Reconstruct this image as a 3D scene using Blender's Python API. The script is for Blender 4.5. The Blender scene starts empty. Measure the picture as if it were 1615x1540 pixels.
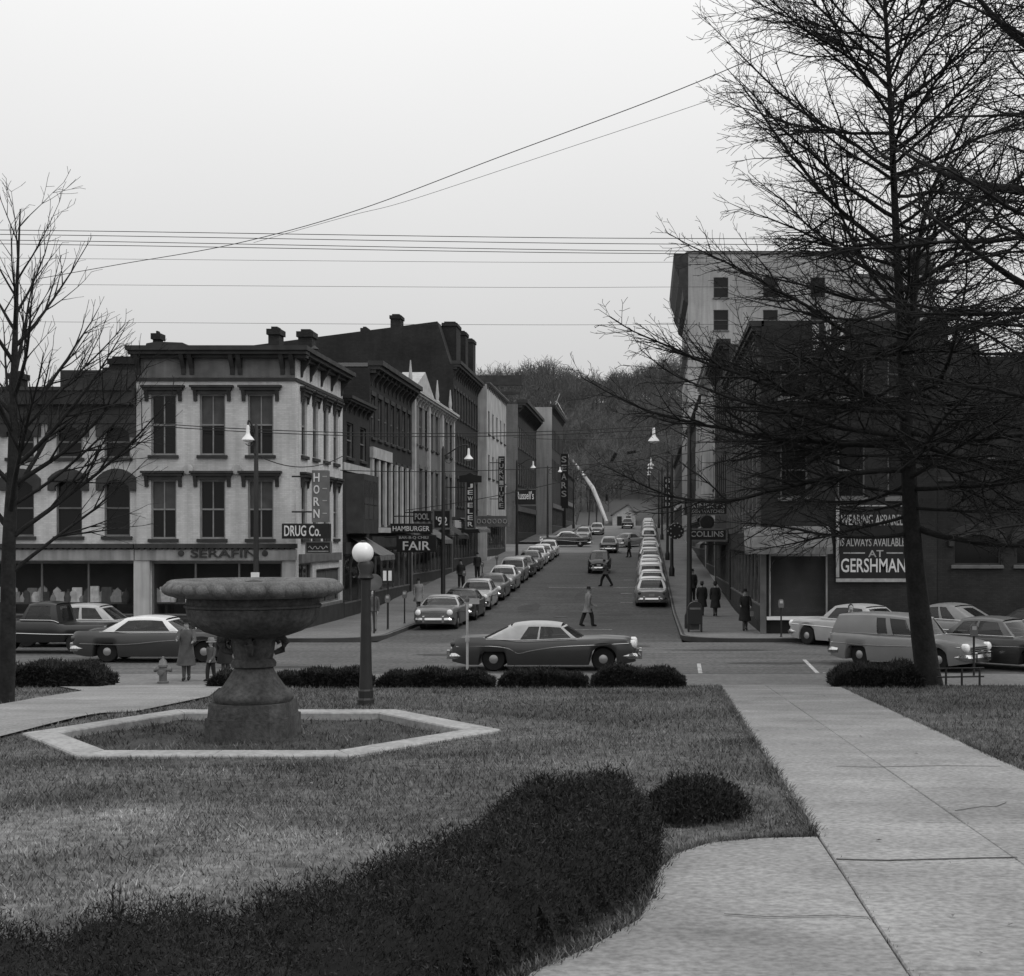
import bpy, bmesh, math, random
import numpy as np
from mathutils import Vector, Matrix
R = math.radians
scene = bpy.context.scene
C = bpy.data.collections.new('place'); scene.collection.children.link(C)

# ------------------------------------------------------------------ camera, sky, sun, exposure
F, CX, CY, CAMZ = 2200.0, 1020.0, 848.0, 4.0        # focal length and principal point in photo pixels, eye height over the street
cam_data = bpy.data.cameras.new('camera'); cam = bpy.data.objects.new('camera', cam_data); C.objects.link(cam)
cam.location = (0, 0, CAMZ); cam.rotation_euler = (R(90), 0, 0)
cam_data.sensor_width = 36.0; cam_data.lens = F/1615*36.0
cam_data.shift_x = -(CX-807.5)/1615; cam_data.shift_y = (CY-770)/1615
cam_data.clip_start = 0.1; cam_data.clip_end = 6000
scene.camera = cam

SUN_EL, SUN_AZ = R(50), R(114)                       # azimuth clockwise from +Y: behind the camera, to the right
world = bpy.data.worlds.new('World'); scene.world = world; world.use_nodes = True
wn, wl = world.node_tree.nodes, world.node_tree.links
bg = wn['Background']; bg.inputs['Strength'].default_value = 0.1
sky = wn.new('ShaderNodeTexSky'); sky.sky_type = 'NISHITA'; sky.sun_disc = False
sky.sun_elevation = SUN_EL; sky.sun_rotation = SUN_AZ; sky.dust_density = 6.0
bw = wn.new('ShaderNodeRGBToBW'); wl.new(sky.outputs[0], bw.inputs[0])
tc = wn.new('ShaderNodeTexCoord'); sep = wn.new('ShaderNodeSeparateXYZ'); wl.new(tc.outputs['Generated'], sep.inputs[0])
ov = wn.new('ShaderNodeMapRange')                     # overcast deck: about twice as bright overhead as at the skyline
ov.inputs['From Min'].default_value = 0.0; ov.inputs['From Max'].default_value = 0.5
ov.inputs['To Min'].default_value = 5.6; ov.inputs['To Max'].default_value = 12.4
wl.new(sep.outputs['Z'], ov.inputs['Value'])
cn = wn.new('ShaderNodeTexNoise'); cn.inputs['Scale'].default_value = 2.2; cn.inputs['Detail'].default_value = 3
wl.new(tc.outputs['Generated'], cn.inputs['Vector'])
cr = wn.new('ShaderNodeMapRange'); cr.inputs['To Min'].default_value = 0.95; cr.inputs['To Max'].default_value = 1.05
wl.new(cn.outputs[0], cr.inputs['Value'])
mu = wn.new('ShaderNodeMath'); mu.operation = 'MULTIPLY'; wl.new(ov.outputs[0], mu.inputs[0]); wl.new(cr.outputs[0], mu.inputs[1])
mx = wn.new('ShaderNodeMix'); mx.data_type = 'FLOAT'; mx.inputs[0].default_value = 0.88
wl.new(bw.outputs[0], mx.inputs[2]); wl.new(mu.outputs[0], mx.inputs[3])
wl.new(mx.outputs[0], bg.inputs['Color'])

sd = bpy.data.lights.new('sun', 'SUN'); sun = bpy.data.objects.new('sun', sd); C.objects.link(sun)
sd.energy = 0.8; sd.angle = R(14); sd.color = (1, 1, 1)
sdir = Vector((math.sin(SUN_AZ)*math.cos(SUN_EL), math.cos(SUN_AZ)*math.cos(SUN_EL), math.sin(SUN_EL)))
sun.rotation_euler = sdir.to_track_quat('Z', 'Y').to_euler(); sun.location = (0, 0, 60)
scene.view_settings.view_transform = 'Standard'; scene.view_settings.look = 'None'
scene.view_settings.exposure = 0.0; scene.view_settings.gamma = 1.0
scene.render.resolution_x = 1024; scene.render.resolution_y = 976

# ------------------------------------------------------------------ geometry of the place
def at(px, py, d):
    return Vector(((px-CX)*d/F, d, CAMZ-(py-CY)*d/F))
def sz(y):                                            # height of the main street: level at the crossing, then climbing
    if y < 68: return 0.0
    if y < 76: t = (y-68)/8; return 0.0386*4*t*t
    if y < 225: return 0.0386*(y-72)
    return 0.0386*153
FX, FY = -6.03, 21.4                                  # fountain centre
def smooth(a, b, t):
    t = min(1, max(0, (t-a)/(b-a))); return t*t*(3-2*t)
def lawnz(x, y):
    z = 2.25-0.058*min(max(y, -3), 36.2)
    r = math.hypot((x-FX), (y-FY)*1.15)
    return z + (1.0-z)*(1-smooth(3.3, 6.0, r))
def on_lawn(px, py):                                  # a photo pixel dropped onto the sloping park ground
    d = 1.75/((py-CY)/F-0.058)
    return ((px-CX)*d/F, d)

# ------------------------------------------------------------------ materials (a black and white photograph: every colour is a grey)
MATS = {}
def mat(name, v, rough=0.8, var=0.25, scale=1.5, bump=0.0, bscale=40.0, metal=0.0, spec=0.3, rnd=0.0, brick=0.0, fine=0.0, streak=0.0, fscale=None, stain=0.0, sdir=(0.6,2.2,1.0), island=0.0, patch=None):
    m = bpy.data.materials.new(name); m.use_nodes = True; nt = m.node_tree; N, L = nt.nodes, nt.links
    b = N['Principled BSDF']; b.inputs['Roughness'].default_value = rough; b.inputs['Metallic'].default_value = metal
    b.inputs['Specular IOR Level'].default_value = spec
    geo = N.new('ShaderNodeNewGeometry'); pos = geo.outputs['Position']
    def math_(op, a, c):
        n = N.new('ShaderNodeMath'); n.operation = op
        for i, q in enumerate((a, c)):
            if isinstance(q, (int, float)): n.inputs[i].default_value = q
            else: L.new(q, n.inputs[i])
        return n.outputs[0]
    def noise(sc, det, lo, hi, vec=pos):
        n = N.new('ShaderNodeTexNoise'); n.inputs['Scale'].default_value = sc; n.inputs['Detail'].default_value = det; L.new(vec, n.inputs['Vector'])
        r = N.new('ShaderNodeMapRange'); r.inputs['From Min'].default_value = 0.3; r.inputs['From Max'].default_value = 0.7
        r.inputs['To Min'].default_value = lo; r.inputs['To Max'].default_value = hi; L.new(n.outputs[0], r.inputs['Value']); return r.outputs[0]
    val = v
    if var: val = math_('MULTIPLY', noise(scale, 5, 1-var, 1+var), v)
    if fine: val = math_('MULTIPLY', val, noise(fscale or bscale, 3, 1-fine, 1+fine))
    if stain:                                            # worn, wind- and tyre-drawn stains lying across the surface
        mp = N.new('ShaderNodeMapping'); mp.inputs['Scale'].default_value = sdir; L.new(pos, mp.inputs['Vector'])
        val = math_('MULTIPLY', val, noise(1.0, 6, 1-stain, 1+stain*0.4, mp.outputs[0]))
    if streak:
        mp = N.new('ShaderNodeMapping'); mp.inputs['Scale'].default_value = (3.0, 3.0, 0.25); L.new(pos, mp.inputs['Vector'])
        val = math_('MULTIPLY', val, noise(1.2, 4, 1-streak, 1+streak*0.5, mp.outputs[0]))
    if island:                                           # every leaf or blade its own tone
        r = N.new('ShaderNodeMapRange'); r.inputs['To Min'].default_value = 1-island; r.inputs['To Max'].default_value = 1+island
        L.new(geo.outputs['Random Per Island'], r.inputs['Value']); val = math_('MULTIPLY', val, r.outputs[0])
    if patch:                                            # a bleached patch of dead turf with a ragged outline
        (px_, py_, rad, gain) = patch
        vs = N.new('ShaderNodeVectorMath'); vs.operation = 'DISTANCE'; vs.inputs[1].default_value = (px_, py_, 1.6); L.new(pos, vs.inputs[0])
        dn = math_('ADD', vs.outputs['Value'], noise(0.7, 4, -1.3, 1.3))
        r = N.new('ShaderNodeMapRange'); r.interpolation_type = 'SMOOTHSTEP'; r.inputs['From Min'].default_value = rad*0.3; r.inputs['From Max'].default_value = rad*1.3
        r.inputs['To Min'].default_value = gain; r.inputs['To Max'].default_value = 1.0; L.new(dn, r.inputs['Value']); val = math_('MULTIPLY', val, r.outputs[0])
    if rnd:
        oi = N.new('ShaderNodeObjectInfo'); r = N.new('ShaderNodeMapRange'); r.inputs['To Min'].default_value = 1-rnd; r.inputs['To Max'].default_value = 1+rnd
        L.new(oi.outputs['Random'], r.inputs['Value']); val = math_('MULTIPLY', val, r.outputs[0])
    hgt = None
    if brick:
        s = N.new('ShaderNodeSeparateXYZ'); L.new(pos, s.inputs[0])
        cmb = N.new('ShaderNodeCombineXYZ'); L.new(math_('ADD', s.outputs[0], s.outputs[1]), cmb.inputs[0]); L.new(s.outputs[2], cmb.inputs[1])
        bt = N.new('ShaderNodeTexBrick'); L.new(cmb.outputs[0], bt.inputs['Vector'])
        bt.inputs['Scale'].default_value = 1.0; bt.inputs['Brick Width'].default_value = 0.21; bt.inputs['Row Height'].default_value = 0.075
        bt.inputs['Mortar Size'].default_value = 0.008; bt.inputs['Color1'].default_value = (1, 1, 1, 1); bt.inputs['Color2'].default_value = (1-brick,)*3+(1,)
        bt.inputs['Mortar'].default_value = (1-brick*1.2,)*3+(1,)
        b2 = N.new('ShaderNodeRGBToBW'); L.new(bt.outputs['Color'], b2.inputs[0]); val = math_('MULTIPLY', val, b2.outputs[0]); hgt = b2.outputs[0]
    if isinstance(val, (int, float)): b.inputs['Base Color'].default_value = (v, v, v, 1)
    else:
        cc = N.new('ShaderNodeCombineColor')
        for i in range(3): L.new(val, cc.inputs[i])
        L.new(cc.outputs[0], b.inputs['Base Color'])
    if bump or hgt is not None:
        bp = N.new('ShaderNodeBump'); bp.inputs['Strength'].default_value = bump or 0.4; bp.inputs['Distance'].default_value = 0.02
        if hgt is None:
            n = N.new('ShaderNodeTexNoise'); n.inputs['Scale'].default_value = bscale; n.inputs['Detail'].default_value = 4; L.new(pos, n.inputs['Vector']); hgt = n.outputs[0]
        L.new(hgt, bp.inputs['Height']); L.new(bp.outputs[0], b.inputs['Normal'])
    MATS[name] = m; return m
def glass(name, tint=0.35, v=0.02, rough=0.03):
    m = bpy.data.materials.new(name); m.use_nodes = True; N, L = m.node_tree.nodes, m.node_tree.links
    b = N['Principled BSDF']; b.inputs['Base Color'].default_value = (v, v, v, 1); b.inputs['Roughness'].default_value = rough
    t = N.new('ShaderNodeBsdfTransparent'); x = N.new('ShaderNodeMixShader'); x.inputs[0].default_value = 1-tint
    L.new(t.outputs[0], x.inputs[1]); L.new(b.outputs[0], x.inputs[2]); L.new(x.outputs[0], N['Material Output'].inputs['Surface'])
    MATS[name] = m; return m
mat('lawn', 0.088, 0.95, 0.4, 0.6, 0.6, 30, fine=0.5, fscale=7, stain=0.4, sdir=(0.16,0.22,0.0), patch=(-5.2,10.2,3.4,1.95))
mat('grass', 0.125, 0.9, 0.42, 0.6, fine=0.6, fscale=6, stain=0.4, sdir=(0.16,0.22,0.0), island=0.55, patch=(-5.2,10.2,3.4,1.95))
mat('dirt', 0.05, 0.95, 0.4, 2.0, 0.5, 30, fine=0.4)
mat('ground', 0.09, 0.95, 0.3, 0.05)
mat('concrete', 0.255, 0.9, 0.15, 0.7, 0.25, 60, rnd=0.07, fine=0.28, fscale=20, stain=0.22, sdir=(0.7,1.1,1.0))
mat('coping', 0.33, 0.9, 0.15, 2.0, 0.25, 50, fine=0.2, fscale=14)
mat('sidewalk', 0.17, 0.9, 0.16, 0.6, 0.2, 40, fine=0.2, fscale=10)
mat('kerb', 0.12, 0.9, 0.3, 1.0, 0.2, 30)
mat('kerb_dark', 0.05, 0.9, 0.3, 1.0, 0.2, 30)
mat('asphalt', 0.078, 0.85, 0.18, 0.35, 0.25, 60, fine=0.42, fscale=6, stain=0.25, sdir=(0.15,1.6,1.0))
mat('asphalt_cross', 0.118, 0.85, 0.18, 0.35, 0.25, 60, fine=0.4, fscale=7, stain=0.3, sdir=(0.12,1.8,1.0))
mat('tar', 0.045, 0.8, 0.3, 1.5, 0.3, 30, fine=0.3, fscale=8)
mat('leaf_litter', 0.2, 0.9, 0.4, 9.0)
mat('blind', 0.075, 0.9, 0.2, 3.0)
mat('fascia', 0.26, 0.8, 0.2, 1.5, 0.2, 20, streak=0.35)
mat('frieze', 0.14, 0.8, 0.25, 1.5, 0.3, 20, streak=0.3)
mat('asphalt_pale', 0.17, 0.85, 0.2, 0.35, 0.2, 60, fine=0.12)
mat('line_paint', 0.42, 0.8, 0.45, 3.0, fine=0.4, bscale=12)
mat('stone', 0.066, 0.9, 0.32, 2.2, 0.6, 35, fine=0.35, fscale=16, streak=0.25)
mat('stone_pale', 0.13, 0.9, 0.3, 2.5, 0.6, 35, fine=0.25)
mat('white_brick', 0.55, 0.85, 0.13, 0.7, 0.35, brick=0.16, streak=0.17)
mat('dark_brick', 0.03, 0.9, 0.28, 0.6, 0.4, brick=0.3, streak=0.15)
mat('mid_brick', 0.045, 0.9, 0.25, 0.6, 0.4, brick=0.3, streak=0.15)
mat('pale_brick', 0.15, 0.9, 0.2, 0.5, 0.3, brick=0.15, streak=0.2)
mat('grey_wall', 0.37, 0.9, 0.15, 0.25, 0.2, brick=0.1, streak=0.22)
mat('cream_wall', 0.4, 0.85, 0.2, 0.8, 0.2, 20, streak=0.3)
mat('trim_dark', 0.035, 0.7, 0.3, 2.0, 0.2, 20)
mat('trim_mid', 0.12, 0.7, 0.25, 2.0, 0.2, 20)
mat('trim_pale', 0.38, 0.7, 0.2, 2.0, 0.15, 20)
mat('roof', 0.04, 0.95, 0.3, 0.8, 0.3, 10)
mat('black', 0.012, 0.6, 0.2, 2.0)
mat('iron', 0.02, 0.5, 0.2, 4.0, spec=0.4)
mat('white', 0.75, 0.6, 0.08, 4.0)
mat('letter', 0.62, 0.6, 0.15, 5.0)
mat('letter_grey', 0.34, 0.6, 0.25, 5.0)
mat('sign_black', 0.015, 0.45, 0.2, 2.0)
mat('sign_grey', 0.13, 0.5, 0.2, 2.0)
mat('chrome', 0.55, 0.18, 0.05, 3.0, metal=1.0)
mat('tyre', 0.018, 0.85, 0.2, 6.0)
mat('rubber', 0.02, 0.7, 0.0)
mat('hub', 0.4, 0.35, 0.0, metal=0.7)
mat('lamp_glass', 0.85, 0.3, 0.06, 5.0, spec=0.5)
mat('tail_lamp', 0.05, 0.25, 0.0, spec=0.6)
for nm, v in (('paint_black', 0.016), ('paint_dark', 0.04), ('paint_mid', 0.12), ('paint_grey', 0.22), ('paint_pale', 0.4), ('paint_white', 0.68)):
    mat(nm, v, 0.28, 0.08, 2.0, spec=0.55)
mat('canvas', 0.5, 0.9, 0.12, 3.0)
mat('bark', 0.016, 0.95, 0.3, 4.0, 0.8, 14, fine=0.3)
mat('twig', 0.015, 0.9, 0.2, 4.0)
mat('yew', 0.0155, 0.75, 0.6, 3.0, fine=0.5, bscale=14, island=0.85)
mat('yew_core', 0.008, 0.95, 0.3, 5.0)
mat('hedge', 0.022, 0.8, 0.5, 5.0, fine=0.4, bscale=18, island=0.8)
mat('wood_far', 0.1, 0.95, 0.35, 0.03)
mat('hill', 0.085, 0.95, 0.35, 0.03, 0.3, 0.5)
mat('skin', 0.35, 0.6, 0.05, 8.0)
mat('cloth_dark', 0.022, 0.9, 0.2, 6.0); mat('cloth_mid', 0.085, 0.9, 0.2, 6.0); mat('cloth_pale', 0.22, 0.9, 0.2, 6.0); mat('hair', 0.02, 0.7, 0.2, 6.0)
mat('wire', 0.025, 0.6, 0.0)
mat('goods_pale', 0.75, 0.8, 0.2, 5.0, rnd=0.6); mat('goods_mid', 0.12, 0.8, 0.2, 5.0, rnd=0.5)
mat('shop_inside', 0.1, 0.95, 0.2, 1.0)
mat('awning', 0.13, 0.9, 0.18, 1.2, streak=0.3)
glass('shop_glass', 0.72); glass('car_glass', 0.3); glass('dark_pane', 0.0, 0.01, 0.06); MATS['dark_pane'].node_tree.nodes['Principled BSDF'].inputs['Specular IOR Level'].default_value = 0.25; mat('sash', 0.2, 0.7, 0.2, 3.0)

# ------------------------------------------------------------------ mesh and object helpers
class MB:
    def __init__(s): s.v = []; s.f = []
    def add(s, vs, fs):
        o = len(s.v); s.v += [tuple(p) for p in vs]; s.f += [tuple(i+o for i in f) for f in fs]; return s
    def box(s, x0, x1, y0, y1, z0, z1):
        return s.add([(x0,y0,z0),(x1,y0,z0),(x1,y1,z0),(x0,y1,z0),(x0,y0,z1),(x1,y0,z1),(x1,y1,z1),(x0,y1,z1)],
                     [(0,3,2,1),(4,5,6,7),(0,1,5,4),(1,2,6,5),(2,3,7,6),(3,0,4,7)])
    def cbox(s, x0, x1, y0, y1, z0, z1, c):           # box with a chamfered top edge
        return s.add([(x0,y0,z0),(x1,y0,z0),(x1,y1,z0),(x0,y1,z0),(x0,y0,z1-c),(x1,y0,z1-c),(x1,y1,z1-c),(x0,y1,z1-c),
                      (x0+c,y0+c,z1),(x1-c,y0+c,z1),(x1-c,y1-c,z1),(x0+c,y1-c,z1)],
                     [(0,3,2,1),(0,1,5,4),(1,2,6,5),(2,3,7,6),(3,0,4,7),(4,5,9,8),(5,6,10,9),(6,7,11,10),(7,4,8,11),(8,9,10,11)])
    def quad(s, a, b, c, d): return s.add([a, b, c, d], [(0,1,2,3)])
    def prism(s, poly, a, b, axis='z'):               # polygon extruded along an axis
        n = len(poly)
        def P(p, h): return (p[0],p[1],h) if axis == 'z' else ((p[0],h,p[1]) if axis == 'y' else (h,p[0],p[1]))
        return s.add([P(p,a) for p in poly]+[P(p,b) for p in poly],
                     [tuple(range(n))[::-1], tuple(range(n,2*n))]+[(i,(i+1)%n,(i+1)%n+n,i+n) for i in range(n)])
    def tube(s, pts, r, n=6, cap=True):
        pts = [Vector(p) for p in pts]; k = len(pts); rs = r if isinstance(r, (list, tuple)) else [r]*k
        vs = []; up = Vector((0.13, 0.21, 0.97))
        for i, p in enumerate(pts):
            t = (pts[min(i+1,k-1)]-pts[max(i-1,0)]).normalized()
            a = t.cross(up)
            if a.length < 0.05: a = t.cross(Vector((1,0,0)))
            a.normalize(); b = t.cross(a)
            for j in range(n):
                q = 2*math.pi*j/n; vs.append(p+(a*math.cos(q)+b*math.sin(q))*rs[i])
        fs = [(i*n+j, i*n+(j+1)%n, (i+1)*n+(j+1)%n, (i+1)*n+j) for i in range(k-1) for j in range(n)]
        if cap: fs += [tuple(range(n))[::-1], tuple(range((k-1)*n, k*n))]
        return s.add(vs, fs)
    def lathe(s, prof, n=24, c=(0,0,0), axis='z', mod=None):
        vs = []; k = len(prof)
        for i, (r, h) in enumerate(prof):
            for j in range(n):
                q = 2*math.pi*j/n; rr = r*(mod(q, i) if mod else 1)
                x, y = rr*math.cos(q), rr*math.sin(q)
                vs.append((c[0]+x, c[1]+y, c[2]+h) if axis == 'z' else ((c[0]+x, c[1]+h, c[2]+y) if axis == 'y' else (c[0]+h, c[1]+x, c[2]+y)))
        fs = [(i*n+j, i*n+(j+1)%n, (i+1)*n+(j+1)%n, (i+1)*n+j) for i in range(k-1) for j in range(n)]
        if prof[0][0] > 1e-4: fs.append(tuple(range(n))[::-1])
        if prof[-1][0] > 1e-4: fs.append(tuple(range((k-1)*n, k*n)))
        return s.add(vs, fs)
    def sphere(s, c, rx, ry=None, rz=None, n=12, m=8):
        ry = rx if ry is None else ry; rz = rx if rz is None else rz; vs = []
        for i in range(m+1):
            t = math.pi*i/m
            for j in range(n):
                q = 2*math.pi*j/n; vs.append((c[0]+rx*math.sin(t)*math.cos(q), c[1]+ry*math.sin(t)*math.sin(q), c[2]-rz*math.cos(t)))
        return s.add(vs, [(i*n+j, i*n+(j+1)%n, (i+1)*n+(j+1)%n, (i+1)*n+j) for i in range(m) for j in range(n)])
    def mesh(s, name, m, smooth=False, bevel=0):
        me = bpy.data.meshes.new(name); me.from_pydata(s.v, [], s.f)
        b = bmesh.new(); b.from_mesh(me)
        bmesh.ops.remove_doubles(b, verts=b.verts, dist=1e-5)
        bmesh.ops.recalc_face_normals(b, faces=b.faces); b.to_mesh(me); b.free()
        if smooth:
            me.polygons.foreach_set('use_smooth', [True]*len(me.polygons))
            try: me.set_sharp_from_angle(angle=R(smooth if smooth is not True else 45))
            except Exception: pass
        me.materials.append(MATS[m] if isinstance(m, str) else m); return me
    def build(s, name, m, parent=None, smooth=False, loc=None, rot=0.0):
        return link(name, s.mesh(name, m, smooth), parent, loc, rot)
def link(name, me, parent=None, loc=None, rot=0.0):
    o = bpy.data.objects.new(name, me); C.objects.link(o)
    if parent is not None: o.parent = parent
    if loc is not None:
        o.location = Vector(loc)-(wpos(parent) if parent is not None else Vector((0,0,0)))
    elif parent is not None: o.location = -wpos(parent)     # shapes written in world coordinates
    o.rotation_euler = (0, 0, rot); return o
def wpos(o):
    p = Vector((0,0,0))
    while o is not None: p += o.location; o = o.parent
    return p
def raw_mesh(name, V, Fc, m, smooth=False):                  # numpy arrays, triangles or quads
    me = bpy.data.meshes.new(name); n, k = Fc.shape
    me.vertices.add(len(V)); me.vertices.foreach_set('co', np.ascontiguousarray(V, dtype=np.float32).ravel())
    me.loops.add(n*k); me.loops.foreach_set('vertex_index', np.ascontiguousarray(Fc, dtype=np.int32).ravel())
    me.polygons.add(n); me.polygons.foreach_set('loop_start', np.arange(0, n*k, k, dtype=np.int32)); me.polygons.foreach_set('loop_total', np.full(n, k, dtype=np.int32))
    if smooth: me.polygons.foreach_set('use_smooth', np.ones(n, dtype=bool))
    me.update(calc_edges=True); me.materials.append(MATS[m]); return me
def empty(name, label, cat, loc=(0,0,0), rz=0.0, group=None):
    o = bpy.data.objects.new(name, None); C.objects.link(o); o.location = loc; o.rotation_euler = (0,0,rz); o.empty_display_size = 0.2
    return tag(o, label, cat, group)
def tag(o, label, cat=None, group=None, kind=None):
    if label: o['label'] = label
    if cat: o['category'] = cat
    if group: o['group'] = group
    if kind: o['kind'] = kind
    return o
def struct(o, label=None): o['kind'] = 'structure'; 
def local(name, mb_or_me, m, parent, smooth=False, loc=(0,0,0), rot=0.0):   # a part written in its parent's own coordinates
    me = mb_or_me.mesh(name, m, smooth) if isinstance(mb_or_me, MB) else mb_or_me
    o = bpy.data.objects.new(name, me); C.objects.link(o); o.parent = parent; o.location = loc; o.rotation_euler = (0,0,rot); return o
def copy_tree(o, parent=None):
    c = o.copy(); C.objects.link(c); c.parent = parent
    for ch in list(o.children): copy_tree(ch, c)
    return c
_tx = {}
def text_mesh(body, w, h, depth, m):                          # flat lettering facing -Y, centred, fitted to w x h metres
    key = (body, round(w,3), round(h,3), m)
    if key in _tx: return _tx[key]
    cu = bpy.data.curves.new('lettering', 'FONT'); cu.body = body; cu.extrude = 0.02; cu.offset = 0.012; cu.resolution_u = 3
    o = bpy.data.objects.new('lettering', cu); C.objects.link(o)
    dg = bpy.context.evaluated_depsgraph_get(); dg.update()
    me = bpy.data.meshes.new_from_object(o.evaluated_get(dg)); bpy.data.objects.remove(o); bpy.data.curves.remove(cu)
    co = np.empty(len(me.vertices)*3, dtype=np.float32); me.vertices.foreach_get('co', co); co = co.reshape(-1,3)
    lo, hi = co.min(0), co.max(0); out = np.empty_like(co)
    out[:,0] = ((co[:,0]-lo[0])/(hi[0]-lo[0])-0.5)*w; out[:,2] = ((co[:,1]-lo[1])/(hi[1]-lo[1])-0.5)*h
    out[:,1] = -(co[:,2]-lo[2])/max(hi[2]-lo[2],1e-6)*depth
    me.vertices.foreach_set('co', out.ravel()); me.update(); me.name = 'lettering'; me.materials.clear(); me.materials.append(MATS[m])
    _tx[key] = me; return me
# ------------------------------------------------------------------ setting: ground, roads, pavements, lawn, paths, hill
KN, KF = 39.6, 53.2          # near and far kerb of the cross street
KL, KR = -10.3, 1.35         # left and right kerb of the main street
XL, XR = -14.5, 4.6          # building lines
DL, DR = 57.6, 55.9          # fronts of the two corner buildings
ys = [-60, -10, 0, 20, 36, 40, 60, 68, 70, 72, 74, 76, 100, 150, 200, 225, 260, 600, 3000]
mb = MB()
xs = [-3000, -200, -60, -20, 0, 20, 60, 200, 3000]
def gz(y): return (2.25-0.058*min(max(y,-3),36.2) if y < 38 else sz(y))-0.45
mb.add([(x, y, gz(y)) for y in ys for x in xs], [(j*9+i, j*9+i+1, j*9+i+10, j*9+i+9) for j in range(len(ys)-1) for i in range(8)])
struct(mb.build('ground', 'ground'))
def strip(name, m, x0, x1, ylist, dz, parent=None):
    b = MB(); b.add([p for y in ylist for p in ((x0, y, sz(y)+dz), (x1, y, sz(y)+dz))], [(2*i, 2*i+1, 2*i+3, 2*i+2) for i in range(len(ylist)-1)])
    return b.build(name, m, parent)
YS = [KF-0.02, 60, 68]+[68+i for i in range(1, 9)]+list(range(80, 226, 6))+[228, 260]
cross = MB().box(-220, 220, KN, KF, -0.3, 0.0).build('cross_street', 'asphalt_cross'); struct(cross)
main_road = strip('main_street', 'asphalt', KL, KR, YS, 0.0); struct(main_road)
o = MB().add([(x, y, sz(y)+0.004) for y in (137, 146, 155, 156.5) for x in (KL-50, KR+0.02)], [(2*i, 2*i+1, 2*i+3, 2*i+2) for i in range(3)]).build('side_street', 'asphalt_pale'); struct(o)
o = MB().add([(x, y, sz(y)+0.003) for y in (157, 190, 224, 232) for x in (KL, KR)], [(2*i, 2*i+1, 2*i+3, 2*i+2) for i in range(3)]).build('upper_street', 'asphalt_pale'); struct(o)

def rounded(poly_corner, r, a0, a1, n=8):
    return [(poly_corner[0]+r*math.cos(R(a0+(a1-a0)*i/n)), poly_corner[1]+r*math.sin(R(a0+(a1-a0)*i/n))) for i in range(n+1)]
def pavement(side):
    sgn = -1 if side == 'left' else 1; K, X = (KL, XL) if side == 'left' else (KR, XR)
    D = DL if side == 'left' else DR
    rc = 2.2; cx = K+sgn*rc; arc = rounded((cx, KF+rc), rc, 270, 360) if side == 'left' else rounded((cx, KF+rc), rc, 180, 270)
    far = sgn*220
    if side == 'left': outer = [(far, KF)]+arc+[(K, 68)]
    else: outer = [(K, 68)]+arc+[(far, KF)]
    inner = [(X-sgn*0.0+sgn*0.3, 68), (X+sgn*0.3, D+0.3), (far, D+0.3)]
    poly = outer+(inner if side == 'left' else inner[::-1])
    top = MB(); n = len(poly); top.add([(p[0], p[1], 0.15) for p in poly], [tuple(range(n))])
    yl = [y for y in YS if 68 <= y]
    for a, b in zip(yl[:-1], yl[1:]):
        if 137 <= a < 155 and side == 'left': continue
        top.add([(K, a, sz(a)+0.15), (X+sgn*0.3, a, sz(a)+0.15), (X+sgn*0.3, b, sz(b)+0.15), (K, b, sz(b)+0.15)], [(0,1,2,3)])
    me = top.mesh('sidewalk', 'sidewalk')
    bm = bmesh.new(); bm.from_mesh(me); bmesh.ops.triangulate(bm, faces=bm.faces); bm.to_mesh(me); bm.free()
    s = link('sidewalk', me); struct(s)
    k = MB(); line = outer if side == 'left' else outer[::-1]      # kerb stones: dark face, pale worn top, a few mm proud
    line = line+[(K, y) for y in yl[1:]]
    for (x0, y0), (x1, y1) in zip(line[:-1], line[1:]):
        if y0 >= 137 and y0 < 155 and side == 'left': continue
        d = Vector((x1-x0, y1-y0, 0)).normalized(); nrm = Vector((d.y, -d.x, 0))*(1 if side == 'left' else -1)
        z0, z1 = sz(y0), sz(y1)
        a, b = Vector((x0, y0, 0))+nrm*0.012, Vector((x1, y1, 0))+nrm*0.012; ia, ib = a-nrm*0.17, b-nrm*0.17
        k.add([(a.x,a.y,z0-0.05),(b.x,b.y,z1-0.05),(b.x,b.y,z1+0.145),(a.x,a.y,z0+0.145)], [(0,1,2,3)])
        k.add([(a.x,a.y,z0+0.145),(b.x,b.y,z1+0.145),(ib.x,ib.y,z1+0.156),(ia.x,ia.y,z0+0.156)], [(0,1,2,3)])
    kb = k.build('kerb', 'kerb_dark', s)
    return s
pavement('left'); pavement('right')
# near sidewalk along the park
ns = MB().box(-220, 220, 36.3, KN-0.16, -0.2, 0.14).build('sidewalk', 'sidewalk'); struct(ns)
nk = MB().cbox(-220, 220, KN-0.157, KN+0.01, -0.2, 0.15, 0.02).build('kerb', 'kerb', ns)
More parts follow.
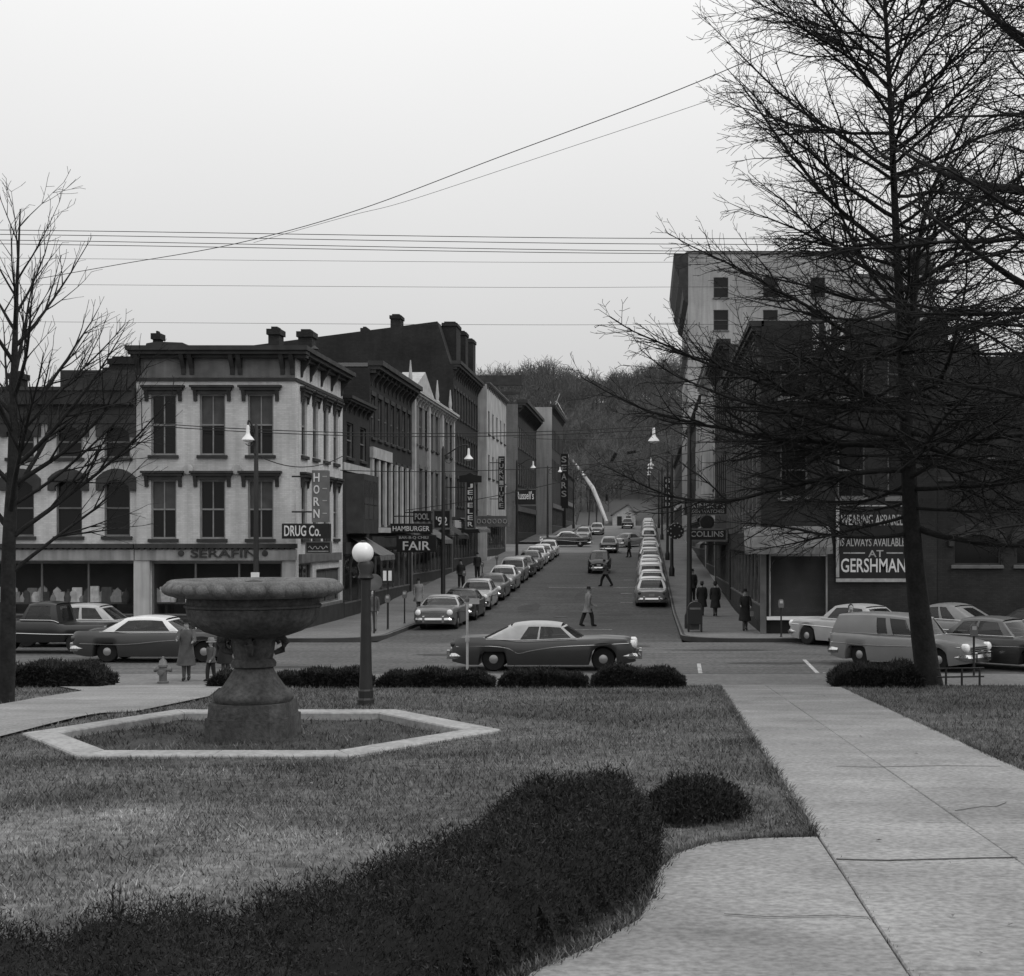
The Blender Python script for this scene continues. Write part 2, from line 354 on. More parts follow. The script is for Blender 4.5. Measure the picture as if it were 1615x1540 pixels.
# painted lines of the crossing
def painted(pts, w):
    b = MB()
    for (a, c) in pts:
        a, c = Vector((a[0],a[1],0.005)), Vector((c[0],c[1],0.005)); d = (c-a).normalized(); n = Vector((-d.y,d.x,0))*w/2
        b.quad(a-n, c-n, c+n, a+n)
    return b
painted([((1.55, KN+0.1), (1.65, 44.2))], 0.12).build('crosswalk_line', 'line_paint', cross)
painted([((5.0, KN+0.1), (5.15, 45.6))], 0.12).build('crosswalk_line', 'line_paint', cross)
painted([((5.2, 41.2), (8.2, 40.4))], 0.1).build('parking_line', 'line_paint', cross)
b = MB()
for (x0, x1, y) in ((-6.4, -3.4, 91.0), (-2.2, 0.8, 91.0), (-3.8, -1.5, 60.4)):
    b.add([(x0,y,sz(y)+0.006),(x1,y,sz(y)+0.006),(x1,y+0.14,sz(y+0.14)+0.006),(x0,y+0.14,sz(y+0.14)+0.006)], [(0,1,2,3)])
b.build('stop_line', 'line_paint', main_road)
for (x0, x1, y) in ((-1.6, -0.9, 98), (-1.6, -0.9, 86), (-1.5, -0.8, 79.5)):
    MB().add([(x0,y,sz(y)+0.006),(x1,y,sz(y)+0.006),(x1,y+0.15,sz(y+0.15)+0.006),(x0,y+0.15,sz(y+0.15)+0.006)], [(0,1,2,3)]).build('parking_line', 'line_paint', main_road)

# repairs, stains and lids in the road surface
r2 = random.Random(31)
for (x, y, w, h, par) in ((-6.5, 47.5, 1.6, 0.5, cross), (2.6, 49.5, 2.2, 0.35, cross), (-1.0, 51.3, 1.2, 0.6, cross), (4.0, 44.3, 1.5, 0.4, cross), (8.0, 47.6, 2.0, 0.5, cross), (-11.5, 43.0, 1.8, 0.5, cross),
        (-5.2, 57.5, 1.2, 0.8, main_road), (-2.2, 66.5, 0.8, 2.2, main_road), (-6.4, 76.0, 0.7, 3.0, main_road), (-3.9, 84.0, 0.5, 4.0, main_road), (-1.5, 71.5, 1.0, 1.2, main_road)):
    b = MB(); n_ = 14; pp = [(x+w*math.cos(2*math.pi*i/n_)*r2.uniform(0.7, 1.1), y+h*math.sin(2*math.pi*i/n_)*r2.uniform(0.7, 1.1)) for i in range(n_)]
    b.add([(p[0], p[1], sz(p[1])+0.0045) for p in pp]+[(x, y, sz(y)+0.005)], [(i, (i+1)%n_, n_) for i in range(n_)]); b.build('tar_patch', 'tar', par)
for (x, y, par) in ((-4.6, 49.2, cross), (-4.3, 70.0, main_road)):
    MB().lathe([(0.36, 0.0), (0.36, 0.012), (0.31, 0.014), (0.3, 0.009), (0.0, 0.011)], 20, (x, y, sz(y)+0.004)).build('manhole_lid', 'iron', par)
# lawn
rng = np.random.default_rng(5)
gx = np.concatenate([np.arange(-60, -18, 3.0), np.arange(-18, 12, 0.3), np.arange(12, 60, 3.0)]); gy = np.arange(-12, 36.31, 0.3)
V = np.array([(x, y, lawnz(x, y)) for y in gy for x in gx])
V[:,2] += 0.012*np.sin(V[:,0]*1.7+V[:,1]*0.6)*np.sin(V[:,1]*1.3-V[:,0]*0.4)
_cp = [(FX+0.14+(px_-FX-0.14)*0.95, 21.45+(py_-21.45)*0.94) for (px_, py_) in ((-9.45, 21.1), (-7.75, 18.95), (-4.05, 18.95), (-2.25, 21.5), (-4.3, 24.0), (-8.1, 24.0))]
def in_poly(x, y, P):
    c = False; j = len(P)-1
    for i in range(len(P)):
        if (P[i][1] > y) != (P[j][1] > y) and x < (P[j][0]-P[i][0])*(y-P[i][1])/(P[j][1]-P[i][1])+P[i][0]: c = not c
        j = i
    return c
for i_ in range(len(V)):
    if -10 < V[i_,0] < -2 and 18 < V[i_,1] < 25 and in_poly(V[i_,0], V[i_,1], _cp): V[i_,2] = 0.7
nx = len(gx); ii, jj = np.meshgrid(np.arange(nx-1), np.arange(len(gy)-1)); q = (jj*nx+ii).ravel()
lawn = link('lawn', raw_mesh('lawn', V, np.stack([q, q+1, q+nx+1, q+nx], 1), 'lawn', True)); struct(lawn)
# park path: two columns of concrete slabs running down to the street, and the apron that joins them from the left
PL = lambda y: 1.14+0.0197*y
PC = lambda y: 2.48+0.0163*y
PR = lambda y: 3.76+0.0325*y
def pz(y): return 2.25-0.058*max(y, -3)+0.028
base = MB(); yy = [-8, 0, 12, 24, 36.3]
base.add([p for y in yy for p in ((PL(y)-0.01, y, pz(y)-0.02), (PR(y)+0.01, y, pz(y)-0.02))], [(2*i, 2*i+1, 2*i+3, 2*i+2) for i in range(len(yy)-1)])
path = base.build('park_path', 'dirt'); struct(path)
rnd = random.Random(3)
def slab(pts, dz=0.0, c=0.012, parent=path, zf=None):
    n = len(pts); cx = sum(p[0] for p in pts)/n; cy = sum(p[1] for p in pts)/n; zf = zf or pz
    def ins(p, k):
        d = math.hypot(cx-p[0], cy-p[1]); return (p[0]+(cx-p[0])*k/d, p[1]+(cy-p[1])*k/d)
    lo = [ins(p, 0.008) for p in pts]; hi = [ins(p, 0.008+c*1.4) for p in pts]
    b = MB(); vs = [(p[0],p[1],zf(p[1])-0.05) for p in lo]+[(p[0],p[1],zf(p[1])+dz-c*0.7) for p in lo]+[(p[0],p[1],zf(p[1])+dz) for p in hi]
    b.add(vs, [tuple(range(2*n,3*n))]+[(i,(i+1)%n,(i+1)%n+n,i+n) for i in range(n)]+[(i+n,(i+1)%n+n,(i+1)%n+2*n,i+2*n) for i in range(n)])
    return b.build('slab', 'concrete', parent)
yl, y = [], 36.25
while y > 2.0: yl.append(y); y -= 2.45
for a, b_ in zip(yl[1:], yl[:-1]):
    slab([(PL(a),a),(PC(a),a),(PC(b_),b_),(PL(b_),b_)], rnd.uniform(-0.003, 0.004)); slab([(PC(a),a),(PR(a),a),(PR(b_),b_),(PC(b_),b_)], rnd.uniform(-0.003, 0.004))
edge = [on_lawn(*p) for p in ((1290,1325), (1200,1327), (1120,1334), (1062,1352), (1034,1380), (1028,1415), (1005,1455), (930,1500), (840,1540))]
edge += [(-0.75, 6.2), (-1.1, 5.3), (-1.4, 4.2)]
e1, e2 = edge[:5], edge[5:]
ymid = edge[5][1]
slab(edge[:6]+[(PL(ymid), ymid)], 0.001); slab([edge[5]]+edge[6:9]+[(PL(6.9), edge[8][1]), (PL(ymid), ymid)], -0.002)
slab([edge[8]]+edge[9:]+[(PL(4.2), 4.2), (PL(6.9), edge[8][1])], 0.002)
# hairline cracks and patched joints in the old concrete
for (pts, w) in (([(2.9,7.6),(3.15,7.68),(3.3,7.62),(3.55,7.74)], 0.012), ([(0.45,8.1),(0.7,8.02),(1.1,8.06),(1.3,8.0)], 0.01), ([(3.35,13.0),(3.2,12.75),(3.05,12.72),(2.75,12.45)], 0.014), ([(1.35,9.95),(1.7,9.9),(2.4,10.0),(2.66,10.02)], 0.02), ([(0.7,6.6),(0.72,7.0)], 0.012), ([(2.2,16.2),(2.6,16.1),(3.4,16.25),(4.1,16.2)], 0.016)):
    b = MB()
    for a, c in zip(pts[:-1], pts[1:]):
        b.quad((a[0],a[1]-w,pz(a[1])+0.008),(c[0],c[1]-w,pz(c[1])+0.008),(c[0],c[1]+w*0.4,pz(c[1])+0.008),(a[0],a[1]+w*0.4,pz(a[1])+0.008))
    b.build('crack', 'dirt', path)
# pale walk entering from the left and reaching the near sidewalk by the hydrant
wp = [on_lawn(*p) for p in ((-60,1172), (0,1161), (130,1141), (230,1122), (330,1101), (345,1088))]+[(-9.7, 36.29), (-15.6, 36.29)]+[on_lawn(*p) for p in ((130,1092), (60,1103), (0,1114), (-60,1126))]
w = MB(); n = len(wp)
w.add([(p[0],p[1],2.25-0.058*p[1]+0.03 if p[1] < 36 else 0.16) for p in wp], [tuple(range(n))])
me = w.mesh('side_walk', 'concrete'); bm = bmesh.new(); bm.from_mesh(me); bmesh.ops.triangulate(bm, faces=bm.faces, ngon_method='EAR_CLIP')
for _ in range(4):
    long = [e for e in bm.edges if e.calc_length() > 0.5]
    if long: bmesh.ops.subdivide_edges(bm, edges=long, cuts=1); bmesh.ops.triangulate(bm, faces=bm.faces)
for v_ in bm.verts: v_.co.z = lawnz(v_.co.x, v_.co.y)+0.04 if v_.co.y < 36 else 0.165
bm.to_mesh(me); bm.free()
sw = link('side_walk', me); struct(sw)
WALK = wp
def in_poly(x, y, P):
    c = False; j = len(P)-1
    for i in range(len(P)):
        if (P[i][1] > y) != (P[j][1] > y) and x < (P[j][0]-P[i][0])*(y-P[i][1])/(P[j][1]-P[i][1])+P[i][0]: c = not c
        j = i
    return c
APRON = edge+[(PL(4.2), 4.2), (PL(11), 11.0)]
COPING = [on for on in ((-9.45, 21.1), (-7.75, 18.95), (-4.05, 18.95), (-2.25, 21.5), (-4.3, 24.0), (-8.1, 24.0))]
# grass blades: short winter turf, thinning with distance
def grass_blades():
    pts = []
    for (y0, y1, dens, s) in ((5.2, 9, 1700, 0.034), (9, 14, 900, 0.04), (14, 22, 380, 0.05), (22, 36.2, 130, 0.065)):
        xa, xb = (0-CX)*y1/F-0.5, (1615-CX)*y1/F+0.5
        n = int((xb-xa)*(y1-y0)*dens)
        xx = rng.uniform(xa, xb, n); yy_ = rng.uniform(y0, y1, n)
        for x, y in zip(xx, yy_):
            if PL(y)+rng.uniform(-0.01,0.07) < x < PR(y)-rng.uniform(-0.01,0.07): continue
            if y < 12 and in_poly(x, y, APRON): continue
            if 18 < y < 25 and in_poly(x, y, COPING): continue
            if y > 18 and x < -8 and in_poly(x, y, WALK): continue
            pts.append((x, y, s))
    for _ in range(9000):                              # longer ragged fringe along the path edges
        y = 6.5+29.5*rng.random()**1.5; x = PL(y)-abs(rng.normal(0, 0.05))+0.03 if rng.random() < 0.6 else PR(y)+abs(rng.normal(0, 0.05))-0.03
        if y < 11.2 and x < PL(y)+0.1: continue
        pts.append((x, y, 0.06))
    for _ in range(5000):                              # the same fringe round the curved apron
        i = rng.integers(0, len(edge)-1); t_ = rng.random(); a, c = edge[i], edge[i+1]
        pts.append((a[0]+(c[0]-a[0])*t_+rng.normal(-0.02, 0.035), a[1]+(c[1]-a[1])*t_+rng.normal(0.02, 0.03), 0.05))
    bedp = [(FX+(p[0]-FX)*0.86, FY+(p[1]-FY)*0.78) for p in COPING]; nb = 0
    while nb < 5000:                                   # weeds and dead stalks in the basin bed
        x, y = rng.uniform(-9, -2.6), rng.uniform(19, 24)
        if in_poly(x, y, bedp): pts.append((x, y, -rng.uniform(0.03, 0.075))); nb += 1
    P = np.array(pts); n = len(P)
    z = np.array([lawnz(a, b) if s_ > 0 else 0.93 for a, b, s_ in P]); P[:,2] = np.abs(P[:,2])
    ang = rng.uniform(0, 6.283, n); h = P[:,2]*rng.uniform(0.5, 1.5, n); wd = P[:,2]*0.16
    lean = rng.uniform(0.2, 1.3, n); la = rng.uniform(0, 6.283, n)
    a = np.stack([P[:,0]-np.cos(ang)*wd, P[:,1]-np.sin(ang)*wd, z-0.004], 1); b = np.stack([P[:,0]+np.cos(ang)*wd, P[:,1]+np.sin(ang)*wd, z-0.004], 1)
    c = np.stack([P[:,0]+np.cos(la)*h*lean, P[:,1]+np.sin(la)*h*lean, z+h], 1)
    V = np.stack([a, b, c], 1).reshape(-1,3); Fc = np.arange(3*n).reshape(-1,3)
    o = link('grass', raw_mesh('grass', V, Fc, 'grass')); tag(o, 'short winter grass covering the park lawn', 'grass', kind='stuff')
grass_blades()
def litter():                                             # dead leaves and twigs lying on the turf
    r2 = random.Random(12); b = MB()
    for _ in range(420):
        y = 6.5+29*r2.random()**1.3; x = r2.uniform(-0.47*y, 0.27*y)
        if PL(y) < x < PR(y) and r2.random() < 0.85: continue
        if 18 < y < 25 and in_poly(x, y, COPING): continue
        z = (pz(y) if PL(y) < x < PR(y) else lawnz(x, y))+0.012; a = r2.uniform(0, 6.28); s = r2.uniform(0.015, 0.04); c, d = math.cos(a)*s, math.sin(a)*s
        b.add([(x-c,y-d,z),(x-d*0.5,y+c*0.5,z+0.012),(x+c,y+d,z+0.004),(x+d*0.5,y-c*0.5,z+0.014)], [(0,1,2,3)])
    o = b.build('fallen_leaves', 'leaf_litter'); tag(o, 'scattered dead leaves lying on the lawn and path', 'leaves', kind='stuff')
litter()

# wooded hill behind the town
def hillz(x, y):
    ridge = 51-0.0002*(x-20)**2+2.5*math.sin(x*0.021+2.2)+2*math.sin(x*0.057)
    ridge = max(ridge, 2) if x < 60 else max(ridge-(x-60)*0.25, 2)
    if x < -60: ridge = max(ridge-(-60-x)*0.17, 2)
    t = 0.55*smooth(300, 520, y)+0.45*min(1, max(0, (y-310)/200))
    return 3.0+ridge*t
hx = np.arange(-420, 400, 10.0); hy = np.arange(290, 760, 10.0)
V = np.array([(x, y, hillz(x, y)-1) for y in hy for x in hx]); nx = len(hx)
ii, jj = np.meshgrid(np.arange(nx-1), np.arange(len(hy)-1)); q = (jj*nx+ii).ravel()
hill = link('hill', raw_mesh('hill', V, np.stack([q, q+1, q+nx+1, q+nx], 1), 'hill', True)); struct(hill)
# ------------------------------------------------------------------ trees: branch skeletons turned into tubes with numpy
class Skeleton:
    def __init__(s): s.lines = {}                      # level -> list of (points, radii)
    def add(s, lev, pts, rad): s.lines.setdefault(lev, []).append((pts, rad))
    def mesh(s, levels, sides, name, m):
        Vs, Fs, off = [], [], 0
        for lev in levels:
            n = sides[min(lev, len(sides)-1)]; an = np.arange(n)*2*math.pi/n; ca, sa = np.cos(an), np.sin(an)
            for pts, rad in s.lines.get(lev, []):
                P = np.array(pts); k = len(P); T = np.gradient(P, axis=0); T /= np.linalg.norm(T, axis=1)[:,None]+1e-9
                up = np.array([0.31, 0.17, 0.93]) if abs(T[0,2]) < 0.8 else np.array([0.93, 0.31, 0.17])
                A = np.cross(T, up); A /= np.linalg.norm(A, axis=1)[:,None]+1e-9; B = np.cross(T, A)
                r = np.array(rad)[:,None,None]
                ring = P[:,None,:]+r*(A[:,None,:]*ca[None,:,None]+B[:,None,:]*sa[None,:,None])
                Vs.append(ring.reshape(-1,3)); i, j = np.meshgrid(np.arange(k-1), np.arange(n), indexing='ij'); i, j = i.ravel(), j.ravel()
                Fs.append(np.stack([i*n+j, i*n+(j+1)%n, (i+1)*n+(j+1)%n, (i+1)*n+j], 1)+off); off += k*n
        return raw_mesh(name, np.concatenate(Vs), np.concatenate(Fs), m, True)
def branch(sk, rg, start, d, length, rad, lev, spec):
    d = d.normalized(); p = Vector(start); n = max(3, int(length/spec['seg'][lev])) ; st = length/n
    pts, rs = [tuple(p)], [rad]; kids = []
    for i in range(n):
        t = (i+1)/n
        w = spec['wig'][lev]
        d = (d+Vector((rg.gauss(0,w), rg.gauss(0,w), rg.gauss(0,w)+spec['trop'][lev]*st)) ).normalized()
        p = p+d*st; pts.append(tuple(p)); rs.append(max(rad*(1-t*0.86), spec.get('rmin', 0.0032))); kids.append((t, Vector(p), Vector(d), rs[-1]))
    sk.add(lev, pts, rs)
    if lev+1 >= spec['levels']: return
    nk = int(length*spec['dens'][lev]*rg.uniform(0.8, 1.2)); roll = rg.uniform(0, 6.28)
    for k in range(nk):
        t = spec['start'][lev]+(1-spec['start'][lev])*(k+rg.random())/nk
        q = kids[min(int(t*len(kids)), len(kids)-1)]
        side = q[2].cross(Vector((0,0,1)));  side = side.normalized() if side.length > 0.05 else Vector((1,0,0)); upv = side.cross(q[2])
        roll = (k % 2)*math.pi+rg.gauss(0, spec['roll'][lev])
        lat = side*math.cos(roll)+upv*math.sin(roll)
        a = R(spec['ang'][lev]+rg.gauss(0, 9))
        cl = max(length*spec['len'][lev]*(1.08-t)*rg.uniform(0.6, 1.3)+spec['add'][lev], 0.12)
        branch(sk, rg, q[1], q[2]*math.cos(a)+lat*math.sin(a), cl, min(max(q[3]*0.72, 0.006), 0.006+cl*0.0105), lev+1, spec)
def catmull(pts, m=6):
    P = [Vector(p) for p in pts]; P = [P[0]*2-P[1]]+P+[P[-1]*2-P[-2]]; out = []
    for i in range(1, len(P)-2):
        for k in range(m):
            t = k/m; a, b, c, d = P[i-1:i+3]
            out.append(0.5*((2*b)+(c-a)*t+(2*a-5*b+4*c-d)*t*t+(3*b-a-3*c+d)*t**3))
    out.append(P[-2]); return out
def finish_tree(name, label, sk, sides=(10,6,4,3,3), loc=(0,0,0)):
    t = empty(name, label, 'tree', loc)
    link('trunk', sk.mesh([0], sides, 'trunk', 'bark'), t); link('limbs', sk.mesh([1], sides, 'limbs', 'bark'), t)
    link('twigs', sk.mesh([2,3,4], sides, 'twigs', 'twig'), t)['kind'] = 'stuff'; return t
OAK = dict(rmin=0.0064, levels=4, seg=(0.5,0.35,0.22,0.16), wig=(0.02,0.06,0.085,0.11), trop=(0,0.055,0.05,0.04), dens=(0,4.2,6.2,3.9), start=(0,0.14,0.08,0.1),
           roll=(0,0.55,0.7,0.9), ang=(0,46,44,42), len=(0,0.40,0.34,0.4), add=(0,0.25,0.1,0.06))
def pin_oak(name, label, trunk_pts, rads, seed, nlimb, zlo, lower_len, upper_len, extra=()):
    rg = random.Random(seed); sk = Skeleton(); tr = catmull(trunk_pts, 6); n = len(tr)
    rr = [np.interp(i/(n-1), np.linspace(0,1,len(rads)), rads) for i in range(n)]
    flare = [tr[0]-Vector((0,0,0.25))]+tr
    sk.add(0, [tuple(p) for p in flare], [rr[0]*1.25]+[rr[0]*1.06]+rr[1:])
    ztop = tr[-1].z; az = rg.uniform(0, 6)
    for k in range(nlimb):
        f = k/(nlimb-1); z = zlo+(ztop-0.3-zlo)*f**0.95; i = min(range(n), key=lambda q: abs(tr[q].z-z))
        az += 2.39996+rg.gauss(0, 0.7)
        el = R(-12+60*f**1.1+rg.gauss(0, 11)); ln = (lower_len*(1-f)+upper_len*f)*rg.uniform(0.5, 1.15)*(0.82 if 0.32 < f < 0.62 else 1.0)
        d = Vector((math.cos(az)*math.cos(el), math.sin(az)*math.cos(el), math.sin(el)))
        branch(sk, rg, tr[i]+Vector((0,0,z-tr[i].z)), d, ln, min(rr[i]*0.62, 0.012+ln*0.0082), 1, OAK)
    for (p, d, ln, r) in extra: branch(sk, rg, p, Vector(d), ln, r, 1, OAK)
    return finish_tree(name, label, sk, loc=(trunk_pts[0][0], trunk_pts[0][1], trunk_pts[0][2]))
D1 = 36.6
tp = [at(1466,1080,D1), at(1452,980,D1), at(1440,860,D1), at(1428,640,D1), at(1414,380,D1), at(1404,160,D1), at(1392,-60,D1), at(1384,-200,D1)]
oak = pin_oak('pin_oak', 'tall bare oak on the lawn beside the path, trunk before the parked panel van', [tuple(p) for p in tp],
        (0.345, 0.295, 0.25, 0.165, 0.105, 0.07, 0.045, 0.02), 23, 118, 4.6, 8.2, 6.0,
        extra=[(at(1436,740,D1), (-1,-0.25,-0.06), 8.6, 0.085), (at(1434,700,D1), (-1,0.1,0.02), 8.9, 0.09), (at(1430,650,D1), (-1,-0.1,0.1), 8.3, 0.085), (at(1441,830,D1), (0.9,-0.4,-0.35), 4.6, 0.1),
               (at(1441,840,D1), (-1,-0.2,-0.2), 5.0, 0.06), (at(1412,400,D1), (-1,0.15,0.75), 7.0, 0.07), (at(1424,560,D1), (-1,-0.1,0.3), 7.2, 0.07), (at(1426,600,D1), (0.1,0.1,1), 8.5, 0.1), (at(1432,690,D1), (-0.9,-0.6,-0.02), 8.0, 0.08), (at(1420,480,D1), (-1,0.3,0.9), 6.0, 0.06)])
D2 = 27.0
tp2 = [at(1790,1200,D2)*1.0, at(1780,1000,D2), at(1772,600,D2), at(1760,200,D2), at(1745,-200,D2), at(1738,-450,D2)]
tp2[0].z = lawnz(tp2[0].x, D2)
pin_oak('pin_oak', 'thick bare limbs reaching in at the upper right corner from a tree outside the picture', [tuple(p) for p in tp2],
        (0.45, 0.36, 0.3, 0.22, 0.14, 0.03), 8, 62, 7.6, 6.0, 5.2,
        extra=[(at(1772,330,D2), (-1,0.2,0.28), 5.2, 0.15), (at(1768,520,D2), (-1,-0.1,0.3), 5.0, 0.11), (at(1762,150,D2), (-1,0.25,0.45), 4.8, 0.12), (at(1770,640,D2), (-1,0.1,0.05), 4.4, 0.08),
               (at(1775,800,D2), (-1,-0.2,-0.12), 3.6, 0.06)])
# small tree at the left edge: upswept limbs
MAPLE = dict(rmin=0.0044, levels=4, seg=(0.5,0.3,0.2,0.15), wig=(0.02,0.035,0.05,0.07), trop=(0,0.1,0.1,0.08), dens=(0,3.6,4.4,3.6), start=(0,0.2,0.12,0.1),
             roll=(0,1.2,1.4,1.6), ang=(0,30,30,30), len=(0,0.5,0.42,0.4), add=(0,0.15,0.08,0.05))
D3 = 28.7
def upswept():
    rg = random.Random(14); sk = Skeleton()
    pts = [at(8,1112,D3), at(12,1000,D3), at(14,860,D3), at(20,740,D3), at(22,600,D3), at(26,470,D3), at(32,330,D3)]; pts[0].z = lawnz(pts[0].x, D3)
    tr = catmull(pts, 5); n = len(tr); rads = np.interp(np.linspace(0,1,n), np.linspace(0,1,7), (0.19,0.16,0.135,0.11,0.075,0.04,0.012))
    sk.add(0, [tuple(tr[0]-Vector((0,0,0.2)))]+[tuple(p) for p in tr], [0.27]+list(rads))
    az = 0.4
    for k in range(21):
        f = k/20; z = 4.1+(pts[-1].z-4.6)*f; i = min(range(n), key=lambda q: abs(tr[q].z-z)); az += 2.39996
        el = R(38+24*f+rg.gauss(0,6)); ln = 4.3*(1-f)+1.4*f
        branch(sk, rg, tr[i], Vector((math.cos(az)*math.cos(el), math.sin(az)*math.cos(el), math.sin(el))), ln, min(rads[i]*0.65, 0.012+ln*0.012), 1, MAPLE)
    for (py, el, ln, r) in ((850, 40, 4.4, 0.055), (905, 44, 3.6, 0.045), (770, 42, 4.0, 0.055), (700, 48, 3.4, 0.045), (800, 33, 3.8, 0.04)):
        branch(sk, rg, at(16,py,D3), Vector((math.cos(R(el)), 0.15, math.sin(R(el)))), ln, r, 1, MAPLE)
    finish_tree('young_maple', 'bare tree with upswept branches at the left edge of the lawn', sk, loc=tuple(pts[0]))
upswept()

# far wood on the hill: one mass of bare trees
def far_wood():
    rg = random.Random(2); protos = []
    for s in range(7):
        sk = Skeleton(); r2 = random.Random(40+s); h = 1.0
        sp = dict(levels=4, seg=(0.2,0.16,0.1,0.08), wig=(0.03,0.06,0.09,0.1), trop=(0,0.9,0.5,0.3), dens=(0,16,26,10), start=(0,0.2,0.2,0.2), roll=(0,1.2,1.5,1.5), ang=(0,38,38,35), len=(0,0.42,0.4,0.4), add=(0,0.03,0.02,0.02))
        sk.add(0, [(0,0,-0.05),(0.01,0,0.35),(0,0.01,0.7),(0,0,0.98)], [0.016,0.012,0.007,0.003])
        az = r2.uniform(0,6)
        for k in range(16):
            f = k/15; az += 2.4; el = R(34+38*f)
            branch(sk, r2, Vector((0,0,0.14+0.78*f)), Vector((math.cos(az)*math.cos(el), math.sin(az)*math.cos(el), math.sin(el))), 0.44*(1-f)+0.1, 0.009, 1, sp)
        n3 = {0:4, 1:3, 2:3, 3:3}
        for lev in (1,2,3):                                        # fewer points per twig: these stand half a kilometre away
            sk.lines[lev] = [([l[0][0], l[0][-1]], [max(l[1][0], 0.0045) if lev == 1 else 0.0042, 0.003]) for l in sk.lines.get(lev, [])]
        sk.lines[3] = sk.lines.get(3, [])[::3]; me = sk.mesh([0,1,2,3], (4,3,3,3), 'tmp', 'wood_far'); print('far tree faces', len(me.polygons))
        nv = len(me.vertices); co = np.empty(nv*3, dtype=np.float32); me.vertices.foreach_get('co', co)
        nf = len(me.polygons); fi = np.empty(nf*4, dtype=np.int32); me.loops.foreach_get('vertex_index', fi)
        protos.append((co.reshape(-1,3), fi.reshape(-1,4))); bpy.data.meshes.remove(me)
    Vs, Fs, off = [], [], 0
    spots = []
    for _ in range(300):
        x = rg.uniform(-75, 25); y = rg.uniform(490, 535); spots.append((x, y, rg.uniform(6, 14)*(1+0.2*math.sin(x*0.11))))
    for _ in range(520):
        y = rg.uniform(325, 500); x = rg.uniform(-0.15, 0.06)*y; spots.append((x, y, rg.uniform(9, 14)))
    for _ in range(60): spots.append((rg.uniform(-150, -60), rg.uniform(480, 520), rg.uniform(8, 13)))
    spots = [q for q in spots if not (q[1] < 350 and -16 < q[0] < 4)]
    for x, y, h in spots:
        co, fi = protos[rg.randrange(7)]; a = rg.uniform(0, 6.28); c, s = math.cos(a), math.sin(a); w = h*rg.uniform(0.8, 1.25)
        V = np.stack([(co[:,0]*c-co[:,1]*s)*w+x, (co[:,0]*s+co[:,1]*c)*w+y, co[:,2]*h+hillz(x, y)-1.2], 1); Vs.append(V); Fs.append(fi+off); off += len(V)
    o = link('far_wood', raw_mesh('far_wood', np.concatenate(Vs), np.concatenate(Fs), 'wood_far')); tag(o, 'bare winter wood covering the hill behind the town', 'wood', kind='stuff')
    return sum(len(f) for f in Fs)
far_wood()

# ------------------------------------------------------------------ clipped hedges and yews: a dark core clothed in small leaves
def leaf_cloud(centers, normals, size, rg, up=0.5, slim=0.35, spread=0.7):
    n = len(centers); P = np.array(centers); Nn = np.array(normals)
    d = Nn+np.array([0,0,up])+rg.normal(0, spread, (n,3)); d /= np.linalg.norm(d, axis=1)[:,None]
    s = rg.normal(0, 1, (n,3)); s -= d*(s*d).sum(1)[:,None]; s /= np.linalg.norm(s, axis=1)[:,None]
    L = np.asarray(size)*rg.uniform(0.5, 1.5, n); L = L[:,None]
    V = np.stack([P-s*L*slim*0.5, P+s*L*slim*0.5, P+d*L], 1).reshape(-1,3); return V, np.arange(3*n).reshape(-1,3)
def hedge_box(name, label, x0, x1, y0, y1, z0, h, seed, n, leaf=0.07, group=None):
    rg = np.random.default_rng(seed); t = empty(name, label, 'hedge', ((x0+x1)/2, (y0+y1)/2, z0), group=group)
    m = 0.05
    def bulge(x, y):
        e_ = min(x-x0, x1-x); return h*(0.9+0.09*math.sin(x*2.3+seed)+0.09*math.sin(x*5.7+y*3+seed*2))*min(1, 0.45+max(e_, 0)*1.8)
    us = np.linspace(x0+m, x1-m, max(4, int((x1-x0)/0.25))); b = MB()
    prof = lambda x: [(y0+m*1.6, z0-0.05), (y0+m, z0+bulge(x,y0)*0.55), (y0+m*2.2, z0+bulge(x,y0)-0.06), (y1-m*2.2, z0+bulge(x,y1)-0.06), (y1-m, z0+bulge(x,y1)*0.55), (y1-m*1.6, z0-0.05)]
    vs = [(x, p[0], p[1]) for x in us for p in prof(x)]; k = len(us)
    b.add(vs, [(i*6+j, i*6+j+1, (i+1)*6+j+1, (i+1)*6+j) for i in range(k-1) for j in range(5)]+[tuple(range(6)), tuple(range((k-1)*6, k*6))[::-1]])
    b.build('inner_stems', 'yew_core', t)
    C_, N_ = [], []
    for _ in range(n):
        x = rg.uniform(x0, x1); f = rg.random(); hh = bulge(x, y0)
        g = rg.random()
        if f < 0.38: C_.append((x, y0+rg.uniform(0,0.07), z0+hh*g)); N_.append((0,-1,0.1))
        elif f < 0.5: C_.append((x, y1-rg.uniform(0,0.07), z0+hh*g)); N_.append((0,1,0.1))
        elif f < 0.92: C_.append((x, y0+0.04+(y1-y0-0.08)*g, z0+hh-0.06+0.12*rg.random()**3)); N_.append((0,0,1))
        else:
            e = rg.random() < 0.5; C_.append((x0+0.03 if e else x1-0.03, y0+(y1-y0)*g, z0+bulge(x0+0.02, y0)*rg.random())); N_.append((-1 if e else 1,0,0.1))
    V, Fc = leaf_cloud(C_, N_, leaf, rg, 0.75, 0.3, 0.8)
    link('foliage', raw_mesh('foliage', V, Fc, 'hedge'), t)['kind'] = 'stuff'; return t
HG = 'clipped hedges along the sidewalk'
def hx_(px): return (px-CX)*35.6/F
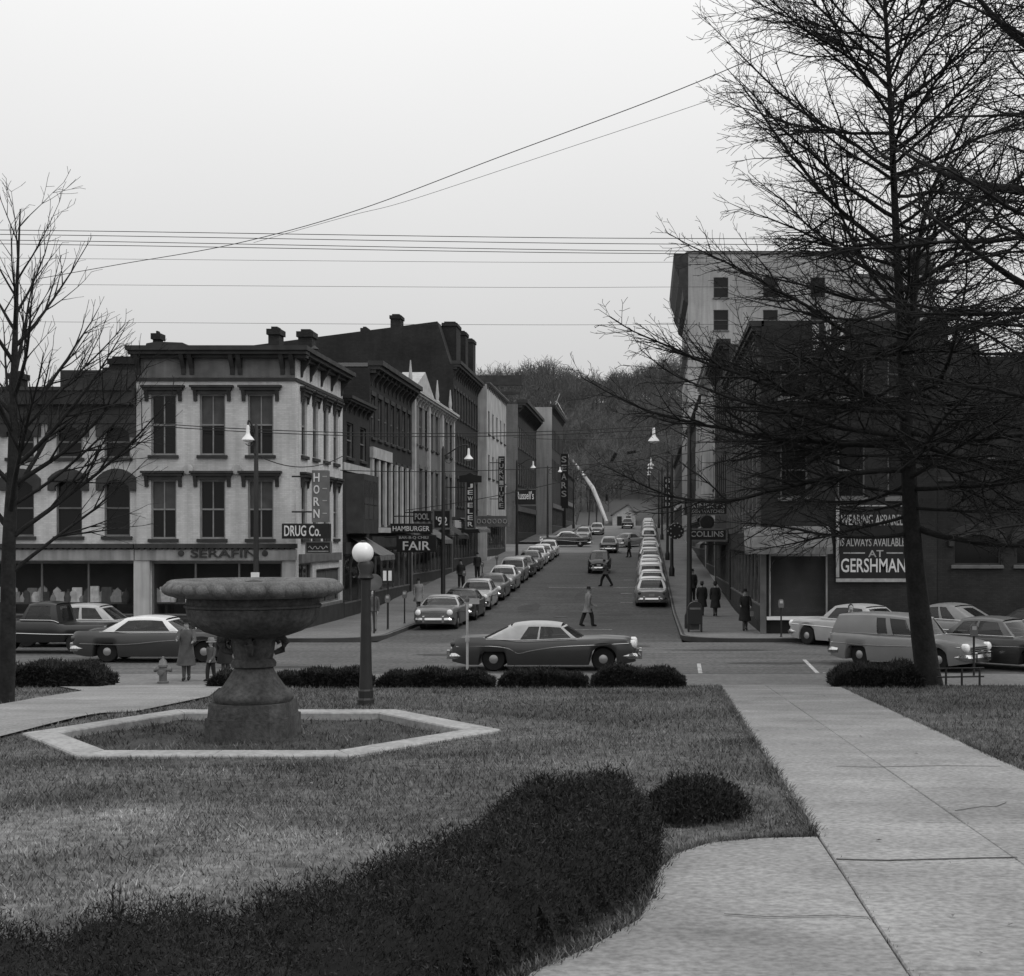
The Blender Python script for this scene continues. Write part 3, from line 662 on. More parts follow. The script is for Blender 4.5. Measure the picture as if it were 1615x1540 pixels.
for i, (a, b_, h, lab) in enumerate(((-60, 168, 0.56, 'rounded dark hedge at the left edge, beside the bare tree'), (336, 372, 0.46, 'small round shrub half hidden behind the fountain stem'),
        (428, 586, 0.4, 'low clipped hedge between the fountain and the globe lamp post'), (599, 778, 0.37, 'low clipped hedge just right of the globe lamp post'),
        (790, 926, 0.38, 'low clipped hedge under the middle of the convertible'), (934, 1079, 0.47, 'taller clipped hedge at the left corner of the path'),
        (1311, 1452, 0.56, 'dense rounded hedge before the panel van, right of the path'))):
    w = 1.0 if i not in (0, 6) else 1.3
    hedge_box('hedge', lab, hx_(a), hx_(b_), 35.1, 35.1+w, lawnz(hx_(a), 35.3), h, 30+i, int(2600*(b_-a)/36), 0.085, HG)
# spreading yews in the foreground
def yew_mass(name, label, poly, h, seed, dens, sprig):
    rg = np.random.default_rng(seed)
    xs_ = [p[0] for p in poly]; ys_ = [p[1] for p in poly]
    t = empty(name, label, 'shrub', (sum(xs_)/len(xs_), sum(ys_)/len(ys_), lawnz(sum(xs_)/len(xs_), sum(ys_)/len(ys_))))
    E = [(Vector((poly[i][0], poly[i][1])), Vector((poly[(i+1)%len(poly)][0], poly[(i+1)%len(poly)][1]))) for i in range(len(poly))]
    def dist(x, y):
        p = Vector((x, y)); m = 9
        for a, b in E:
            ab = b-a; q = a+ab*min(1, max(0, (p-a).dot(ab)/ab.length_squared)); m = min(m, (p-q).length)
        return m
    def top(x, y):
        e = dist(x, y); lump = 0.88+0.09*math.sin(x*2.1+seed)*math.sin(y*1.9+1)+0.06*math.sin(x*7.3+y*5.1)+0.05*math.sin(x*13+y*11.0)+0.05*math.sin(x*27-y*19)
        return h*lump*min(1, (0.15+e*3.2))**0.6
    step = 0.09; gxs = np.arange(min(xs_), max(xs_), step); gys = np.arange(min(ys_), max(ys_), step); b = MB(); ids = {}
    inside = {}
    for i, x in enumerate(gxs):
        for j, y in enumerate(gys):
            if in_poly(x, y, poly): ids[i,j] = len(b.v); b.v.append((x, y, lawnz(x, y)+max(top(x, y)-0.08, 0.02)))
    for (i, j) in list(ids):
        if (i+1,j) in ids and (i,j+1) in ids and (i+1,j+1) in ids: b.f.append((ids[i,j], ids[i+1,j], ids[i+1,j+1], ids[i,j+1]))
    b.build('inner_stems', 'yew_core', t, True)
    area = len(ids)*step*step; n = int(area*dens); C_, N_, Z_ = [], [], []
    while len(C_) < n:
        x, y = rg.uniform(min(xs_), max(xs_)), rg.uniform(min(ys_), max(ys_))
        if not in_poly(x, y, poly) or rg.random() > (6.0/max(y, 5.2))**1.3: continue
        Z_.append(sprig*y/9.0)
        tp_ = top(x, y); f = rg.random()**2
        C_.append((x+rg.normal(0,0.02), y+rg.normal(0,0.02), lawnz(x, y)+tp_*(1-0.4*f)-0.03+0.09*rg.random()**5))
        e = 0.12; gx_, gy_ = top(x+e, y)-top(x-e, y), top(x, y+e)-top(x, y-e); N_.append((-gx_*2.2, -gy_*2.2, 0.75))
    V, Fc = leaf_cloud(C_, N_, Z_, rg, 0.25, 0.26, 0.7)
    link('foliage', raw_mesh('foliage', V, Fc, 'yew'), t)['kind'] = 'stuff'
    # loose leading shoots standing above the mass
    S = Skeleton(); r2 = random.Random(seed)
    lead = []
    for _ in range(int(area*45)):
        x, y = r2.uniform(min(xs_), max(xs_)), r2.uniform(min(ys_), max(ys_))
        if not in_poly(x, y, poly): continue
        z = lawnz(x, y)+top(x, y)-0.05; a = r2.uniform(0, 6.28); l = r2.uniform(0.06, 0.17); q = Vector((x, y, z)); dv = Vector((math.cos(a)*0.5, math.sin(a)*0.5, 1)).normalized()
        S.add(1, [tuple(q), tuple(q+dv*l*0.6), tuple(q+dv*l+Vector((0,0,0.01)))], [0.003, 0.0024, 0.0012])
        for k in range(14):
            f = k/14; lead.append((q+dv*l*f, dv))
    link('shoots', S.mesh([1], (3,3), 'shoots', 'twig'), t)['kind'] = 'stuff'
    V, Fc = leaf_cloud([tuple(p) for p, _ in lead], [tuple(d) for _, d in lead], 0.026, rg, 0.2, 0.25, 0.7)
    link('shoot_leaves', raw_mesh('shoot_leaves', V, Fc, 'yew'), t)['kind'] = 'stuff'
    return t
yew_mass('spreading_yew', 'broad dark mass of spreading yew along the bottom left of the lawn',
         [(0.08, 9.3), (0.1, 11.1), (-0.5, 11.1), (-1.15, 10.2), (-1.3, 8.4), (-1.6, 7.2), (-1.95, 6.3), (-2.6, 5.75), (-3.6, 5.5), (-4.6, 5.4), (-4.6, 4.2), (-1.3, 4.4), (-0.85, 5.9), (-0.42, 7.2), (-0.08, 8.2)], 0.58, 3, 17000, 0.032)
yew_mass('low_yew', 'small low yew beside the path, right of the broad yew mass', [(0.0, 11.6), (-0.02, 12.5), (0.45, 12.9), (0.86, 12.75), (0.9, 12.1), (0.5, 11.6)], 0.36, 9, 11000, 0.032)
# ------------------------------------------------------------------ buildings
_wm = {}
def shared(key, fn):
    if key not in _wm: _wm[key] = fn()
    return _wm[key]
def wall(parent, origin, rot, W, H, openings, m, depth=0.22, name='wall'):
    us = sorted({0.0, W, *[o[0] for o in openings], *[o[1] for o in openings]}); vs = sorted({0.0, H, *[o[2] for o in openings], *[o[3] for o in openings]})
    b = MB()
    for a, c in zip(us[:-1], us[1:]):
        for e, f in zip(vs[:-1], vs[1:]):
            mu_, mv = (a+c)/2, (e+f)/2
            if any(o[0] < mu_ < o[1] and o[2] < mv < o[3] for o in openings): continue
            b.quad((a,0,e),(c,0,e),(c,0,f),(a,0,f))
    for (a, c, e, f) in openings:
        b.quad((a,0,e),(a,depth,e),(a,depth,f),(a,0,f)); b.quad((c,0,e),(c,0,f),(c,depth,f),(c,depth,e))
        b.quad((a,0,e),(c,0,e),(c,depth,e),(a,depth,e)); b.quad((a,0,f),(a,depth,f),(c,depth,f),(c,0,f))
    me = bpy.data.meshes.new(name); me.from_pydata(b.v, [], b.f); me.materials.append(MATS[m])
    return link(name, me, parent, origin, rot)
def rotv(v, rot): return Vector((v[0]*math.cos(rot)-v[1]*math.sin(rot), v[0]*math.sin(rot)+v[1]*math.cos(rot), v[2]))
def window(parent, origin, rot, uc, z0, w, h, style='sash', frame='trim_mid', sill='trim_dark', hood=None, hood_m='trim_dark', depth=0.14, hw=None):
    """a window set into a wall opening: frame and sashes, with pane, sill and hood as pieces of it"""
    loc = Vector(origin)+rotv((uc, 0, z0), rot)
    def fr():
        b = MB(); t = 0.07
        b.box(-w/2+0.002, -w/2+t, depth-0.06, depth+0.04, 0.002, h-0.002); b.box(w/2-t, w/2-0.002, depth-0.06, depth+0.04, 0.002, h-0.002)
        b.box(-w/2+t, w/2-t, depth-0.06, depth+0.04, h-t, h-0.002); b.box(-w/2+t, w/2-t, depth-0.06, depth+0.04, 0.002, t)
        if style in ('sash', 'fine'): b.box(-w/2+t, w/2-t, depth-0.05, depth+0.03, h/2-0.035, h/2+0.035)
        if style == 'fine': b.box(-0.025, 0.025, depth-0.03, depth+0.028, t, h-t)
        return b.mesh('window', frame)
    o = link('window', shared(('w', style, w, h, frame, depth), fr), parent, loc, rot)
    def sub(name, key, fn):
        c = bpy.data.objects.new(name, shared(key, fn)); C.objects.link(c); c.parent = o; return c
    sub('pane', ('p', w, h, depth), lambda: MB().quad((-w/2+0.06,depth+0.01,0.06),(w/2-0.06,depth+0.01,0.06),(w/2-0.06,depth+0.01,h-0.06),(-w/2+0.06,depth+0.01,h-0.06)).mesh('pane', 'dark_pane'))
    if sill: sub('sill', ('s', w, sill), lambda: MB().cbox(-w/2-0.1, w/2+0.1, -0.1, 0.1, -0.14, -0.003, 0.015).mesh('sill', sill))
    hw = hw or w+0.65
    if hood == 'flat':
        def hd():
            b = MB(); b.box(-hw/2, hw/2, -0.26, 0.02, h+0.27, h+0.36); b.box(-hw/2+0.07, hw/2-0.07, -0.2, 0.02, h+0.16, h+0.268); b.box(-hw/2+0.16, hw/2-0.16, -0.11, 0.02, h+0.003, h+0.158)
            for s in (-1, 1): b.prism([(-0.18,h+0.158),(-0.02,h+0.158),(-0.02,h-0.28),(-0.06,h-0.3),(-0.09,h-0.1)], s*(hw/2-0.2)-0.075, s*(hw/2-0.2)+0.075, 'x')
            return b.mesh('hood', hood_m)
        sub('hood', ('hf', hw, h, hood_m), hd)
    if hood == 'arch':
        def ha():
            b = MB(); n = 10; hw2 = hw/2
            out = [(-hw2+hw*i/n, h+0.05+0.42*math.sin(math.pi*i/n)**0.8) for i in range(n+1)]
            lo = [(w/2-w*i/n, h-0.28+0.30*math.sin(math.pi*i/n)) for i in range(n+1)]
            poly = [(-hw2, h-0.45)]+out+[(hw2, h-0.45), (w/2, h-0.45)]+lo+[(-w/2, h-0.45)]
            b.prism(poly, -0.16, 0.03, 'y'); return b.mesh('hood', hood_m)
        sub('hood', ('ha', hw, w, h, hood_m), ha)
    if style == 'fine' and (int(uc*7+z0*3) % 3): sub('blind', ('bl', w, h, depth), lambda: MB().quad((-w/2+0.08,depth+0.004,h*0.52),(w/2-0.08,depth+0.004,h*0.52),(w/2-0.08,depth+0.004,h-0.08),(-w/2+0.08,depth+0.004,h-0.08)).mesh('blind', 'blind'))
    if hood == 'lintel': sub('lintel', ('l', w, h, hood_m), lambda: MB().box(-w/2-0.12, w/2+0.12, -0.05, 0.05, h+0.003, h+0.24).mesh('lintel', hood_m))
    return o
def cornice(parent, origin, rot, W, z, proj, h, m, brackets=(), ends=(0.0,0.0), bh=None):
    a, c = -ends[0], W+ends[1]; b = MB()
    b.box(a, c, -proj, 0.1, z+h*0.72, z+h); b.box(a+0.06, c-0.06, -proj*0.8, 0.1, z+h*0.5, z+h*0.718); b.box(a+0.1, c-0.1, -proj*0.45, 0.1, z+h*0.3, z+h*0.498)
    co = link('cornice', b.mesh('cornice', m), parent, origin, rot)
    bh = bh or h*0.9
    for u in brackets:
        me = shared(('br', proj, h, bh, m), lambda: MB().prism([(-proj*0.7,0),(0.03,0),(0.03,-bh),(-0.06,-bh),(-0.1,-bh*0.7),(-proj*0.55,-bh*0.25)], -0.09, 0.09, 'x').mesh('bracket', m))
        k = bpy.data.objects.new('bracket', me); C.objects.link(k); k.parent = co; k.location = (u, 0, z+h*0.497)
    return co
def chimney(parent, x0, x1, y0, y1, z0, z1, m='dark_brick'):
    b = MB(); b.box(x0, x1, y0, y1, z0, z1-0.25); b.box(x0-0.07, x1+0.07, y0-0.07, y1+0.07, z1-0.25, z1); b.box(x0+0.1, x1-0.1, y0+0.1, y1-0.1, z1, z1+0.12)
    return b.build('chimney', m, parent)
def shell(parent, x0, x1, y0, y1, z0, z1, m, faces, roof=True, rz=0.35):
    """plain side walls and a flat roof behind a parapet"""
    if 'N' in faces: wall(parent, (x1, y1, z0), math.pi, x1-x0, z1-z0, [], m)
    if 'W' in faces: wall(parent, (x0, y1, z0), -math.pi/2, y1-y0, z1-z0, [], m)
    if 'E' in faces: wall(parent, (x1, y0, z0), math.pi/2, y1-y0, z1-z0, [], m)
    if 'S' in faces: wall(parent, (x0, y0, z0), 0, x1-x0, z1-z0, [], m)
    if roof: MB().quad((x0+0.01,y0+0.01,z1-rz),(x1-0.01,y0+0.01,z1-rz),(x1-0.01,y1-0.01,z1-rz),(x0+0.01,y1-0.01,z1-rz)).build('roof', 'roof', parent)
def shopfront(parent, origin, rot, u0, u1, z0, h, m='trim_dark', doors=(), mull=1.8, fas='trim_mid', deep=0.9, goods=True, seed=1):
    """glazed shopfront filling a wall opening u0..u1: bulkhead, frame bars, panes, door, a shallow room with goods"""
    rg = random.Random(seed); f = Vector(origin)
    def put(name, b, m_, par=parent):
        return link(name, b.mesh(name, m_), par, f, rot)
    bh = 0.62
    if bh: put('bulkhead', MB().box(u0+0.01, u1-0.01, 0.06, 0.2, z0, z0+bh), m)
    fr = MB(); n = max(1, int((u1-u0)/mull)); step = (u1-u0)/n
    for i in range(n+1):
        u = min(max(u0+i*step, u0+0.04), u1-0.04); fr.box(u-0.035, u+0.035, 0.07, 0.17, z0+bh+0.002, z0+h-0.01)
    fr.box(u0+0.01, u1-0.01, 0.06, 0.18, z0+h-0.1, z0+h-0.005); fr.box(u0+0.01, u1-0.01, 0.04, 0.19, z0+bh+0.003, z0+bh+0.07)
    sf = put('shop_window', fr, fas)
    for i in range(n):
        p = bpy.data.objects.new('pane', shared(('sp', step, h, bh, i, u0, rot), lambda: MB().quad((u0+i*step+0.03,0.12,z0+bh+0.06),(u0+(i+1)*step-0.03,0.12,z0+bh+0.06),(u0+(i+1)*step-0.03,0.12,z0+h-0.08),(u0+i*step+0.03,0.12,z0+h-0.08)).mesh('pane', 'shop_glass')))
        C.objects.link(p); p.parent = sf
    rm = MB(); a, c, e, g = u0+0.02, u1-0.02, z0+0.02, z0+h-0.02; y0, y1 = 0.24, deep+1.8
    rm.quad((a,y1,e),(c,y1,e),(c,y1,g),(a,y1,g)); rm.quad((a,y0,e),(a,y1,e),(a,y1,g),(a,y0,g)); rm.quad((c,y0,e),(c,y1,e),(c,y1,g),(c,y0,g)); rm.quad((a,y0,g),(c,y0,g),(c,y1,g),(a,y1,g)); rm.quad((a,y0,e+0.55),(c,y0,e+0.55),(c,y1,e+0.55),(a,y1,e+0.55))
    put('shop_interior', rm, 'shop_inside')
    return sf
BG = 'buildings lining the main street'
def simple_block(name, label, side, y0, y1, ztop, m, floors, nwin, wwin, corn=None, depth=14, frame='trim_mid', hood=None, hood_m='trim_dark', xoff=0.0, shop=True, faces_m=None, sill='trim_dark', shopm='trim_dark', style='sash', front_h=3.6, south=None):
    """a building of the main street: a detailed street wall on the building line and plain flanks"""
    X = (XL+xoff) if side == 'left' else (XR-xoff); rot = math.pi/2 if side == 'left' else -math.pi/2
    zb = sz((y0+y1)/2)+0.16; base = sz(y0)-0.4; x0, x1 = (X-depth, X) if side == 'left' else (X, X+depth)
    t = empty(name, label, 'building', ((x0+x1)/2, (y0+y1)/2, base)); W = y1-y0
    org = Vector((X, y0 if side == 'left' else y1, base))
    ops = []; wins = []
    for (zs, h) in floors:
        for i in range(nwin):
            uc = W*(i+0.5)/nwin; ops.append((uc-wwin/2, uc+wwin/2, zs-base, zs+h-base)); wins.append((uc, zs-base, h))
    if shop: ops.append((0.35, W-0.35, zb-base, zb-base+front_h-0.6))
    wall(t, org, rot, W, ztop-base, ops, m)
    for uc, z, h in wins: window(t, org, rot, uc, z, wwin, h, style, frame, sill, hood, hood_m, hw=min(wwin+0.6, W/nwin*0.96))
    if shop:
        shopfront(t, org, rot, 0.35, W-0.35, zb-base, front_h-0.6, shopm, seed=int(y0), mull=1.6)
        link('fascia', MB().box(0.1, W-0.1, -0.12, 0.05, zb-base+front_h-0.58, zb-base+front_h).mesh('fascia', random.Random(int(y0*3)).choice(['trim_mid','trim_pale','trim_dark','sign_grey'])), t, org, rot)
    if corn:
        proj, ch, cm = corn; cornice(t, org, rot, W, ztop-base-ch*0.6, proj, ch, cm, [0.4+i*(W-0.8)/max(1,int(W/1.2)) for i in range(int(W/1.2)+1)])
    if south:                                                    # a flank that shows above the neighbour, with its own windows
        so = Vector((x0, y0, base)); wall(t, so, 0, depth, ztop-base, [(u-w/2, u+w/2, z-base, z+h-base) for (u, z, w, h) in south], faces_m or m)
        for (u, z, w, h) in south: window(t, so, 0, u, z-base, w, h, 'sash', 'trim_pale', 'trim_pale')
    shell(t, x0, x1, y0, y1, base, ztop, faces_m or m, ('N', 'S', 'W' if side == 'left' else 'E') if not south else ('N', 'W' if side == 'left' else 'E'))
    return t

# --- the corner drug store and its lower neighbour
def zat(py, d): return CAMZ-(py-CY)*d/F
def xat(px, d): return (px-CX)*d/F
k = F/DL
ZT = zat(548, DL); S0 = 0.15
XA = xat(215, DL)                                              # party line between the two
def drug_store():
    t = empty('drug_store', 'pale three-storey corner building with tall hooded windows and dark bracketed cornice', 'building', ((XA+XL)/2, DL+4.5, S0))
    W = XL-XA; z0 = 0.0; o = Vector((XA, DL, z0)); D = 66.5-DL
    H = ZT-0.25
    cols = [xat(258,DL)-XA, xat(335,DL)-XA, xat(411,DL)-XA]; w = 1.06
    rows = [(zat(718,DL), zat(622,DL)-zat(718,DL)), (zat(850,DL), zat(757,DL)-zat(850,DL))]
    ops = [(u-w/2, u+w/2, z, z+h) for u in cols for (z, h) in rows]; shop = (0.62, W-0.55, S0, 3.02); ops.append(shop)
    wall(t, o, 0, W, H, ops, 'white_brick')
    for u in cols:
        for (z, h) in rows: window(t, o, 0, u, z, w, h, 'fine', 'sash', 'trim_dark', 'flat', 'trim_dark', hw=1.78)
    # side wall on the main street: four narrow windows per floor
    so = Vector((XL, DL, z0)); cu = [1.45, 3.45, 5.45, 7.45]; wn_ = 0.95
    srows = [(rows[0][0]+0.05, rows[0][1]), (rows[1][0], rows[1][1])]
    sops = [(u-wn_/2, u+wn_/2, z, z+h) for u in cu for (z, h) in srows]+[(0.5, 2.9, S0+0.9, 2.9), (3.6, D-0.6, S0+0.9, 2.6)]
    wall(t, so, math.pi/2, D, H, sops, 'white_brick')
    for u in cu:
        for (z, h) in srows: window(t, so, math.pi/2, u, z, wn_, h, 'fine', 'sash', 'trim_dark', 'flat', 'trim_dark', hw=1.5)
    for (a, c, e, f) in sops[-2:]:
        window(t, so, math.pi/2, (a+c)/2, e, c-a, f-e, 'fine', 'trim_mid', 'trim_mid')
    link('bulkhead', MB().box(0.05, D-0.1, -0.09, 0.0, S0, S0+0.75).mesh('bulkhead', 'trim_dark'), t, so, math.pi/2)
    link('side_signboard', MB().box(0.5, D-0.8, -0.14, -0.01, 2.95, 3.3).mesh('side_signboard', 'trim_mid'), t, so, math.pi/2)
    link('side_signboard', MB().box(1.0, D-1.6, -0.13, -0.01, 1.55, 2.0).mesh('side_signboard', 'trim_mid'), t, so, math.pi/2)
    # string course, cornice with paired brackets
    link('frieze', MB().box(0.02, W-0.02, -0.025, 0.0, zat(596,DL), ZT-0.47).mesh('frieze', 'frieze'), t, o)
    zt = zat(598, DL)
    link('string_course', MB().box(-0.02, W+0.06, -0.07, 0.0, zt-0.09, zt+0.04).mesh('string_course', 'trim_dark'), t, o)
    link('string_course', MB().box(0.0, D, -0.062, 0.0, zt-0.09, zt+0.04).mesh('string_course', 'trim_dark'), t, so, math.pi/2)
    pr = [0.1, xat(290,DL)-XA, xat(303,DL)-XA, xat(367,DL)-XA, xat(379,DL)-XA, xat(446,DL)-XA, W-0.12]
    cornice(t, o, 0, W, ZT-0.66, 0.62, 0.66, 'trim_dark', pr, (0.25, 0.62), 0.8)
    cornice(t, so, math.pi/2, D, ZT-0.663, 0.60, 0.66, 'trim_dark', [0.9, 2.5, 4.5, 6.5, D-0.3], (-0.1, 0.2), 0.8)
    # ornaments between the first-floor hoods
    for px in (297, 374):
        b = MB(); b.lathe([(0.0,-0.1),(0.2,-0.09),(0.22,-0.03),(0.14,0.0)], 14, (0,0,0), 'y'); link('rosette', b.mesh('rosette', 'cream_wall', True), t, o+Vector((xat(px,DL)-XA, -0.02, zat(741,DL))))
    shell(t, XA, XL, DL, 66.5, z0, H, 'mid_brick', ('N', 'W'), rz=0.5)
    b = MB(); b.prism([(XA+0.1, ZT+0.0), (XA+0.2, ZT+0.25), (XA+0.6, ZT+0.32), (XA+1.7, ZT+0.28), (XA+2.1, ZT+0.05), (XA+2.1, ZT-0.6), (XA+0.1, ZT-0.6)], DL+0.6, DL+2.2, 'y'); b.build('roof_hump', 'roof', t)
    chimney(t, xat(241,DL+1), xat(251,DL+1), DL+1, DL+1.5, ZT-0.6, zat(526,DL+1))
    chimney(t, xat(423,DL+4), xat(440,DL+4), DL+4, DL+4.8, ZT-0.6, zat(519,DL+4))
    chimney(t, xat(470,DL+6), xat(492,DL+6), DL+6, DL+6.8, ZT-0.6, zat(523,DL+6))
    b = MB(); b.lathe([(0.14,0),(0.14,0.7),(0.22,0.72),(0.0,0.9)], 10, (xat(494,DL+5), DL+5.2, ZT-0.1)); b.build('roof_vent', 'trim_dark', t)
    # ground floor: shop windows, piers, scalloped dark band and pale fascia
    shopfront(t, o, 0, shop[0], shop[1], S0, shop[3]-S0, 'trim_dark', fas='trim_mid', mull=1.45, seed=4)
    link('fascia', MB().box(0.0, W+0.05, -0.2, 0.0, 3.06, 3.5).mesh('fascia', 'fascia'), t, o)
    b = MB(); b.box(0.0, W+0.08, -0.28, 0.0, 3.56, 3.74)
    n = int(W/0.24)
    for i in range(n): b.box(0.02+i*0.24, 0.15+i*0.24, -0.26, -0.05, 3.505, 3.558)
    link('shop_cornice', b.mesh('shop_cornice', 'trim_dark'), t, o)
    link('corner_pier', MB().box(W-0.54, W-0.02, -0.05, 0.0, S0, 3.05).mesh('corner_pier', 'cream_wall'), t, o)
    link('shop_pier', MB().box(-0.05, 0.6, -0.16, 0.0, S0, 3.05).mesh('shop_pier', 'cream_wall'), t, o)
    return t
drug_store()
fl = empty('shop_name', 'dark raised shop lettering on the pale fascia of the corner building', 'sign', (xat(355,DL), DL-0.21, zat(873,DL)))
local('lettering', text_mesh('SERAFIN', 2.7, 0.34, 0.05, 'trim_dark'), None, fl)
for s in (-1.75, 1.7):
    local('ornament', MB().lathe([(0.0,-0.05),(0.12,-0.04),(0.13,0.0)], 10, (0,0,0), 'y'), 'trim_dark', fl, loc=(s,0,0))
def arched_building():
    x0 = xat(-170, DL); W = XA-0.02-x0; zt = zat(652, DL); o = Vector((x0, DL+0.12, 0.0))
    t = empty('arched_window_building', 'pale painted brick building with dark arched window hoods at the left edge', 'building', (x0+W/2, DL+6, S0))
    cols = [xat(p,DL)-x0 for p in (-122, -45, 31, 107, 183)]; w = 1.08
    rows = [(zat(722,DL), zat(672,DL)-zat(722,DL)), (zat(846,DL), zat(757,DL)-zat(846,DL))]
    ops = [(u-w/2, u+w/2, z, z+h) for u in cols for (z, h) in rows]+[(0.3, W-0.1, S0, 3.02)]
    wall(t, o, 0, W, zt, ops, 'white_brick')
    for u in cols:
        for (z, h) in rows: window(t, o, 0, u, z, w, h, 'sash', 'trim_mid', 'trim_dark', 'arch', 'trim_dark', hw=1.66)
    # deep dark eave: a steep slated roof edge over the wall
    b = MB(); zr = zat(612, DL)
    b.prism([(DL-0.1, zt-0.05), (DL-0.1, zt+0.3), (DL-0.36, zt+0.34), (DL-0.4, zr-0.18), (DL-0.48, zr-0.15), (DL-0.48, zr), (DL+9, zr+0.02), (DL+9, zt-0.05)], x0, XA-0.03, 'x'); b.build('roof', 'roof', t)
    link('eave_band', MB().box(0, W, -0.2, 0.0, zt-0.42, zt-0.06).mesh('eave_band', 'trim_dark'), t, o)
    MB().prism([(DL+5, zr-0.2), (DL+5, zat(584,DL+5)), (DL+9, zat(584,DL+5)), (DL+9, zr-0.2)], xat(95,DL+5), xat(214,DL+5), 'x').build('rear_block', 'mid_brick', t)
    chimney(t, xat(172,DL+6), xat(212,DL+6), DL+6, DL+7, zr, zat(566,DL+6)); chimney(t, xat(14,DL+4), xat(33,DL+4), DL+4, DL+4.7, zr-0.3, zat(589,DL+4))
    shopfront(t, o, 0, 0.3, W-0.1, S0, 2.87, 'trim_dark', fas='trim_mid', mull=1.85, seed=5)
    link('fascia', MB().box(0, W-0.02, -0.31, 0.0, 3.06, 3.5).mesh('fascia', 'fascia'), t, o)
    b = MB(); b.box(0, W-0.02, -0.4, 0.0, 3.56, 3.74)
    for i in range(int(W/0.24)): b.box(0.02+i*0.24, 0.15+i*0.24, -0.37, -0.05, 3.505, 3.558)
    link('shop_cornice', b.mesh('shop_cornice', 'trim_dark'), t, o)
    shell(t, x0, XA-0.02, DL+0.12, DL+9, 0, zt, 'mid_brick', ('N', 'W'), roof=False)
arched_building()
for (pa, pb) in ((-60, 205), (245, 440)):
    d_ = DL+0.9; st = empty('display_stand', 'low dark display stand inside the %s shop windows' % ('left' if pa < 0 else 'right'), 'shelf', (xat((pa+pb)/2,d_), d_, S0+0.57))
    MB().box(xat(pa,d_), xat(pb,d_), DL+0.6, DL+1.3, 1.22, 1.3).build('shelf', 'trim_mid', st)
    for q_ in range(5): x_ = xat(pa+(pb-pa)*(q_+0.5)/5, d_); MB().box(x_-0.05, x_+0.05, DL+0.7, DL+1.2, S0+0.57, 1.22).build('upright', 'trim_dark', st)
# goods on show behind the glass: each a thing of its own
rg = random.Random(77)
for i in range(44):
    px = -20+i*7.9+rg.uniform(-2,2) if i < 29 else 248+(i-29)*12.5
    dd = DL+0.62+rg.uniform(0, 0.12); x = xat(px, dd); s = rg.uniform(0.22, 0.36)
    zz = 1.3; s *= 1.25
    b = MB()
    if i % 3 == 0: b.cbox(-s/2, s/2, -0.05, 0.05, 0, s*1.5, 0.02)
    elif i % 3 == 1: b.lathe([(s*0.4,0),(s*0.45,s*0.5),(s*0.3,s*0.9),(s*0.12,s*1.1),(s*0.14,s*1.3)], 10)
    else: b.prism([(-s*0.5,0),(s*0.5,0),(s*0.42,s*1.3),(0,s*1.7),(-s*0.42,s*1.3)], -0.04, 0.04, 'y')
    o_ = b.build('display_item', 'goods_pale' if i % 4 else 'goods_mid', None, i % 3 == 1, (x, dd, zz))
    ORDN = 'first second third fourth fifth sixth seventh eighth ninth tenth eleventh twelfth thirteenth fourteenth fifteenth sixteenth seventeenth eighteenth nineteenth twentieth'.split()
    ORDN += ['twenty-'+w_ for w_ in ORDN[:9]]
    tag(o_, '%s %s item from the left on the %s shelf in the shop windows' % (ORDN[i if i < 29 else i-29], 'boxy' if i % 3 == 0 else ('rounded' if i % 3 == 1 else 'peaked'), 'left' if i < 29 else 'right'), 'goods', 'goods on show in the shop windows')

# --- left side of the main street, walking away from the camera
fz = lambda y, a, h: (sz(y)+a, h)
simple_block('bay_window_building', 'dark narrow brick building next to the pale corner building, pale band under its top windows', 'left', 66.6, 72.9, 10.6, 'dark_brick',
             [(7.9, 1.7), (4.3, 2.6)], 2, 1.5, (0.45, 0.5, 'trim_dark'))
def bay(y0, y1, z0, z1, X, label=None):
    b = MB(); b.prism([(X, y0), (X+0.75, y0+0.5), (X+0.75, y1-0.5), (X, y1)], z0, z1, 'z'); return b
bb = [o for o in C.objects if o.name == 'bay_window_building'][0]
link('pale_band', MB().box(0, 6.3, -0.06, 0, 7.2+0.4, 7.6+0.4).mesh('pale_band', 'trim_pale'), bb, (XL, 66.6, -0.4), math.pi/2)
ob = bay(67.3, 72.0, 4.2, 7.1, XL).build('bay', 'trim_dark', bb)
for s in range(3):
    yy0 = 67.95+s*1.16; MB().quad((XL+0.757, yy0, 4.9),(XL+0.757, yy0+0.95, 4.9),(XL+0.757, yy0+0.95, 6.8),(XL+0.757, yy0, 6.8)).build('pane', 'dark_pane', ob)
L3 = simple_block('pillared_shop_building', 'dark mansard-topped building with tall white piers between its second-floor windows', 'left', 73.0, 86.0, 12.9, 'dark_brick',
             [(9.3, 2.2), (4.7, 3.4)], 7, 1.0, (0.7, 0.9, 'trim_dark'), hood='lintel')
o3 = Vector((XL, 73.0, sz(73.0)-0.4))
for i in range(8):
    u = 0.06+i*(13-0.62)/7
    link('pier', MB().box(u, u+0.5, -0.14, 0.0, 4.9, 8.5).mesh('pier', 'trim_pale' if i < 5 else 'cream_wall'), L3, o3, math.pi/2)
link('pale_band', MB().box(0, 5.5, -0.2, 0, 8.52, 9.1).mesh('pale_band', 'trim_pale'), L3, o3, math.pi/2)
link('sill_band', MB().box(0, 12.9, -0.22, 0, 4.6, 4.88).mesh('sill_band', 'trim_pale'), L3, o3, math.pi/2)
MB().prism([(73.4, 13.0), (79, 13.9), (85.6, 13.0)], XL-3.5, XL-0.2, 'x').build('gable', 'dark_brick', L3)
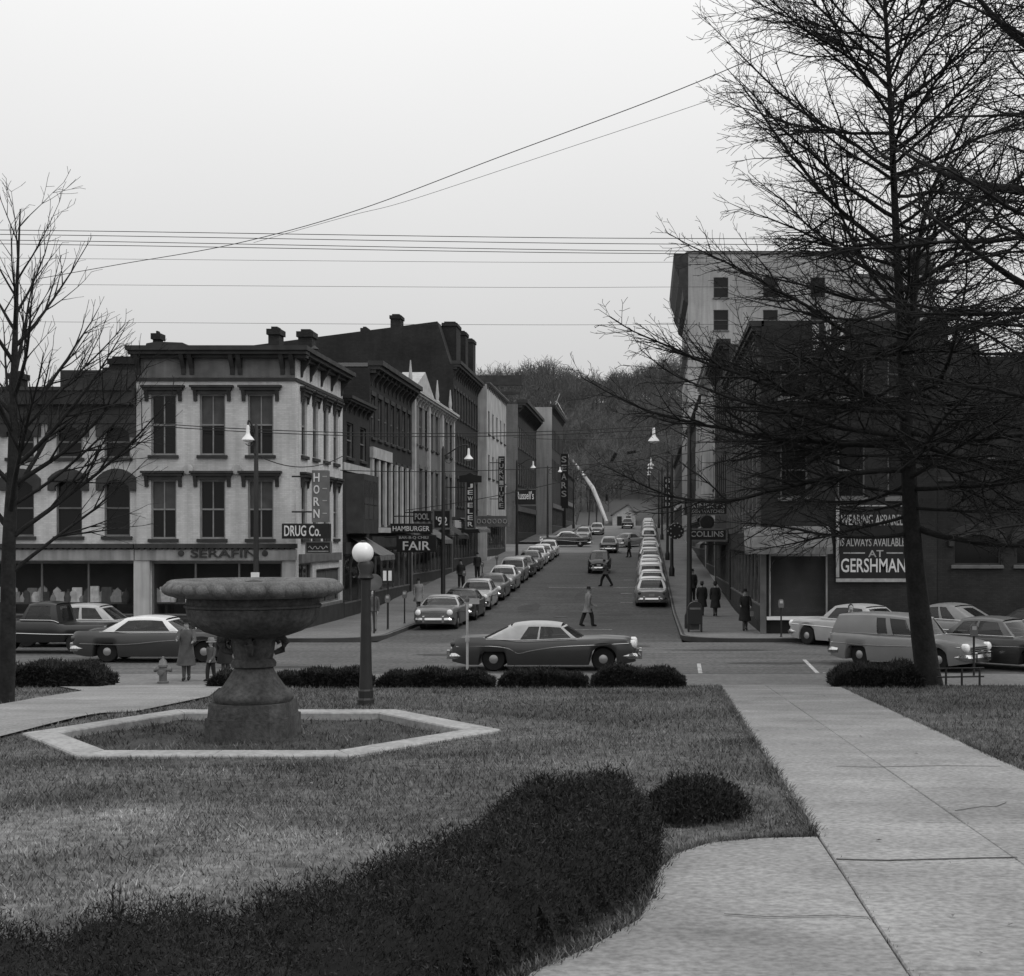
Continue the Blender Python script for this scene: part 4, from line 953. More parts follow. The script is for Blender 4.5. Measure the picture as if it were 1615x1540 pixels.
L4 = simple_block('white_ornate_building', 'white ornate building with a pale gable and small finials, halfway up the left side', 'left', 86.1, 104.4, 12.9, 'pale_brick',
             [(9.9, 2.4), (5.2, 3.2)], 8, 1.15, (0.5, 0.6, 'trim_pale'), hood='lintel', hood_m='trim_mid', depth=10)
MB().prism([(86.6, 13.0), (92.0, 14.9), (97.4, 13.0)], XL-1.6, XL-0.1, 'x').build('gable', 'trim_pale', L4)
for y in (86.5, 97.6, 104):
    MB().lathe([(0.18,0),(0.18,0.5),(0.09,0.6),(0.13,0.9),(0.03,2.0)], 8, (XL-0.15, y, 13.0)).build('finial', 'trim_pale', L4, True)
for u in (0.1, 5.9, 11.8, 17.6):
    link('pilaster', MB().box(u, u+0.55, -0.18, 0, 5.4, 13.0).mesh('pilaster', 'trim_pale'), L4, (XL, 86.1, sz(86.1)-0.4), math.pi/2)
L5 = simple_block('tall_brick_block', 'tallest dark brick block on the left, sloping roof and row of chimneys', 'left', 104.5, 119.7, 16.9, 'dark_brick',
             [(13.2, 2.0), (9.8, 2.0), (6.4, 2.1)], 9, 0.9, (0.6, 0.9, 'trim_dark'), hood='lintel', depth=24)
zr = lambda x: 20.2-0.13*(-15.7-x)
MB().prism([(-14.6, 16.6), (-15.7, 20.2), (-38.4, zr(-38.4)), (-38.4, 16.5)], 104.55, 119.6, 'y').build('upper_wall', 'dark_brick', L5)
for (y0, y1, pt) in ((106.6, 109.0, 20.4), (112.0, 113.6, 20.5), (117.0, 118.6, 20.6)): chimney(L5, -15.6, -14.55, y0, y1, 16.8, pt)
chimney(L5, xat(615,105), xat(631,105), 105.2, 106.5, 18.5, zat(497,105)); chimney(L5, xat(569,105), xat(578,105), 105.2, 106.0, 18.2, zat(517,105))
simple_block('white_party_wall', 'narrow white building standing proud of the tall brick block', 'left', 119.9, 136.4, 17.2, 'cream_wall', [(13, 2), (9.2, 2)], 5, 1.2, (0.3, 0.4, 'trim_mid'), xoff=0.75)
L7 = simple_block('stone_corner_block', 'grey corner block past the side street with white-framed windows in its end wall', 'left', 156.8, 183, 19.0, 'mid_brick', [(14.2, 2.4), (10.0, 2.4)], 9, 1.3, (1.1, 1.3, 'trim_dark'), frame='trim_pale', faces_m='pale_brick', depth=15,
                  south=[(9.7, 14.0, 1.5, 2.6), (12.0, 14.0, 1.6, 2.6), (9.7, 9.8, 1.5, 2.6), (13.0, 9.8, 1.4, 2.6)])
link('cornice', MB().box(0, 15.5, -0.5, 0.0, 18.2, 19.3).box(0, 15.3, -0.3, 0, 17.2, 17.5).mesh('cornice', 'trim_dark'), L7, (XL-15, 156.8, sz(156.8)-0.4), 0)
simple_block('pale_end_block', 'pale-sided building farthest up the left side, flag on its front', 'left', 184, 208, 21.2, 'mid_brick', [(16, 2.4), (12, 2.4)], 8, 1.3, (0.5, 0.8, 'trim_dark'), faces_m='grey_wall', xoff=2.0)
simple_block('low_end_shop', 'low dark shop closing the left row near the crest', 'left', 208.5, 232, 13.5, 'dark_brick', [(10.2, 1.8)], 7, 1.2, (0.3, 0.4, 'trim_dark'), xoff=2.4)

# --- right side
def corner_right():
    zt = zat(506, DR); x1 = xat(1478, DR); W = x1-XR; o = Vector((XR, DR, 0))
    t = empty('brick_corner_store', 'dark four-storey brick corner store behind the oak branches', 'building', ((XR+x1)/2, DR+10, S0))
    cols = [1.3, 3.6, 5.6, 7.6, 10.2] ; w = 1.1
    cols = [c for c in cols if c < W-0.8]
    rows = [(9.6, 1.9), (5.6, 2.2)]
    ops = [(u-w/2, u+w/2, z, z+h) for u in cols for (z, h) in rows]; sh = (0.3, xat(1306,DR)-XR, S0, 3.35); ops.append(sh)
    wall(t, o, 0, W, zt, ops, 'dark_brick')
    for u in cols:
        for (z, h) in rows: window(t, o, 0, u, z, w, h, 'sash', 'trim_mid', 'trim_mid', 'lintel', 'mid_brick')
    for px in (1286, 1305, 1326):
        link('white_post', MB().box(-0.13, 0.13, -0.1, 0, zat(553,DR), zat(510,DR)).mesh('white_post', 'trim_pale'), t, (xat(px,DR), DR, 0))
    D = 77.8-DR; so = Vector((XR, 77.8, 0)); cu = [1.6+i*2.08 for i in range(10)]
    sr = [(9.4, 2.2), (5.2, 2.6)]
    sops = [(u-0.55, u+0.55, z, z+h) for u in cu for (z, h) in sr]+[(0.6, D-0.6, S0+0.4, 3.35)]
    wall(t, so, -math.pi/2, D, zt, sops, 'dark_brick')
    for u in cu:
        for (z, h) in sr: window(t, so, -math.pi/2, u, z, 1.1, h, 'sash', 'trim_mid', 'trim_mid', 'flat', 'trim_mid', hw=1.6)
    for i in range(11): link('pilaster', MB().box(-0.14, 0.14, -0.16, 0, 4.2, zt-1.0).mesh('pilaster', 'trim_mid'), t, so+Vector((0, -(0.56+i*2.08), 0)), -math.pi/2)
    cornice(t, so, -math.pi/2, D, zt-0.8, 0.5, 0.8, 'trim_dark', [0.5+i*2.1 for i in range(11)])
    shopfront(t, so, -math.pi/2, 0.6, D-0.6, S0+0.4, 2.95, 'trim_dark', mull=2.0, seed=9)
    shell(t, XR, x1, DR, 77.8, 0, zt, 'dark_brick', ('N', 'E'))
    # corner shop window: white posts, white sill over a black bulkhead
    shopfront(t, o, 0, sh[0], sh[1], S0, sh[3]-S0, 'black', fas='trim_pale', mull=2.0, seed=3)
    link('corner_post', MB().box(-0.06, 0.18, -0.14, 0.0, S0, 3.3).mesh('corner_post', 'trim_mid'), t, o)
    link('window_sill', MB().box(0.2, sh[1], -0.16, 0.03, S0+0.55, S0+0.68).mesh('window_sill', 'white'), t, o)
    # pale canvas awning rolled half out over the window
    aw = MB(); n = 9
    pr = [(-0.02, 4.45), (-0.55, 4.1), (-1.05, 3.62), (-1.08, 3.36)]
    b = MB(); xs_ = [-0.75+i*(sh[1]+0.8)/n for i in range(n+1)]
    for i in range(n):
        for (p, q_) in zip(pr[:-1], pr[1:]):
            sag = 0.03; b.quad((xs_[i],p[0],p[1]),(xs_[i+1],p[0],p[1]),(xs_[i+1],q_[0],q_[1]-(sag if i % 2 else 0)),(xs_[i],q_[0],q_[1]-(0 if i % 2 else sag)))
    link('awning', b.mesh('awning', 'awning'), t, o)
    chimney(t, xat(1478,DR)-0.9, xat(1478,DR)-0.1, DR+3, DR+4, zt-0.5, zat(487,DR+3))
    x2 = xat(1760, DR)
    t2 = empty('low_brick_store', 'lower dark brick wall at the right edge behind the angle-parked cars', 'building', ((x1+x2)/2, DR+8, S0))
    zt2 = zat(562, DR); W2 = x2-x1-0.02; o2 = Vector((x1+0.02, DR+0.06, 0))
    cc = [1.6, 4.1]
    ops = [(u-0.95, u+0.95, 2.9, 4.1) for u in cc]+[(u-0.6, u+0.6, 7.2, 9.2) for u in cc]
    wall(t2, o2, 0, W2, zt2, ops, 'dark_brick')
    for u in cc: window(t2, o2, 0, u, 2.9, 1.9, 1.2, 'plain', 'trim_dark', 'trim_mid', 'arch', 'trim_dark', hw=2.3); window(t2, o2, 0, u, 7.2, 1.2, 2.0, 'sash', 'trim_dark', 'trim_mid', 'lintel')
    link('string_course', MB().box(0, W2, -0.08, 0.0, 6.25, 6.42).mesh('string_course', 'mid_brick'), t2, o2)
    shell(t2, x1+0.02, x2, DR+0.06, DR+18, 0, zt2, 'dark_brick', ('N', 'E'))
corner_right()
# painted wall sign
def wall_sign():
    d = DR-0.03; x0, x1 = xat(1319, d), xat(1432, d); z0, z1 = zat(917, d), zat(797, d)
    s = empty('wall_sign', 'black sign with four lines of white lettering on the brick wall beside the oak trunk', 'sign', ((x0+x1)/2, d, z0))
    MB().box(x0, x1, d-0.03, d+0.028, z0, z1).build('panel', 'sign_black', s)
    b = MB(); t = 0.11
    b.box(x0-0.02, x0+t, d-0.06, d-0.031, z0+t+0.05, z1-0.05); b.box(x0-0.02, x1+0.02, d-0.06, d-0.031, z0-0.03, z0+t); b.box(x0, x1, d-0.06, d-0.031, z1-0.05, z1); b.build('border', 'letter_grey', s)
    def ln(txt, pa, pb, ya, yb, m='letter'):
        w, h = (pb-pa)*d/F, (yb-ya)*d/F; o = local('lettering', text_mesh(txt, w, h, 0.012, m), None, s); o.location = Vector((xat((pa+pb)/2, d), d-0.032, zat((ya+yb)/2, d)))-s.location
    ln('WEARING APPAREL', 1326, 1424, 812, 829, 'letter_grey'); ln('IS ALWAYS AVAILABLE', 1325, 1427, 849, 862, 'letter_grey'); ln('AT', 1369, 1393, 868, 879, 'letter_grey'); ln('GERSHMAN', 1326, 1428, 881, 903)
    for (a, c) in ((1330, 1364), (1398, 1424)): MB().box(xat(a,d), xat(c,d), d-0.04, d-0.031, zat(873.5,d), zat(871.5,d)).build('rule', 'letter_grey', s)
wall_sign()
simple_block('brick_row_store', 'dark brick row building next up from the brick corner store', 'right', 78, 94, 14.8, 'mid_brick', [(10.6, 2.0), (6.6, 2.2)], 7, 1.1, (0.7, 0.8, 'trim_dark'), hood='lintel')
R3 = simple_block('white_bay_building', 'white-fronted building with projecting bays on the right side', 'right', 94.1, 110, 15.6, 'cream_wall', [(11.3, 2.2), (7.3, 2.4)], 6, 1.2, (0.8, 1.0, 'trim_pale'), hood='lintel', hood_m='trim_mid')
for y in (97, 103, 108):
    o = MB().prism([(XR, y-1.1), (XR-0.8, y-0.6), (XR-0.8, y+0.6), (XR, y+1.1)], 7.0, 13.8, 'z').build('bay', 'cream_wall', R3)
    for z in (7.6, 11.0): MB().quad((XR-0.808,y-0.5,z),(XR-0.808,y+0.5,z),(XR-0.808,y+0.5,z+2.1),(XR-0.808,y-0.5,z+2.1)).build('pane', 'dark_pane', o)
simple_block('dark_row_store', 'dark row building below the tall grey office block', 'right', 110.2, 149.4, 15.0, 'dark_brick', [(11.0, 2.0), (7.4, 2.2)], 14, 1.2, (0.5, 0.6, 'trim_dark'))
def tall_block():
    d = 150.0; x0, x1 = 4.45, xat(1348, d); zt = zat(400, d); o = Vector((x0, d, 2.0)); W = x1-x0
    t = empty('office_block', 'tall grey office block with heavy overhanging cornice rising above the right side', 'building', ((x0+x1)/2, d+12, 2.0))
    ops = []; wins = []
    for px in (1137, 1215, 1290):
        for i in range(7):
            z = zat(470, d)+-i*3.5-2.0; u = xat(px,d)-x0; ops.append((u-0.8, u+0.8, z, z+2.2)); wins.append((u, z))
    wall(t, o, 0, W, zt-2, ops, 'grey_wall')
    for u, z in wins: window(t, o, 0, u, z, 1.6, 2.2, 'sash', 'trim_mid', 'trim_mid')
    so = Vector((x0, 176, 2.0)); ops = []; wins = []
    for i in range(7):
        for j in range(8):
            u = 1.8+j*3.1; z = zat(470,d)-2-i*3.5; ops.append((u-0.8,u+0.8,z,z+2.2)); wins.append((u,z))
    wall(t, so, -math.pi/2, 26, zt-2, ops, 'grey_wall')
    for u, z in wins: window(t, so, -math.pi/2, u, z, 1.6, 2.2, 'sash', 'trim_mid', 'trim_mid')
    # heavy cornice over the street wall, its end showing in profile
    MB().prism([(x0, zt), (x0-1.5, zt), (x0-1.6, zt-0.5), (x0-1.45, zt-1.5), (x0-1.0, zt-2.6), (x0-1.05, zt-3.2), (x0-0.6, zt-4.0), (x0-0.5, zt-4.9), (x0, zt-5.4)], d-0.05, 176, 'y').build('cornice', 'trim_dark', t)
    MB().prism([(x0, zt-11.2), (x0-0.35, zt-10.4), (x0-0.35, zt-10.0), (x0, zt-10.0)], d-0.04, 176, 'y').build('string_course', 'trim_dark', t)
    link('coping', MB().box(-0.2, W+0.1, -0.12, 0.3, zt-2.02, zt-1.75).mesh('coping', 'trim_mid'), t, o)
    b = MB(); n = 10; b.prism([(x1-3.2, zt-3)]+[(x1-3.2+3.2*math.sin(math.pi/2*i/n), zt+0.35-1.9*(1-math.cos(math.pi/2*i/n))) for i in range(n+1)]+[(x1, zt-3)], d+0.4, d+1.2, 'y'); b.build('curved_parapet', 'grey_wall', t)
    shell(t, x0, x1, d, 176, 2.0, zt, 'grey_wall', ('N', 'E'))
    b2 = empty('water_tower_block', 'grey tower block half hidden behind the oak trunk', 'building', (xat(1420,d), d+6, 2.0))
    xa, xb = xat(1353,d), xat(1478,d); z1, z2 = zat(433,d), zat(382,d); xm = xat(1424,d)
    MB().box(xa, xm, d+2, d+16, 2, z1).box(xm, xb, d+1, d+17, 2, z2).build('wall', 'grey_wall', b2)
    MB().box(xa-0.1, xm-0.01, d+1.8, d+16.2, z1, z1+0.4).box(xm, xb+0.2, d+0.8, d+17.2, z2, z2+0.6).build('coping', 'trim_mid', b2)
    for px in (1443, 1462):
        w0 = link('window', MB().box(-0.6, 0.6, -0.06, 0.02, 0, 2.4).mesh('window', 'trim_dark'), b2, (xat(px,d), d+1, zat(430,d)))
    MB().box(xb+0.3, xat(1508,d), d+4, d+10, 2, zat(488,d)).build('side_tower', 'mid_brick', b2)
tall_block()
simple_block('far_row_store', 'low row building beyond the tall office block', 'right', 176.4, 228, 15.5, 'mid_brick', [(11.8, 2.0)], 14, 1.3, (0.4, 0.5, 'trim_dark'))
# pale things at the foot of the hill
def hillside():
    d = 330; x0, x1 = xat(966,d), xat(1002,d); g = hillz(0, d)
    t = empty('pale_house', 'small pale gabled house at the far end of the street', 'building', ((x0+x1)/2, d, g))
    z0 = 3.0; zt = zat(812, d)
    MB().prism([(x0, z0), (x1, z0), (x1, zt), ((x0+x1)/2+1.0, zat(797,d)), (x0, zt)], d, d+9, 'y').build('wall', 'trim_pale', t)
    MB().box(x0+1.1, x0+2.2, d-0.1, d+0.1, z0, zt-0.4).box(x1-2.2, x1-1.1, d-0.1, d+0.1, z0, zt-0.4).build('window', 'black', t)
    MB().prism([(x0-0.5, zt-0.3), ((x0+x1)/2+1.0, zat(797,d)+0.15), (x1+0.5, zt-0.3), (x1+0.5, zt+0.05), ((x0+x1)/2+1.0, zat(797,d)+0.55), (x0-0.5, zt+0.05)], d-0.5, d+9.5, 'y').build('roof', 'trim_mid', t)
    # long pale chute coming down the hillside
    pts = [at(957,824,300), at(946,796,316), at(935,770,332), at(921,750,350), at(904,728,368), at(895,718,376)]
    t = empty('hillside_chute', 'long pale chute slanting down the dark hillside to the street end', 'chute', tuple(pts[0]))
    MB().tube(pts, [0.36, 0.46, 0.5, 0.42, 0.34, 0.28], 8).build('trough', 'grey_wall', t, True)
    for p in pts[1:-1]:
        MB().tube([p-Vector((0.6,0,0.4)), (p.x-1.0, p.y, hillz(p.x, p.y)-1)], 0.16, 5).tube([p+Vector((0.6,0,-0.4)), (p.x+1.0, p.y, hillz(p.x, p.y)-1)], 0.16, 5).build('trestle', 'iron', t)
hillside()
# ------------------------------------------------------------------ fountain and its basin in the lawn
def fountain():
    k = F/FY; z = lambda py: zat(py, FY); r = lambda px: px/2/k
    t = empty('fountain', 'old stone urn fountain with a lobed bowl on a fluted pedestal', 'fountain', (FX, FY, 0.85))
    c = (FX, FY, 0)
    def octo(w, ch, z0, z1, w1=None):
        w1 = w1 or w; f = lambda w_: [(-w_+ch,-w_),(w_-ch,-w_),(w_,-w_+ch),(w_,w_-ch),(w_-ch,w_),(-w_+ch,w_),(-w_,w_-ch),(-w_,-w_+ch)]
        a, b = f(w), f(w1); n = 8
        return MB().add([(FX+p[0],FY+p[1],z0) for p in a]+[(FX+p[0],FY+p[1],z1) for p in b], [tuple(range(n))[::-1], tuple(range(n,2*n))]+[(i,(i+1)%n,(i+1)%n+n,i+n) for i in range(n)])
    b = octo(0.62, 0.2, 0.6, z(1128)); b2 = octo(0.585, 0.18, z(1128), z(1106), 0.57); b.add(b2.v, b2.f); b.build('plinth', 'stone', t)
    st = MB().lathe([(r(118), z(1105.5)), (r(122), z(1102)), (r(124), z(1097)), (r(118), z(1092)), (r(108), z(1089)), (r(92), z(1080)), (r(76), z(1068)), (r(64), z(1058)), (r(60), z(1053))], 40, c)
    st.build('bell_foot', 'stone', t, True)
    MB().lathe([(r(58), z(1053)), (r(68), z(1051)), (r(70), z(1046)), (r(66), z(1042)), (r(60), z(1039))], 40, c).build('collar', 'stone', t, True)
    MB().lathe([(r(58), z(1039)), (r(62), z(1030)), (r(64), z(1020)), (r(66), z(1010)), (r(80), z(1004))], 40, c, mod=lambda q, i: 1+0.035*math.cos(16*q)*(1 if 0 < i < 4 else 0)).build('stem', 'stone', t, True)
    for a in range(4):                                             # scroll ornaments round the neck
        q = R(8+a*90); p = Vector((FX+math.cos(q)*0.36, FY+math.sin(q)*0.36, z(1014))); e = Vector((math.cos(q), math.sin(q), 0))
        pts = [p-e*0.05-Vector((0,0,0.16)), p+e*0.07-Vector((0,0,0.11)), p+e*0.12, p+e*0.06+Vector((0,0,0.09)), p-e*0.02+Vector((0,0,0.05)), p+e*0.02-Vector((0,0,0.02))]
        MB().tube(pts, [0.035,0.055,0.07,0.06,0.045,0.03], 8).build('scroll', 'stone', t, True)
    n = 160; lob = 24
    MB().lathe([(r(74), z(1006)), (r(108), z(1002)), (r(148), z(995)), (r(178), z(985)), (r(196), z(973)), (r(205), z(958.5))], n, c, mod=lambda q, i: 1+0.022*abs(math.cos(lob/2*q))*(1 if 0 < i < 5 else 0)).build('bowl', 'stone', t, True)
    MB().lathe([(r(204), z(958.4)), (r(210), z(957)), (r(210), z(954)), (r(203), z(952)), (r(202), z(938))], 64, c).build('bowl_band', 'stone', t, True)
    m = lambda q, i: (1+0.03*abs(math.cos(lob*q/1.0)))*(1 if i < 6 else 1)/1.03
    lobe = MB().sphere((0,0,0), 0.26, 0.175, 0.125, 14, 10).mesh('lobe', 'stone_pale', True)
    for i in range(30):
        a = 2*math.pi*i/30; o = link('lobe', lobe, t, (FX+1.09*math.cos(a), FY+1.09*math.sin(a), z(928.0)), a)
    MB().lathe([(r(200), z(941)), (r(236), z(941)), (r(254), z(937)), (r(262), z(930)), (r(265), z(924)), (r(258), z(917)), (r(246), z(914)), (r(236), z(914.5)), (r(226), z(920)), (r(120), z(934)), (0.0, z(938))], 192, c, mod=lambda q, i: 1+(0.03*(abs(math.cos(lob/2*q))**0.6-0.7))*(1 if 1 <= i <= 6 else 0)).build('lobed_rim', 'stone_pale', t, True)
    MB().lathe([(0.1, z(934)), (0.09, z(920)), (0.13, z(917)), (0.0, z(914))], 14, c).build('spout', 'stone', t, True)
fountain()
def basin():
    P = COPING; n = len(P); cx = sum(p[0] for p in P)/n; cy = sum(p[1] for p in P)/n
    ins = []
    for i in range(n):                                            # inset outline
        a, b, d = Vector(P[i-1]), Vector(P[i]), Vector(P[(i+1)%n]); e1, e2 = (b-a).normalized(), (d-b).normalized()
        n1, n2 = Vector((e1.y,-e1.x)), Vector((e2.y,-e2.x))
        if n1.dot(Vector((cx,cy))-b) < 0: n1 = -n1
        if n2.dot(Vector((cx,cy))-b) < 0: n2 = -n2
        h = (n1+n2).normalized(); ins.append(b+h*(0.46/max(h.dot(n1), 0.3)))
    t = empty('fountain_basin', 'six-sided pale stone coping round the planting bed under the fountain', 'basin', (cx, cy, 1.0))
    zt = 1.045
    for i in range(n):
        j = (i+1) % n; a, b = Vector(P[i]), Vector(P[j]); ia, ib = Vector(ins[i]), Vector(ins[j])
        m = 2 if (b-a).length > 3 else 1
        for s in range(m):
            p0, p1 = a+(b-a)*(s/m), a+(b-a)*((s+1)/m); q0, q1 = ia+(ib-ia)*(s/m), ia+(ib-ia)*((s+1)/m); g = 0.006
            e = (b-a).normalized()*g; p0, q0, p1, q1 = p0+e, q0+e, p1-e, q1-e
            ch = 0.02; w = (q0-p0).normalized()*ch
            vs = [(p0.x,p0.y,zt-0.3),(p1.x,p1.y,zt-0.3),(q1.x,q1.y,zt-0.3),(q0.x,q0.y,zt-0.3),(p0.x,p0.y,zt-ch),(p1.x,p1.y,zt-ch),(q1.x,q1.y,zt-ch),(q0.x,q0.y,zt-ch),
                  ((p0+w).x,(p0+w).y,zt),((p1+w).x,(p1+w).y,zt),((q1-w).x,(q1-w).y,zt),((q0-w).x,(q0-w).y,zt)]
            MB().add(vs, [(0,3,2,1),(0,1,5,4),(1,2,6,5),(2,3,7,6),(3,0,4,7),(4,5,9,8),(5,6,10,9),(6,7,11,10),(7,4,8,11),(8,9,10,11)]).build('coping_stone', 'coping', t)
    bed = MB(); N_ = 40; rg = random.Random(6)
    gx_ = np.arange(-9.4, -2.2, 0.15); gy_ = np.arange(19, 24, 0.15); ids = {}
    pin = [(p[0], p[1]) for p in ins]; grow = [(cx+(p[0]-cx)*1.05, cy+(p[1]-cy)*1.06) for p in pin]
    for i, x in enumerate(gx_):
        for j, y in enumerate(gy_):
            if in_poly(x, y, grow): ids[i,j] = len(bed.v); bed.v.append((x, y, 0.93+0.03*math.sin(x*3+y)*math.sin(y*2.3)+rg.uniform(-0.012, 0.012)))
    for (i, j) in list(ids):
        if (i+1,j) in ids and (i,j+1) in ids and (i+1,j+1) in ids: bed.f.append((ids[i,j], ids[i+1,j], ids[i+1,j+1], ids[i,j+1]))
    bed.build('soil', 'dirt', t, True)
basin()

# ------------------------------------------------------------------ lamps, poles, posts
def globe_lamp():
    d = 28.0; p = at(577, 1113, d); p.z = lawnz(p.x, d); k = F/d
    t = empty('globe_lamp_post', 'black iron post with a white glass globe beside the fountain', 'lamp post', tuple(p))
    zg = zat(872, d)-p.z; top = zg-0.2
    MB = globals()['MB']
    local('base', MB().lathe([(0.17,0),(0.17,0.12),(0.15,0.16),(0.155,0.3),(0.135,0.34)], 8), 'iron', t)
    local('shaft', MB().lathe([(0.135,0.34),(0.12,0.6),(0.105,1.4),(0.09,2.3),(0.10,top-0.35),(0.16,top-0.3),(0.12,top-0.22),(0.17,top-0.05),(0.13,top+0.02)], 16, mod=lambda q, i: 1+0.03*math.cos(8*q)), 'iron', t, True)
    local('globe', MB().sphere((-0.06,0,zg), 0.215, n=24, m=16), 'lamp_glass', t, True)
    local('cap', MB().lathe([(0.07,zg+0.2),(0.05,zg+0.235),(0.0,zg+0.25)], 12, (-0.06,0,0)), 'iron', t, True)
globe_lamp()
def street_lamp(label, x, y, ax, ay, h=8.05, base=None, seed=0):
    z0 = (base if base is not None else sz(y)+0.15); t = empty('street_lamp', label, 'street lamp', (x, y, z0), group='street lamps')
    local('pole', MB().lathe([(0.2,0),(0.2,0.55),(0.15,0.65),(0.125,0.75),(0.1,4),(0.08,h+0.4),(0.03,h+0.55)], 10), 'iron', t, True)
    e = Vector((ax, ay, 0)); L = e.length; u = e/L
    pts = [Vector((0,0,h+0.0)), u*L*0.3+Vector((0,0,h+0.25)), u*L*0.65+Vector((0,0,h+0.55)), u*L*0.93+Vector((0,0,h+0.62)), u*L+Vector((0,0,h+0.45))]
    local('arm', MB().tube(catmull(pts, 4), 0.035, 6), 'iron', t, True)
    local('scroll', MB().tube([u*(0.3+0.2*math.cos(a*0.7))+Vector((0,0,h-0.15+0.2*math.sin(a*0.7))) for a in range(9)], 0.018, 5), 'iron', t, True)
    b = MB().lathe([(0.04,0.45),(0.06,0.38),(0.07,0.14),(0.1,0.06),(0.2,-0.05),(0.25,-0.13),(0.24,-0.13),(0.08,-0.02)], 18, tuple(u*L+Vector((0,0,h))))
    s = local('lamp_shade', b, 'white', t, True)
    local('lamp_bowl', MB().sphere((u.x*L, u.y*L, h-0.12), 0.21, 0.21, 0.1, n=16, m=8), 'lamp_glass', s, True)
    return t
for i, y in enumerate((59.0, 100.0, 121.0, 165.0, 208.0)):
    street_lamp('%s street lamp from the cross street on the right pavement' % ('nearest', 'second', 'third', 'fourth', 'farthest')[i], KR+0.45, y, -1.5, 0.0)
for i, y in enumerate((74.0, 116.0, 152.0, 206.0)):
    street_lamp('%s street lamp from the cross street on the left pavement' % ('nearest', 'second', 'third', 'farthest')[i], KL-0.5, y, 1.35, 0.0)
p = at(404, 1000, 54.2)
lp = street_lamp('street lamp rising behind the fountain before the pale corner building', p.x, 54.2, -0.25, -0.25, h=7.75, base=0.15)
local('notice', MB().box(-0.16,0.16,-0.16,-0.13,2.15,2.5), 'white', lp)
def hydrant():
    p = at(257, 1089, 36.9); t = empty('fire_hydrant', 'fire hydrant on the sidewalk left of the woman with the child', 'hydrant', (p.x, 36.9, 0.14))
    local('barrel', MB().lathe([(0.15,0),(0.15,0.05),(0.1,0.07),(0.1,0.42),(0.125,0.44),(0.125,0.49),(0.11,0.5),(0.09,0.6),(0.03,0.66),(0.03,0.71),(0.0,0.72)], 14), 'sign_grey', t, True)
    for s in (-1,1): local('nozzle', MB().lathe([(0.05,0),(0.05,0.1),(0.065,0.1),(0.065,0.15),(0.02,0.16)], 10, (0.08*s,0,0.36), 'x') if s > 0 else MB().lathe([(0.05,0),(0.05,-0.1),(0.065,-0.1),(0.065,-0.15),(0.02,-0.16)], 10, (-0.08,0,0.36), 'x'), 'sign_grey', t, True)
    local('front_nozzle', MB().lathe([(0.06,0),(0.06,-0.09),(0.08,-0.09),(0.08,-0.13),(0.03,-0.14)], 10, (0,-0.08,0.3), 'y'), 'sign_grey', t, True)
hydrant()
def mailbox():
    p = at(1096, 996, 57.0); t = empty('mailbox', 'round-topped dark street mailbox on legs at the right corner', 'mailbox', (p.x, 57.0, 0.15))
    w, n = 0.3, 10
    prof = [(-w, 0.32), (w, 0.32), (w, 0.95)]+[(w*math.cos(math.pi*i/n), 0.95+0.28*math.sin(math.pi*i/n)) for i in range(1, n)]+[(-w, 0.95)]
    local('body', MB().prism(prof, -0.28, 0.28, 'y'), 'paint_black', t)
    local('hatch', MB().box(-0.22, 0.22, -0.3, -0.281, 0.92, 1.0), 'trim_mid', t)
    for (a, b) in ((-1,-1),(1,-1),(1,1),(-1,1)): local('leg', MB().box(a*0.26-0.035, a*0.26+0.035, b*0.24-0.035, b*0.24+0.035, 0, 0.33), 'paint_black', t)
    local('notice', MB().box(-0.2, 0.2, 0.2, 0.22, 0.06, 0.3), 'trim_mid', t)
mailbox()
_mt = {}
def meter(label, x, y, z, m='iron'):
    t = empty('parking_meter', label, 'parking meter', (x, y, z), group='parking meters')
    if 'a' not in _mt:
        _mt['a'] = MB().lathe([(0.06,0),(0.045,0.03),(0.032,0.06),(0.032,1.12),(0.05,1.13)], 8).mesh('post', 'iron')
        hp = [(-0.09,1.13),(0.09,1.13),(0.11,1.28),(0.095,1.4),(0.05,1.46),(-0.05,1.46),(-0.095,1.4),(-0.11,1.28)]
        _mt['b'] = MB().prism(hp, -0.06, 0.06, 'y').mesh('head', 'sign_grey'); _mt['c'] = MB().box(-0.06,0.06,-0.068,-0.061,1.3,1.41).mesh('dial', 'trim_pale')
    for k_, n_ in (('a','post'),('b','head'),('c','dial')): local(n_, _mt[k_], None, t)
meter('parking meter on the right pavement before the dark shop window', *at(1232, 1005, 54.0).xy, 0.15)
meter('parking meter by the near kerb before the dark sedan', *at(1536, 1080, 38.6).xy, 0.14)
for i, (px, d) in enumerate(((605, 58.4), (627, 62.5), (683.5, 83.0), (712, 92.0), (738, 101.0))):
    meter('%s parking meter along the left kerb from the street corner' % ('first', 'second', 'third', 'fourth', 'fifth')[i], KL-0.55, d, sz(d)+0.15)
